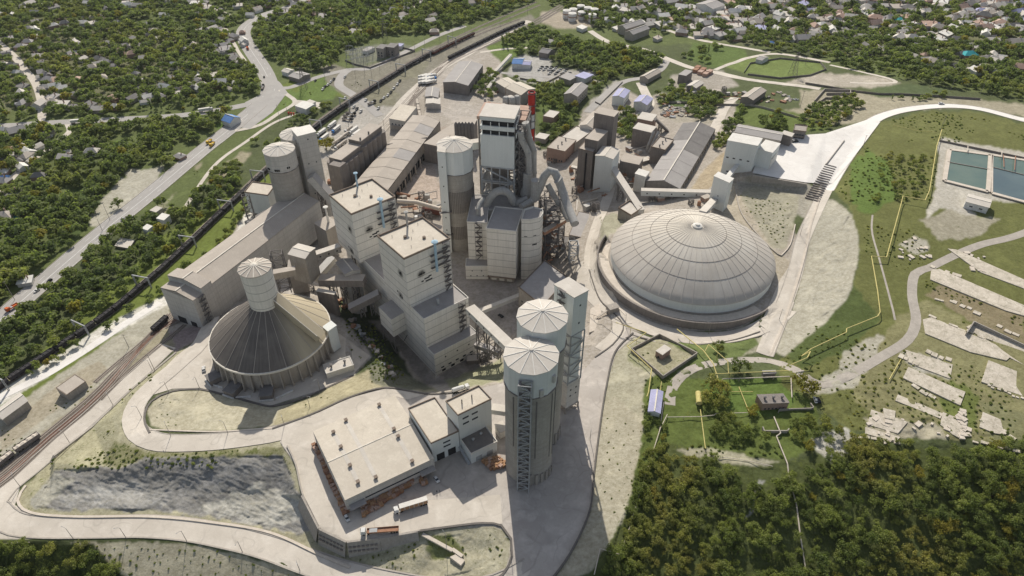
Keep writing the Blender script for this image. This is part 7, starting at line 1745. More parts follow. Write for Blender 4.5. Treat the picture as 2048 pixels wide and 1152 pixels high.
for i, (u, v) in enumerate([(643,269),(664,254),(707,265),(712,272)]): putc(lw, u-8, v+6, u+9, v-7, 'white box lorry parked in the lorry park by the old silo row', 'white lorries in the lorry park')
for i, (u, v) in enumerate([(690,274),(680,282),(672,288),(698,262),(686,290),(678,296)]): putc(lt, u-7, v+5, u+7, v-5, 'pale tank lorry parked beside the old silo row', 'pale tank lorries in the lorry park')
for i, (u, v) in enumerate([(697,235),(695,241),(702,229)]): putc(ld, u+10, v+1, u-10, v-1, 'dark lorry parked across the middle of the lorry park', 'dark lorries in the lorry park')
for i, (u, v) in enumerate([(744,208),(800,145),(808,140),(817,134),(824,131),(834,127),(842,122),(847,116),(858,112)]): putc(ld, u+4, v-2, u-4, v+2, 'dark machine or lorry parked in the row beside the coal train', 'dark machines in a row by the train')
putc(ly, 420, 296, 430, 286, 'yellow dump lorry on the highway, the nearer of two'); putc(ly, 414, 290, 424, 281, 'yellow dump lorry on the highway, the farther of two')
putc(lo, 16, 624, 36, 612, 'red lorry on the highway at the left picture edge'); putc(lo, 498, 104, 493, 92, 'orange lorry on the highway above the junction')
putc(lw, 168, 245, 148, 247, 'long white lorry on the side road at the left'); putc(lw, 425, 221, 400, 225, 'white lorry on the side road nearing the junction'); putc(ld, 528, 172, 524, 182, 'dark lorry at the highway junction')
for i in range(9):
    u, v = 848+(i % 3)*7, 168-(i//3)*6; c, a = aim(u+6, v-2, u-6, v+1, .3); (lb if i % 2 else lw).put(c, a, ('blue' if i % 2 else 'white')+' cab lorry parked left of the large ribbed warehouse', ('blue' if i % 2 else 'white')+' lorries left of the ribbed warehouse')
# ---------------------------------------------------------------- pallets of bricks and crates
def pallet(mat):
    r = T('pallet_stack', '', 'pallet stack', O0); m = MB()
    for k in range(3):
        for j in range(3): m.box((0, -.5+j*.5, .12+k*.48), 1.5, .42, .08)
        for j in range(2): m.box((-.38+j*.76, 0, .2+k*.48), .68, 1.25, .36)
    m.build('stacked_boards', mat, r); m = MB()
    for s in (-.5, 0, .5): m.box((0, s, 0), 1.5, .14, .12)
    m.build('skid', 'wood', r); return Proto(r)
pl = [pallet('wood'), pallet('rust'), pallet('pink_roof')]
rr = random.Random(4)
def pallets(spots, lab, grp):
    for (u, v) in spots:
        g = G(u, v, .28); rr.choice(pl).put(g, rotw+rr.uniform(-.35, .35), lab, grp, rr.uniform(.95, 1.35))
sp = []
for k in range(34):
    t = k/33; bu, bv = (630+58*t, 895+133*t)
    for s in range(2): sp.append((bu+rr.uniform(-2, 1)+s*6.5+3*t, bv+rr.uniform(-2, 2)-s*2))
pallets(sp, 'stack of weathered wooden pallets in the row along the left wall of the warehouse', 'pallets left of the warehouse')
sp = []
for k in range(17):
    for s in range(4):
        if s < 4-int(k/7): sp.append((727+k*6+rr.uniform(-1.5, 1.5), 1016-k*3.3+s*5.5+rr.uniform(-1, 1)))
pallets(sp, 'stack of wooden pallets on the yard in front of the warehouse gates', 'pallets in front of the warehouse')
pallets([(845+rr.uniform(-2, 3), 955+k*5) for k in range(4)]+[(852, 968), (851, 962)], 'wooden pallet stack in the short row right of the warehouse canopy', 'pallets right of the canopy')
sp = [(968+i*6+j*5+rr.uniform(-1, 1), 925+j*5-i*1.5) for i in range(6) for j in range(4) if not (i > 4 and j > 2)]
pallets(sp, 'orange wooden pallet stack in the pile at the foot of the nearest silo', 'pallets at the silo foot')
# ---------------------------------------------------------------- lamp posts, masts
def lamp():
    r = T('street_lamp', '', 'street lamp', O0); m = MB(); m.tube([(0, 0, -.3), (0, 0, 9)], [.16, .09], 8); m.build('post', 'conc', r)
    m = MB(); m.tube([(0, 0, 8.8), (.6, 0, 9.3), (1.8, 0, 9.5)], .07, 6); m.box((2.1, 0, 9.42), .7, .25, .15); m.build('lamp_arm', 'steel_light', r); return Proto(r)
LP = lamp()
for grp, lab, pts in (('lamps along the lower white road', 'tall thin street lamp on the outer edge of the lower white road', [(41,974),(147,1078),(253,1077),(374,1083),(485,1104),(600,1142)]),
    ('lamps beside the rail road', 'thin street lamp between the white road and the rails', [(227,812),(139,885),(305,742)]),
    ('lamps round the loop road', 'thin street lamp beside the loop road below the conical store', [(342,872),(456,867),(284,835),(338,785),(399,776),(569,851),(620,815)]),
    ('lamps of the loading yard', 'thin street lamp at the edge of the loading yard', [(893,1090),(1021,1100),(870,762),(640,780),(1180,880)]),
    ('lamps of the ring road', 'thin street lamp beside the road round the dome', [(1518,650),(1417,668),(1250,650),(1600,470),(1558,640),(1180,560),(1500,470)])):
    for i, (u, v) in enumerate(pts): LP.put(G(u, v), 2.2+.6*i, lab, grp)
def portal():
    r = T('catenary_portal', '', 'mast', O0); 
    for s in (1, -1): m = MB(); lattice(m, sq(0, s*6, .7, .7), -.3, 9, 5, .12); m.build('mast', 'steel_light', r)
    m = MB(); m.beam((0, -6.4, 9), (0, 6.4, 9), .7, .7); m.build('cross_beam', 'steel_light', r); return Proto(r)
PO = portal()
for p, a in along(path(TR[:16], 8.), 52, 20): PO.put((p.x, p.y, Hxy(p.x, p.y)), a, 'steel catenary portal spanning the coal train track', 'catenary portals')
def pole(h=11): 
    r = T('power_pole', '', 'pole', O0); m = MB(); m.tube([(0, 0, -.3), (0, 0, h)], [.2, .13], 7); m.build('post', 'conc', r); m = MB(); m.beam((-1.2, 0, h-.6), (1.2, 0, h-.6), .14); m.build('cross_arm', 'steel', r); return Proto(r)
PP = pole()
for i, (u, v) in enumerate([(258,695),(310,742),(220,440),(205,462),(330,420),(700,235),(712,160),(730,150),(745,165),(760,140),(782,125),(800,118),(830,105),(850,98),(880,84),(905,75),(930,66),(1000,48),(1020,40),(1055,28),(560,240),(575,228),(700,270),(770,270),(850,210),(1120,176),(1640,100),(1700,105),(1740,120),(1860,175),(1900,182),(1960,188),(1610,130),(1590,160),(1380,165),(1600,215),(1725,295),(1880,262),(30,600),(330,345),(650,160),(625,150)]):
    PP.put(G(u, v), i*.7, 'thin concrete power pole', 'power poles', (1, 1, 1.0+.25*(i % 3)))
def pylon():
    r = T('pylon', 'lattice power pylon standing on the lawn inside the highway junction', 'pylon', O0); m = MB(); n = 7
    for i in range(n):
        z0, z1 = 24*i/n, 24*(i+1)/n; w0, w1 = 3*(1-i/n)+.4, 3*(1-(i+1)/n)+.4; a, b = sq(0, 0, w0*2), sq(0, 0, w1*2)
        for j in range(4): m.beam((*a[j], z0), (*b[j], z1), .25); m.beam((*a[j], z0), (*b[(j+1) % 4], z1), .15)
    m.build('lattice_body', 'steel', r)
    for z, w in ((17, 5), (20, 4), (23, 3)): m = MB(); m.beam((-w, 0, z), (w, 0, z), .35, .5); m.build('cross_arm', 'steel', r)
    return r
p_ = pylon(); p_.location = G(608, 178)
p2 = copy_thing(p_, G(1585, 150), .5, 'lattice power pylon on the bright lawn in the upper right'); p3 = copy_thing(p_, G(770, 75), .2, 'lattice power pylon behind the transformer houses')
# long fences and walls
def fence(px, h, mat, lab, w=.25):
    w2 = [Vector(G(u, v)[:2]) for u, v in px]; pts = [w2[0]]
    for a, b in zip(w2[:-1], w2[1:]): k = max(1, int((b-a).length/7)); pts += [a+(b-a)*(j+1)/k for j in range(k)]
    m = MB(); curb_strip(m, pts, 0, w, h); tag(m.build('fence', mat, None), lab, 'fence')
fence([(1320,207),(1400,207),(1500,212),(1600,238),(1650,250)], 2, 'conc', 'concrete boundary wall behind the long barn and the store houses'); fence([(1488,146),(1500,128),(1560,118),(1640,126),(1652,140),(1620,152),(1560,158),(1495,150)], 1.8, 'conc_dark', 'dark fence round the bright lawn in the upper right')
fence([(1610,168),(1760,190),(1900,196),(1960,200)], 2, 'conc_dark', 'long dark hedge fence above the curved pale road'); fence([(690,122),(710,130),(740,137),(830,103),(800,95)], 1.8, 'conc_dark', 'fence round the electrical yard')
fence([(1040,158),(1090,168),(1130,148)], 1.8, 'conc_dark', 'dark wall along the near side of the car park'); fence([(1190,205),(1200,210),(1245,165)], 1.5, 'conc', 'low wall along the wide office road')
for i, (a, b) in enumerate((((980, 158), (1022, 120)), ((976, 182), (990, 168)))):
    gallery('conveyor', ('long green covered belt bridge rising through the trees', 'short pale belt bridge below the long green one')[i], G(*a, 1.5+i), G(*b, 6), 3, 2.4, 'panel_tower', 'roof_light', 0)
# scrap heaps
rr = random.Random(21)
for k in range(80):
    u, v = (rr.uniform(1325, 1375), rr.uniform(205, 235)) if k < 45 else ((rr.uniform(1520, 1600), rr.uniform(185, 205)) if k < 60 else (rr.uniform(700, 860), 640))
    if k >= 60: t = (k-60)/20; u, v = 700+90*t+rr.uniform(-4, 4), 640+115*t+rr.uniform(-5, 5)
    g = G(u, v, -.3); s = rr.uniform(1., 3.); m = MB(); m.box(g, s*2, s, rr.uniform(.8, 1.8), rr.uniform(0, 3)); m.box(g+Vector((s*.6, .3, .4)), s, s*.6, rr.uniform(.8, 1.6), rr.uniform(0, 3))
    lab = 'scrap block in the heap behind the brown house' if k < 45 else ('scrap block beside the long garage' if k < 60 else 'machine scrap beside the mill flank road')
    tag(m.build('scrap_block', rr.choice(['rust', 'steel_light', 'conc', 'slab', 'steel'])), lab, 'scrap', 'scrap'+lab[11:])
# ---------------------------------------------------------------- people on the yard
def person(g, lab, cloth, rz):
    root = T('person', lab, 'person', g); me = bpy.data.meshes.new('body')
    J = [(0,0,.95),(0,0,1.15),(0,0,1.38),(0,0,1.5),(0,0,1.62),(0,.01,1.72),(.19,0,1.40),(.25,.02,1.12),(.26,.08,.88),(-.19,0,1.40),(-.25,-.02,1.12),(-.26,.05,.88),(.1,0,.88),(.11,.06,.48),(.11,.0,.06),(.11,.14,.03),(-.1,0,.88),(-.11,-.05,.48),(-.11,-.08,.06),(-.11,.06,.03)]
    E_ = [(0,1),(1,2),(2,3),(3,4),(4,5),(2,6),(6,7),(7,8),(2,9),(9,10),(10,11),(0,12),(12,13),(13,14),(14,15),(0,16),(16,17),(17,18),(18,19)]
    R_ = [.14,.13,.16,.06,.1,.09,.07,.05,.035,.07,.05,.035,.09,.065,.045,.04,.09,.065,.045,.04]
    me.from_pydata(J, E_, []); o = bpy.data.objects.new('body', me); COL.objects.link(o); o.parent = root; root.rotation_euler = (0, 0, rz)
    mod = o.modifiers.new('skin', 'SKIN'); sv = me.skin_vertices[0].data if me.skin_vertices else None
    if sv is None: me.skin_vertices; 
    o.modifiers.new('sub', 'SUBSURF').levels = 1
    try:
        for i, r in enumerate(R_): me.skin_vertices[0].data[i].radius = (r, r)
        me.skin_vertices[0].data[0].use_root = True
    except Exception: pass
    me.materials.append(M[cloth]); m = MB(); m.lathe(0, 0, [(.02, 1.84), (.1, 1.8), (.11, 1.72), (.1, 1.68)], 10); h = m.build('hair', 'hair', None); h.parent = root; h.location = (0, 0, 0)
    for v_ in h.data.vertices: pass
    h.data = m.mesh('hair', ['hair'], O0, True)
person(G(874, 986, .3), 'person in dark clothes standing on the yard, the left one of two', 'cloth_dark', .3); person(G(880, 985, .3), 'person in dark clothes standing on the yard, the right one of two', 'cloth_dark', 2.)
# ================================================================ houses of the towns
def house_proto(kind, roof):
    r = T('house', '', 'house', O0); L, W, h, rs = 1., .75, .33, .26   # unit house, scaled when placed
    m = MB(); m.box((0, 0, -.1), L, W, h+.1); m.build('wall', ['white', 'conc', 'panel_grey', 'brick'][kind % 4], r)
    m = MB(); e = .05
    if kind % 3 == 0:   # hip
        a = [(-L/2-e, -W/2-e, h), (L/2+e, -W/2-e, h), (L/2+e, W/2+e, h), (-L/2-e, W/2+e, h)]; r0, r1 = (-L*.2, 0, h+rs), (L*.2, 0, h+rs)
        m.poly([a[0], a[1], r1, r0]); m.poly([a[2], a[3], r0, r1]); m.poly([a[1], a[2], r1]); m.poly([a[3], a[0], r0]); m.poly(a[::-1])
    elif kind % 3 == 1:  # gable
        a = [(-L/2-e, -W/2-e, h), (L/2+e, -W/2-e, h), (L/2+e, W/2+e, h), (-L/2-e, W/2+e, h)]; r0, r1 = (-L/2-e, 0, h+rs), (L/2+e, 0, h+rs)
        m.poly([a[0], a[1], r1, r0]); m.poly([a[2], a[3], r0, r1]); m.poly([a[1], a[2], r1]); m.poly([a[3], a[0], r0]); m.poly(a[::-1])
    else: m.poly([(-L/2-e, -W/2-e, h), (L/2+e, -W/2-e, h), (L/2+e, W/2+e, h+.12), (-L/2-e, W/2+e, h+.12)]); m.poly([(-L/2-e, W/2+e, h+.12), (L/2+e, W/2+e, h+.12), (L/2+e, W/2+e, h-.05), (-L/2-e, W/2+e, h-.05)])
    m.build('roof', roof, r)
    m = MB(); m.box((.22, .1, h), .07, .07, rs+.1); m.build('chimney', 'brick', r)
    return Proto(r)
RC_ = {'pale grey': 'roof_light', 'grey': 'roof_grey', 'dark': 'roof_dark', 'white': 'metal_white', 'rusty pink': 'pink_roof', 'blue': 'blue_roof', 'teal': 'teal_roof', 'tan': 'roof_tan', 'lilac': 'lilac_roof'}
HP = {}
def put_house(u, v, colr_, s, rz, where):
    k = (colr_, int(u*7+v*3) % 3)
    if k not in HP: HP[k] = house_proto(k[1]+{'pale grey': 0, 'grey': 1}.get(colr_, 2)*1, RC_[colr_])
    g = G(u, v)
    HP[k].put(g, rz, 'small house with '+colr_+' roof '+where, colr_+' roofed houses '+where, (s, s*rr.uniform(.8, 1.1), s*rr.uniform(.85, 1.1)))
    HOUSES.append((g.x, g.y, s*.62))
HOUSES = []
rr = random.Random(9)
z1h = [(215,90),(320,165),(390,155),(425,170),(210,140),(520,30),(490,150),(550,155),(690,145),(880,220),(730,280),(860,355),(645,380),(590,365),(960,525),(1190,515),(1280,460),(1060,560),(870,575),(1130,20),(1160,35),(1160,95),(1410,50),(1220,65),(1480,100),(1520,75),(1320,130),(1210,185),(1165,205),(1270,285),(1335,280),(1300,320),(1380,340),(1400,380),(80,400),(90,230),(170,265),(200,350),(250,395),(270,440),(300,490),(340,490),(300,530),(140,530),(130,585),(130,630),(320,590),(330,610),(370,640),(430,645),(540,640),(590,660),(680,645),(20,780),(110,795),(95,930),(100,970),(20,1030),(20,950),(405,880),(390,920),(400,950),(550,915),(240,1060),(1065,935),(60,240),(130,290),(230,300),(440,330),(480,310),(260,345),(40,340),(20,400),(110,440),(520,110),(620,100),(320,60),(180,60),(760,40),(820,50),(900,500),(930,540),(1010,480),(1250,150),(1290,190),(1340,310),(1385,355),(1360,250),(560,150),(30,1090)]
for x, y in z1h: put_house(x/2.954, y/2.954, rr.choice(['pale grey', 'grey', 'white', 'grey', 'dark', 'pale grey']), rr.uniform(9, 14), rr.uniform(-.5, .9), 'in the upper left town')
z2h = [(45,70),(100,45),(200,85),(280,45),(430,110),(370,155),(350,45),(620,210),(590,160),(830,90),(1080,110),(1060,140),(1090,200),(430,100),(240,25),(160,10),(380,70),(900,100),(960,60),(1010,30),(1300,30),(1400,20),(1180,20)]
for x, y in z2h: put_house(500+x/2.954, y/2.954, rr.choice(['pale grey', 'grey', 'tan', 'grey']), rr.uniform(9, 15), rr.uniform(-.5, .9), 'in the upper middle woods')
z3h = [(720,60),(740,80),(800,75),(690,180),(820,70),(1000,30),(1040,20),(960,110),(1010,130),(1100,120),(1150,90),(1380,90),(1420,75),(1460,70),(1310,100),(1390,170),(1410,200),(1440,210),(1400,240),(1510,140),(1530,180),(1260,220),(1290,215),(1210,215),(1300,225),(930,240),(700,20),(920,80),(1070,60),(1120,60),(1180,140),(1240,120),(880,160),(950,160),(1340,130),(1290,70),(860,20),(1330,10),(300,260),(1450,150)]
for x, y in z3h: put_house(1000+x/2.954, y/2.954, rr.choice(['pale grey', 'grey', 'white', 'rusty pink', 'tan', 'pale grey']), rr.uniform(10, 16), rr.uniform(-.6, .9), 'in the top middle of the town')
z4h = [(170,50),(30,140),(55,175),(330,70),(390,125),(400,150),(430,150),(360,210),(380,190),(240,230),(290,235),(190,100),(110,255),(820,235),(870,245),(835,215),(830,125),(970,85),(1030,150),(1140,125),(1000,165),(1050,175),(1240,270),(1220,325),(1360,345),(1420,45),(1310,175),(1350,180),(1280,150),(1200,100),(1170,100),(1120,110),(1260,95),(1420,130),(1500,90),(1470,160),(1520,180),(1460,40),(1380,55),(670,45),(660,70),(640,60),(520,30),(480,60),(560,110),(770,120),(700,120),(900,80),(870,60),(760,50),(940,20),(1060,30),(1110,20),(1000,20),(1290,30),(1340,20),(860,10),(620,20),(130,60),(300,40),(440,30),(90,20),(1060,240),(1090,210),(1500,400),(1430,200),(1390,150),(1300,110),(740,150),(690,155),(800,170),(820,60),(1180,60),(1220,40),(1290,75),(1340,90),(1380,100),(1520,40),(1530,130),(1480,260),(1330,340),(900,230)]
for x, y in z4h:
    c = 'blue' if (x, y) in ((110, 255),) else ('teal' if (x, y) in ((1220, 325), (830, 125)) else rr.choice(['pale grey', 'grey', 'white', 'rusty pink', 'pale grey', 'tan', 'dark', 'lilac']))
    put_house(1500+x/2.803, y/2.803, c, rr.uniform(10, 17), rr.uniform(-.6, .9), 'in the upper right town')
while len(HOUSES) < 296:
    u, v = rr.uniform(1340, 2060), rr.uniform(-6, 75); 
    put_house(u, v, rr.choice(['pale grey', 'grey', 'white', 'tan', 'rusty pink']), rr.uniform(9, 14), rr.uniform(-.6, .9), 'in the upper right town')
# the two sheds by the trees on the left
put_house(30, 395, 'dark', 12, .2, 'in the left woods'); put_house(10, 442, 'tan', 14, .3, 'in the left woods'); put_house(30, 440, 'teal', 8, .3, 'in the left woods'); put_house(54, 568, 'white', 9, .3, 'in the left woods'); put_house(5, 365, 'blue', 12, .2, 'in the left woods')
# ================================================================ trees
def foliage_mat(name, dk, lt, ye):
    m, nt, b = new_mat(name); oi = N(nt, 'ShaderNodeObjectInfo'); p = pos(nt)
    c = mixc(nt, mrange(nt, oi.outputs['Random'], 0, 1), dk, lt)
    c = mixc(nt, mrange(nt, noise(nt, p, .02, 3), .5, .68, 0, .75), c, ye)
    c = mixc(nt, mrange(nt, noise(nt, p, .55, 3), .35, .7, 0, .55), c, mixc(nt, 1, c, (.45, .5, .45), 'MULTIPLY'))
    nt.links.new(c, b.inputs['Base Color']); b.inputs['Roughness'].default_value = .75; b.inputs['Specular IOR Level'].default_value = .15
    tr = N(nt, 'ShaderNodeBsdfTranslucent'); nt.links.new(mixc(nt, 1, c, (1.5, 1.6, .8), 'MULTIPLY'), tr.inputs[0]); ms = N(nt, 'ShaderNodeMixShader'); ms.inputs[0].default_value = .42
    nt.links.new(b.outputs[0], ms.inputs[1]); nt.links.new(tr.outputs[0], ms.inputs[2]); nt.links.new(ms.outputs[0], nt.nodes['Material Output'].inputs[0])
    M[name] = m
foliage_mat('foliage', (.125, .16, .055), (.28, .31, .095), (.36, .31, .10)); foliage_mat('foliage_far', (.12, .155, .065), (.23, .27, .105), (.28, .28, .09)); foliage_mat('foliage_yellow', (.22, .21, .05), (.30, .26, .06), (.30, .22, .06))  # far set is bluer: distance haze put into the leaf colour
defm('bark', (.12, .09, .06), blotch=1.)
def crown_mesh(name, nl, per, sz, mat, seed, shape='round'):
    g = np.random.default_rng(seed); V = []; Fc = []
    lobes = []
    for i in range(nl):
        if shape == 'poplar': lobes.append((g.normal(0, .06), g.normal(0, .06), .35+1.9*i/nl, .30*(1-.5*abs(i/nl-.4))))
        elif shape == 'bush': a = g.uniform(0, 6.28); r = g.uniform(0, .6); lobes.append((r*math.cos(a), r*math.sin(a), .15+g.uniform(0, .25), g.uniform(.3, .5)))
        elif shape == 'loose': a = g.uniform(0, 6.28); r = .85*math.sqrt(g.uniform(0, 1)); lobes.append((r*math.cos(a), r*math.sin(a), .45+.9*g.uniform(0, 1)**.7*(1-.6*r), g.uniform(.16, .38)))
        else:
            a = g.uniform(0, 6.28); r = .62*math.sqrt(g.uniform(0, 1)); z = .62+.62*g.uniform(0, 1)*(1-.7*r); lobes.append((r*math.cos(a), r*math.sin(a), z, g.uniform(.26, .46)))
    for (x, y, z, r) in lobes:
        k = max(6, int(per*(r/.38)**2)); d = g.normal(size=(k, 3)); d /= np.linalg.norm(d, axis=1)[:, None]; d[:, 2] = np.where(d[:, 2] < -.35, -d[:, 2], d[:, 2])
        rad = r*g.uniform(.62, 1.25, k)
        P_ = np.array([x, y, z])+d*rad[:, None]*[1, 1, .85]
        for q, nrm in zip(P_, d):
            nn = nrm+g.normal(0, .45, 3); nn /= np.linalg.norm(nn); t = np.cross(nn, g.normal(size=3)); t /= np.linalg.norm(t); b = np.cross(nn, t); s = sz*g.uniform(.6, 1.35)
            o = len(V); V += [q+t*s, q+b*s*.8, q-t*s, q-b*s*.8]; Fc.append((o, o+1, o+2, o+3))
        # hidden inner core, added to block light through the lobe
        o = len(V); ph = [(math.cos(a), math.sin(a)) for a in (0, 1.05, 2.09, 3.14, 4.19, 5.24)]
        V += [np.array([x+.5*r*a, y+.5*r*b_, z]) for a, b_ in ph]+[np.array([x, y, z+.5*r]), np.array([x, y, z-.5*r])]
        for i in range(6): Fc.append((o+i, o+(i+1) % 6, o+6)); Fc.append((o+(i+1) % 6, o+i, o+7))
    me = bpy.data.meshes.new(name); me.from_pydata([tuple(v) for v in V], [], Fc); me.materials.append(M[mat]); me.update(); return me
near = [crown_mesh('crown', 20, 70, .062, 'foliage', 100+i, 'loose') for i in range(7)]; nearY = crown_mesh('crown', 20, 70, .062, 'foliage_yellow', 120, 'loose')
def trunk_mesh():
    m = MB(); m.tube([(0, 0, -.15), (0, 0, .35), (.02, .02, .8)], [.055, .045, .03], 7)
    for a in (0, 2.1, 4.2): m.tube([(0, 0, .4), (.25*math.cos(a), .25*math.sin(a), .75)], [.025, .012], 5)
    return m.mesh('trunk', ['bark'])
TM = trunk_mesh()
# places where nothing grows
KEEP = np.zeros(HM.shape, bool)
def mark(u, v, r): 
    i0, i1 = int((v-r-V0)/ST), int((v+r-V0)/ST)+1; j0, j1 = int((u-r-U0)/ST), int((u+r-U0)/ST)+1; KEEP[max(0, i0):i1, max(0, j0):j1] = True
for o in list(COL.objects):
    if o.name.split('.')[0] in ('road', 'paved_yard', 'path', 'track_bed', 'kerb'):
        n = len(o.data.vertices); co = np.empty(n*3); o.data.vertices.foreach_get('co', co); co = co.reshape(-1, 3)+np.array(o.location)
        for c in co[::(2 if o.name.startswith('road') or o.name.startswith('path') else 1)]:
            u, v = proj(*c)
            if -100 < u < 2150 and -60 < v < 1250: mark(u, v, 6 if v > 150 else 3)
for nme, (q, z_, zb_) in bld_info.items():
    c = (q[0]+q[2])/2
    for a in np.linspace(0, 1, 7):
        for b in np.linspace(0, 1, 7): p = lerp(lerp(q[0], q[1], a), lerp(q[3], q[2], a), b); mark(*proj(p.x, p.y, Hxy(p.x, p.y)), 4); mark(*proj(p.x, p.y, z_), 2)
for (x, y, s) in HOUSES:
    u, v = proj(x, y, Hxy(x, y)); mark(u, v-1, max(2.5, s*.8)); 
WORK = [(480,440),(560,345),(640,300),(690,255),(760,250),(830,240),(960,200),(1000,210),(1060,300),(1150,340),(1290,380),(1480,400),(1600,490),(1560,600),(1460,672),(1385,685),(1260,660),(1225,700),(1200,800),(1180,1000),(1100,1130),(1010,1200),(1020,1060),(870,1055),(694,1083),(640,1058),(590,930),(560,880),(620,815),(560,812),(440,790),(330,760),(330,700),(310,680),(400,560)]
def scatter(poly, spacing, size, n_try=200000, seed=1, keep=True, clump=0.):
    """points in a photo polygon, blue-noise in world space"""
    g = np.random.default_rng(seed); q = np.array([tuple(G(u, v)[:2]) for u, v in poly]); x0, y0 = q.min(0); x1, y1 = q.max(0)
    n = int((x1-x0)*(y1-y0)/(spacing*spacing)*2.2)
    xs = g.uniform(x0, x1, n); ys = g.uniform(y0, y1, n); grid = {}; out = []
    zz = np.zeros(n)
    for _ in range(4):
        d = ys*cP-(zz-CH)*sP; up = ys*sP+(zz-CH)*cP; uu = 1024+F*xs/d; vv = 576-F*up/d
        j = np.clip(((uu-U0)/ST).astype(int), 0, HM.shape[1]-1); i = np.clip(((vv-V0)/ST).astype(int), 0, HM.shape[0]-1); zz = HM[i, j]
    ok = inpoly(uu, vv, poly)
    if keep: ok &= ~KEEP[i, j]
    if clump: ok &= fbm(xs*.03, ys*.03, 3) > clump
    for k in np.nonzero(ok)[0]:
        s = g.uniform(*size); c = (int(xs[k]//spacing), int(ys[k]//spacing)); bad = False
        for a in (-1, 0, 1):
            for b in (-1, 0, 1):
                for (px, py) in grid.get((c[0]+a, c[1]+b), ()):
                    if (px-xs[k])**2+(py-ys[k])**2 < (spacing*.8)**2: bad = True; break
        if not bad: grid.setdefault(c, []).append((xs[k], ys[k])); out.append((xs[k], ys[k], zz[k], s, uu[k], vv[k]))
    return out
FOREST = [(1300,965),(1350,950),(1415,935),(1480,950),(1520,1000),(1560,960),(1600,955),(1650,925),(1700,905),(1750,915),(1800,900),(1880,915),(1960,895),(2060,885),(2180,890),(2180,1330),(1130,1330),(1170,1180),(1215,1120),(1255,1080),(1290,960)]
f_pts = scatter(FOREST, 4.6, (1.8, 4.9), seed=3, clump=.2); bl_pts = scatter([(-80,1090),(120,1088),(180,1096),(215,1130),(235,1165),(240,1290),(-80,1290)], 5.6, (3.2, 5.), seed=4)
stuff_pts = {'far': [], 'near': [], 'shrub': []}
def add_tree(x, y, z, s, crown, label, group):
    r = T('tree', label, 'tree', (x, y, z-.2), group)
    a = random.uniform(0, 6.28); h = s*random.uniform(.85, 1.2)
    for nme, me in (('trunk', TM), ('crown', crown)):
        o = bpy.data.objects.new(nme, me); COL.objects.link(o); o.parent = r; o.scale = (s, s, h); o.rotation_euler = (0, 0, a)
random.seed(5)
def vis(p): return -20 < p[4] < 2070 and p[5] < 1190
big = [p for p in f_pts+bl_pts if vis(p)]; big.sort(key=lambda p: -p[5]*1.0-p[3]*30)
ind = big[:262]; rest = [p for p in f_pts+bl_pts if p not in ind]
ind = [p for p in ind]
for i, p in enumerate(ind):
    left = p[4] < 300; yel = (not left) and (fbm(np.array(p[0]*.03), np.array(p[1]*.03), 2) > .62)
    add_tree(p[0], p[1], p[2], p[3], nearY if (yel and i % 3 == 0) else near[i % 7], ('bushy dark green tree in the small wood at the bottom left corner' if left else ('yellowish green tree in the forest at the lower right' if (yel and i % 3 == 0) else 'bushy dark green tree in the forest at the lower right')),
        'trees of the bottom left wood' if left else ('yellowish trees of the lower right forest' if (yel and i % 3 == 0) else 'green trees of the lower right forest'))
for u, v, s, yl, lab in [(1605,782,7.5,1,'yellow-green round tree right of the boiler house'),(1478,742,5.5,0,'grey-green bush tree above the pipes of the gas yard'),(1437,700,4.5,0,'dark round bush on the lawn right of the walled compound'),(1503,826,4,1,'light green tree left of the boiler house'),(1420,775,5.5,0,'dark tree left of the gas yard lawn, uppermost of the group'),(1440,790,6,0,'dark tree in the middle of the group left of the gas yard lawn'),(1415,805,5,0,'dark tree lower left in the group beside the yellow tank'),(1436,815,5,0,'dark tree lowest in the group beside the gas yard lawn'),(653,300,9,1,'bright green tree among the lorries beside the old silo row'),(243,475,9,0,'large round tree above the sunken slab roof beside the highway'),(237,415,6,0,'thin brownish tree on the bare bank beside the highway'),(374,545,6,0,'dark slim tree beside the coal train near the long shed')]:
    g = G(u, v); add_tree(g.x, g.y, g.z, s, nearY if yl else near[int(u) % 7], lab, None)
stuff_pts['near'] += rest
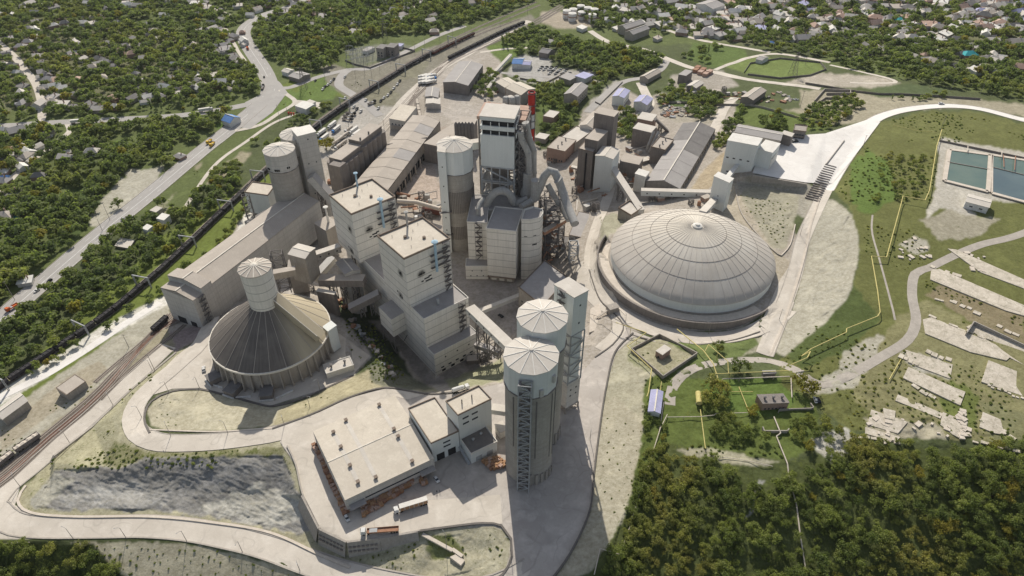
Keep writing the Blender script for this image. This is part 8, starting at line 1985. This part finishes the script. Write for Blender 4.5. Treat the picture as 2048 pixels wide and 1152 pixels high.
ZONES = [  # polygon, spacing, size, kind, clump threshold
 ([(-80,-60),(640,-60),(620,8),(560,20),(500,44),(478,66),(492,110),(530,150),(512,190),(440,212),(350,224),(240,230),(0,244),(-80,250)], 7.0, (2.2, 6.6), 'far', .26),
 ([(-80,258),(240,248),(440,228),(500,212),(470,242),(400,298),(345,335),(260,338),(205,395),(175,455),(100,540),(0,625),(-80,680)], 6.2, (2.6, 6.4), 'far', .32),
 ([(-80,715),(0,662),(100,575),(200,490),(290,415),(330,410),(370,425),(440,330),(480,330),(490,375),(400,462),(315,541),(217,622),(105,698),(0,765),(-80,815)], 6.0, (2.4, 5.8), 'far', .30),
 ([(0,795),(60,745),(140,700),(230,640),(330,570),(440,480),(500,400),(510,420),(450,490),(340,585),(200,672),(90,740),(0,800)], 5.5, (2.0, 3.6), 'far', 0),
 ([(620,6),(700,-60),(1120,-60),(1060,18),(950,42),(870,66),(790,68),(740,75),(690,105),(660,140),(600,142),(545,118),(508,88),(520,48)], 7.0, (2.8, 7.2), 'far', .12),
 ([(1000,66),(1060,48),(1090,60),(1180,92),(1280,104),(1332,120),(1300,148),(1230,160),(1195,148),(1150,140),(1100,120),(1050,108),(1005,100)], 6.5, (3.6, 5.8), 'far', .2),
 ([(1080,-60),(2200,-60),(2200,110),(2048,110),(1700,90),(1600,85),(1500,90),(1340,66),(1200,58),(1100,10)], 6.6, (2.8, 6.0), 'far', .2),
 ([(1340,80),(1480,105),(1420,128),(1350,112)], 8, (3, 4.5), 'far', .45), ([(1500,95),(1700,88),(1900,95),(2200,105),(2200,240),(2048,205),(1960,185),(1840,165),(1740,145),(1660,128),(1560,108)], 7.2, (2.2, 6.2), 'far', .2),
 ([(945,150),(985,140),(1005,165),(985,200),(955,190)], 6, (3, 5), 'far', 0), ([(1010,150),(1040,162),(1075,170),(1070,180),(1020,165)], 6, (3, 4.5), 'far', 0), ([(1068,180),(1125,170),(1130,200),(1160,200),(1150,225),(1090,250),(1075,225)], 6.5, (3, 5), 'far', .15),
 ([(1080,250),(1150,228),(1160,240),(1120,275),(1075,300),(1068,280)], 6, (3, 4.5), 'far', .2), ([(1236,228),(1272,215),(1285,235),(1262,285),(1238,275)], 5, (3, 4.5), 'far', 0), ([(1290,180),(1345,200),(1330,215),(1300,215)], 6, (3, 4.5), 'far', .2),
 ([(1378,200),(1440,200),(1440,232),(1395,240),(1372,225)], 5, (3, 4.6), 'far', 0), ([(1425,300),(1452,250),(1480,218),(1492,222),(1462,270),(1440,310)], 5, (2.5, 4), 'far', 0), ([(1512,240),(1560,232),(1574,258),(1540,265)], 4.5, (3, 4.4), 'far', 0),
 ([(1590,245),(1640,205),(1700,195),(1720,215),(1650,262),(1610,262)], 6, (3, 4.6), 'far', .15), ([(1340,165),(1380,185),(1460,190),(1470,205),(1330,205)], 6.5, (3, 4.5), 'far', .35), ([(1150,165),(1230,145),(1240,165),(1200,190),(1160,180)], 6.5, (3, 4.5), 'far', .15),
 ([(640,215),(680,212),(720,195),(700,215),(660,240)], 6, (2.5, 4), 'far', .2), ([(500,280),(560,235),(640,225),(620,262),(560,290),(520,300)], 6.5, (2, 4), 'far', .42), ([(1770,300),(1850,300),(1840,390),(1780,420),(1740,400)], 6, (1.6, 3.4), 'near', .48),
 ([(1780,200),(1880,190),(1900,196),(1820,205)], 7, (2, 3.5), 'far', .4), ([(1430,835),(1500,835),(1545,885),(1490,900),(1420,870)], 4.5, (2, 3.6), 'near', 0), ([(1578,835),(1640,835),(1690,865),(1640,905),(1590,895)], 4.5, (2, 3.8), 'near', .2), ([(1290,810),(1340,860),(1330,920),(1290,960),(1285,880)], 5, (1.6, 3), 'near', .35),
 ([(1285,890),(1350,915),(1415,905),(1480,925),(1560,940),(1600,935),(1650,905),(1700,880),(1800,885),(1900,890),(1880,925),(1800,920),(1700,925),(1600,970),(1500,1010),(1400,960),(1300,1000),(1255,1085),(1245,1080)], 4.2, (1.4, 3.6), 'near', .34),
]
for k, (poly, spc, sz, kind, cl) in enumerate(ZONES): stuff_pts[kind] += scatter(poly, spc, sz, seed=40+k, clump=cl)
SHR = [([(345,705),(375,705),(270,790),(225,830),(235,880),(290,912),(575,895),(600,940),(400,935),(110,940),(120,890)], 2.30, (0.33, 1.12), 0.44999999999999996), ([(1270,690),(1340,690),(1345,745),(1300,860),(1290,760)], 2.52, (0.33, 0.93), 0.44999999999999996), ([(1345,890),(1600,890),(1640,925),(1420,915)], 2.52, (0.44, 1.12), 0.32999999999999996),
 ([(1560,720),(1620,660),(1700,600),(1722,500),(1740,430),(1820,430),(1850,500),(1830,640),(1760,700),(1700,800),(1620,770)], 3.24, (0.33, 1.12), 0.44999999999999996), ([(1665,380),(1720,300),(1760,245),(1850,222),(2048,250),(2100,320),(1880,285),(1860,420),(1740,430)], 3.60, (0.39, 1.36), 0.5), ([(1800,560),(1850,560),(2048,640),(2100,760),(2048,880),(1700,860),(1690,790),(1810,700)], 2.88, (0.33, 1.05), 0.49),
 ([(140,1085),(430,1097),(650,1172),(600,1240),(250,1230)], 3.24, (0.28, 0.81), 0.48), ([(720,1120),(860,1080),(990,1065),(1010,1100),(960,1160),(760,1160)], 2.52, (0.22, 0.81), 0.48), ([(300,800),(450,800),(540,840),(320,855)], 3.24, (0.22, 0.68), 0.5), ([(560,825),(740,745),(870,780),(640,815)], 2.59, (0.22, 0.74), 0.49), ([(690,640),(740,640),(790,720),(810,760),(760,765),(700,700)], 2.16, (0.44, 1.24), 0.32999999999999996),
 ([(1480,390),(1590,410),(1560,490),(1490,430)], 3.24, (0.28, 0.87), 0.48), ([(1200,820),(1290,850),(1260,1000),(1190,1120),(1185,1000)], 3.96, (0.22, 0.62), 0.48), ([(0,800),(60,850),(200,735),(330,640),(340,670),(200,790),(60,890),(0,930)], 3.60, (0.28, 0.93), 0.5), ([(560,200),(690,150),(740,180),(650,280),(560,320)], 4.32, (0.44, 1.24), 0.5), ([(1100,300),(1130,290),(1090,330)], 3.60, (0.55, 1.24), 0.32999999999999996), ([(380,330),(500,290),(460,350),(400,400)], 3.60, (0.44, 1.36), 0.5)]
for k, (poly, spc, sz, cl) in enumerate(SHR): stuff_pts['shrub'] += scatter(poly, spc, sz, seed=80+k, clump=cl)
def instancer(name, label, cat, pts, meshes, weights, smul=1.):
    col = bpy.data.collections.new(name+'_kinds')
    for i, me in enumerate(meshes):
        o = bpy.data.objects.new('kind%02d' % i, me); col.objects.link(o)
    g = np.random.default_rng(12); n = len(pts); A = np.array([p[:4] for p in pts])
    me = bpy.data.meshes.new(name); me.vertices.add(n); co = A[:, :3].copy(); co[:, 2] -= .15; me.vertices.foreach_set('co', co.astype(np.float32).ravel())
    def att(nm, ty, data, key='value'): a = me.attributes.new(nm, ty, 'POINT'); a.data.foreach_set(key, data)
    s = A[:, 3]*smul; sc = np.stack([s*g.uniform(.9, 1.15, n), s*g.uniform(.9, 1.15, n), s*g.uniform(.8, 1.2, n)], -1).astype(np.float32)
    att('siz', 'FLOAT_VECTOR', sc.ravel(), 'vector'); rot = np.zeros((n, 3), np.float32); rot[:, 2] = g.uniform(0, 6.28, n); att('rot', 'FLOAT_VECTOR', rot.ravel(), 'vector')
    att('idx', 'INT', g.choice(len(meshes), n, p=np.array(weights)/sum(weights)).astype(np.int32)); me.update()
    ob = bpy.data.objects.new(name, me); COL.objects.link(ob); tag(ob, label, cat); ob['kind'] = 'stuff'
    ng = bpy.data.node_groups.new(name, 'GeometryNodeTree'); ng.interface.new_socket('Geometry', in_out='INPUT', socket_type='NodeSocketGeometry'); ng.interface.new_socket('Geometry', in_out='OUTPUT', socket_type='NodeSocketGeometry')
    I = ng.nodes.new('NodeGroupInput'); O = ng.nodes.new('NodeGroupOutput'); ip = ng.nodes.new('GeometryNodeInstanceOnPoints'); ci = ng.nodes.new('GeometryNodeCollectionInfo')
    ci.inputs['Collection'].default_value = col; ci.inputs['Separate Children'].default_value = True; ci.inputs['Reset Children'].default_value = True
    def na(nm, ty): x = ng.nodes.new('GeometryNodeInputNamedAttribute'); x.data_type = ty; x.inputs['Name'].default_value = nm; return x.outputs['Attribute']
    ip.inputs['Pick Instance'].default_value = True
    L = ng.links; L.new(I.outputs[0], ip.inputs['Points']); L.new(ci.outputs[0], ip.inputs['Instance']); L.new(na('idx', 'INT'), ip.inputs['Instance Index']); L.new(na('siz', 'FLOAT_VECTOR'), ip.inputs['Scale'])
    er = ng.nodes.new('FunctionNodeEulerToRotation'); L.new(na('rot', 'FLOAT_VECTOR'), er.inputs[0]); L.new(er.outputs[0], ip.inputs['Rotation']); L.new(ip.outputs[0], O.inputs[0])
    ob.modifiers.new('scatter', 'NODES').node_group = ng; return ob
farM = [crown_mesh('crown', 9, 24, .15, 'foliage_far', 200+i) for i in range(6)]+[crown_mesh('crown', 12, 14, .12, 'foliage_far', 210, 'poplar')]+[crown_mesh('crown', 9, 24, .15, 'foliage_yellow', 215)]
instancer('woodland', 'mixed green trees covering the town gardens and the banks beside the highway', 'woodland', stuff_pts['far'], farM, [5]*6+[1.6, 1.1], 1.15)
instancer('forest', 'the rest of the dense forest and bushes on the hill at the lower right', 'forest', stuff_pts['near'], near+[nearY], [5]*7+[1.5])
bushM = [crown_mesh('bush', 6, 26, .16, 'foliage', 300+i, 'bush') for i in range(4)]
instancer('scrub', 'low scattered scrub on the pale slopes round the works', 'scrub', stuff_pts['shrub'], bushM, [1]*4, 1.25)
print('TREES', {k: len(v) for k, v in stuff_pts.items()}, len(ind), 'houses', len(HOUSES))

# the smaller roofs of the towns, past the three hundred nearest houses
hp = []
for poly, n_ in (([(0,0),(480,0),(490,90),(510,180),(440,200),(100,220),(0,230)], 130), ([(1060,0),(2048,0),(2048,95),(1700,80),(1340,62),(1180,40)], 230), ([(520,0),(900,0),(800,50),(640,90),(520,40)], 40), ([(1650,90),(2048,95),(2048,160),(1850,140)], 40), ([(0,260),(120,262),(60,330),(0,370)], 14)):
    k = 0
    while k < n_:
        u, v = rr.uniform(0, 2048), rr.uniform(-3, 370)
        if inpoly(np.array(u), np.array(v), poly): g_ = G(u, v); hp.append((g_.x, g_.y, g_.z+.1, rr.uniform(6, 13), u, v)); k += 1
def hmesh(wall, roof, kind):
    m = MB(); m.box((0, 0, -.1), 1, .7, .45); e = .05
    a = [(-.55, -.4, .35), (.55, -.4, .35), (.55, .4, .35), (-.55, .4, .35)]; r0, r1 = ((-.2, 0, .6), (.2, 0, .6)) if kind else ((-.55, 0, .6), (.55, 0, .6))
    m.poly([a[0], a[1], r1, r0], 1); m.poly([a[2], a[3], r0, r1], 1); m.poly([a[1], a[2], r1], 1); m.poly([a[3], a[0], r0], 1); return m.mesh('small_house', [wall, roof])
instancer('town_houses', 'many more tiny roofs and sheds scattered through the towns at the top', 'houses', hp, [hmesh('white', 'roof_light', 0), hmesh('conc', 'roof_grey', 1), hmesh('white', 'metal_white', 0), hmesh('brick', 'pink_roof', 1), hmesh('conc', 'roof_dark', 0), hmesh('white', 'roof_tan', 1)], [5, 5, 3, 1.2, 2, 2])
# ================================================================ camera, light
cam = bpy.data.cameras.new('camera'); co = bpy.data.objects.new('camera', cam); COL.objects.link(co)
co.location = (0, 0, CH); co.rotation_euler = (math.pi/2-PITCH, 0, 0)
cam.sensor_fit = 'HORIZONTAL'; cam.sensor_width = 36; cam.lens = 36*F/2048; cam.clip_start = 1; cam.clip_end = 60000
SC.camera = co
SEL, SAZ = 40., 5.5      # sun height; shadows fall towards the viewer and a little to the right
sun = bpy.data.lights.new('sun', 'SUN'); so = bpy.data.objects.new('sun', sun); COL.objects.link(so)
sun.energy = 5.0; sun.angle = math.radians(.5); sun.color = (1, .935, .83)
az = math.radians(SAZ); el = math.radians(SEL)
d = Vector((math.sin(az)*math.cos(el), -math.cos(az)*math.cos(el), -math.sin(el)))
so.rotation_euler = d.to_track_quat('-Z', 'Y').to_euler(); so.location = (0, 300, 400)
w = bpy.data.worlds.new('World'); SC.world = w; w.use_nodes = True; nt = w.node_tree
sky = nt.nodes.new('ShaderNodeTexSky'); sky.sky_type = 'NISHITA'; sky.sun_disc = False
sky.sun_elevation = el; sky.sun_rotation = -az; sky.dust_density = 1.5; sky.altitude = 200
bg = nt.nodes['Background']; bg.inputs[1].default_value = .12
hs = nt.nodes.new('ShaderNodeHueSaturation'); hs.inputs['Saturation'].default_value = .6; nt.links.new(sky.outputs[0], hs.inputs['Color']); nt.links.new(hs.outputs[0], bg.inputs[0])
SC.view_settings.view_transform = 'Standard'; SC.view_settings.look = 'None'; SC.view_settings.exposure = 0

# thin summer haze filling the valley air
m = bpy.data.materials.new('haze'); m.use_nodes = True; nt = m.node_tree; nt.nodes.clear()
vs = nt.nodes.new('ShaderNodeVolumeScatter'); vs.inputs['Color'].default_value = (.92, .96, 1, 1); vs.inputs['Density'].default_value = .000022; vs.inputs['Anisotropy'].default_value = .35
out = nt.nodes.new('ShaderNodeOutputMaterial'); nt.links.new(vs.outputs[0], out.inputs['Volume'])
hz = MB(); hz.box((0, 900, -60), 5200, 4400, 520); M['haze'] = m
setting(hz.build('haze', 'haze')); SC.cycles.volume_bounces = 0
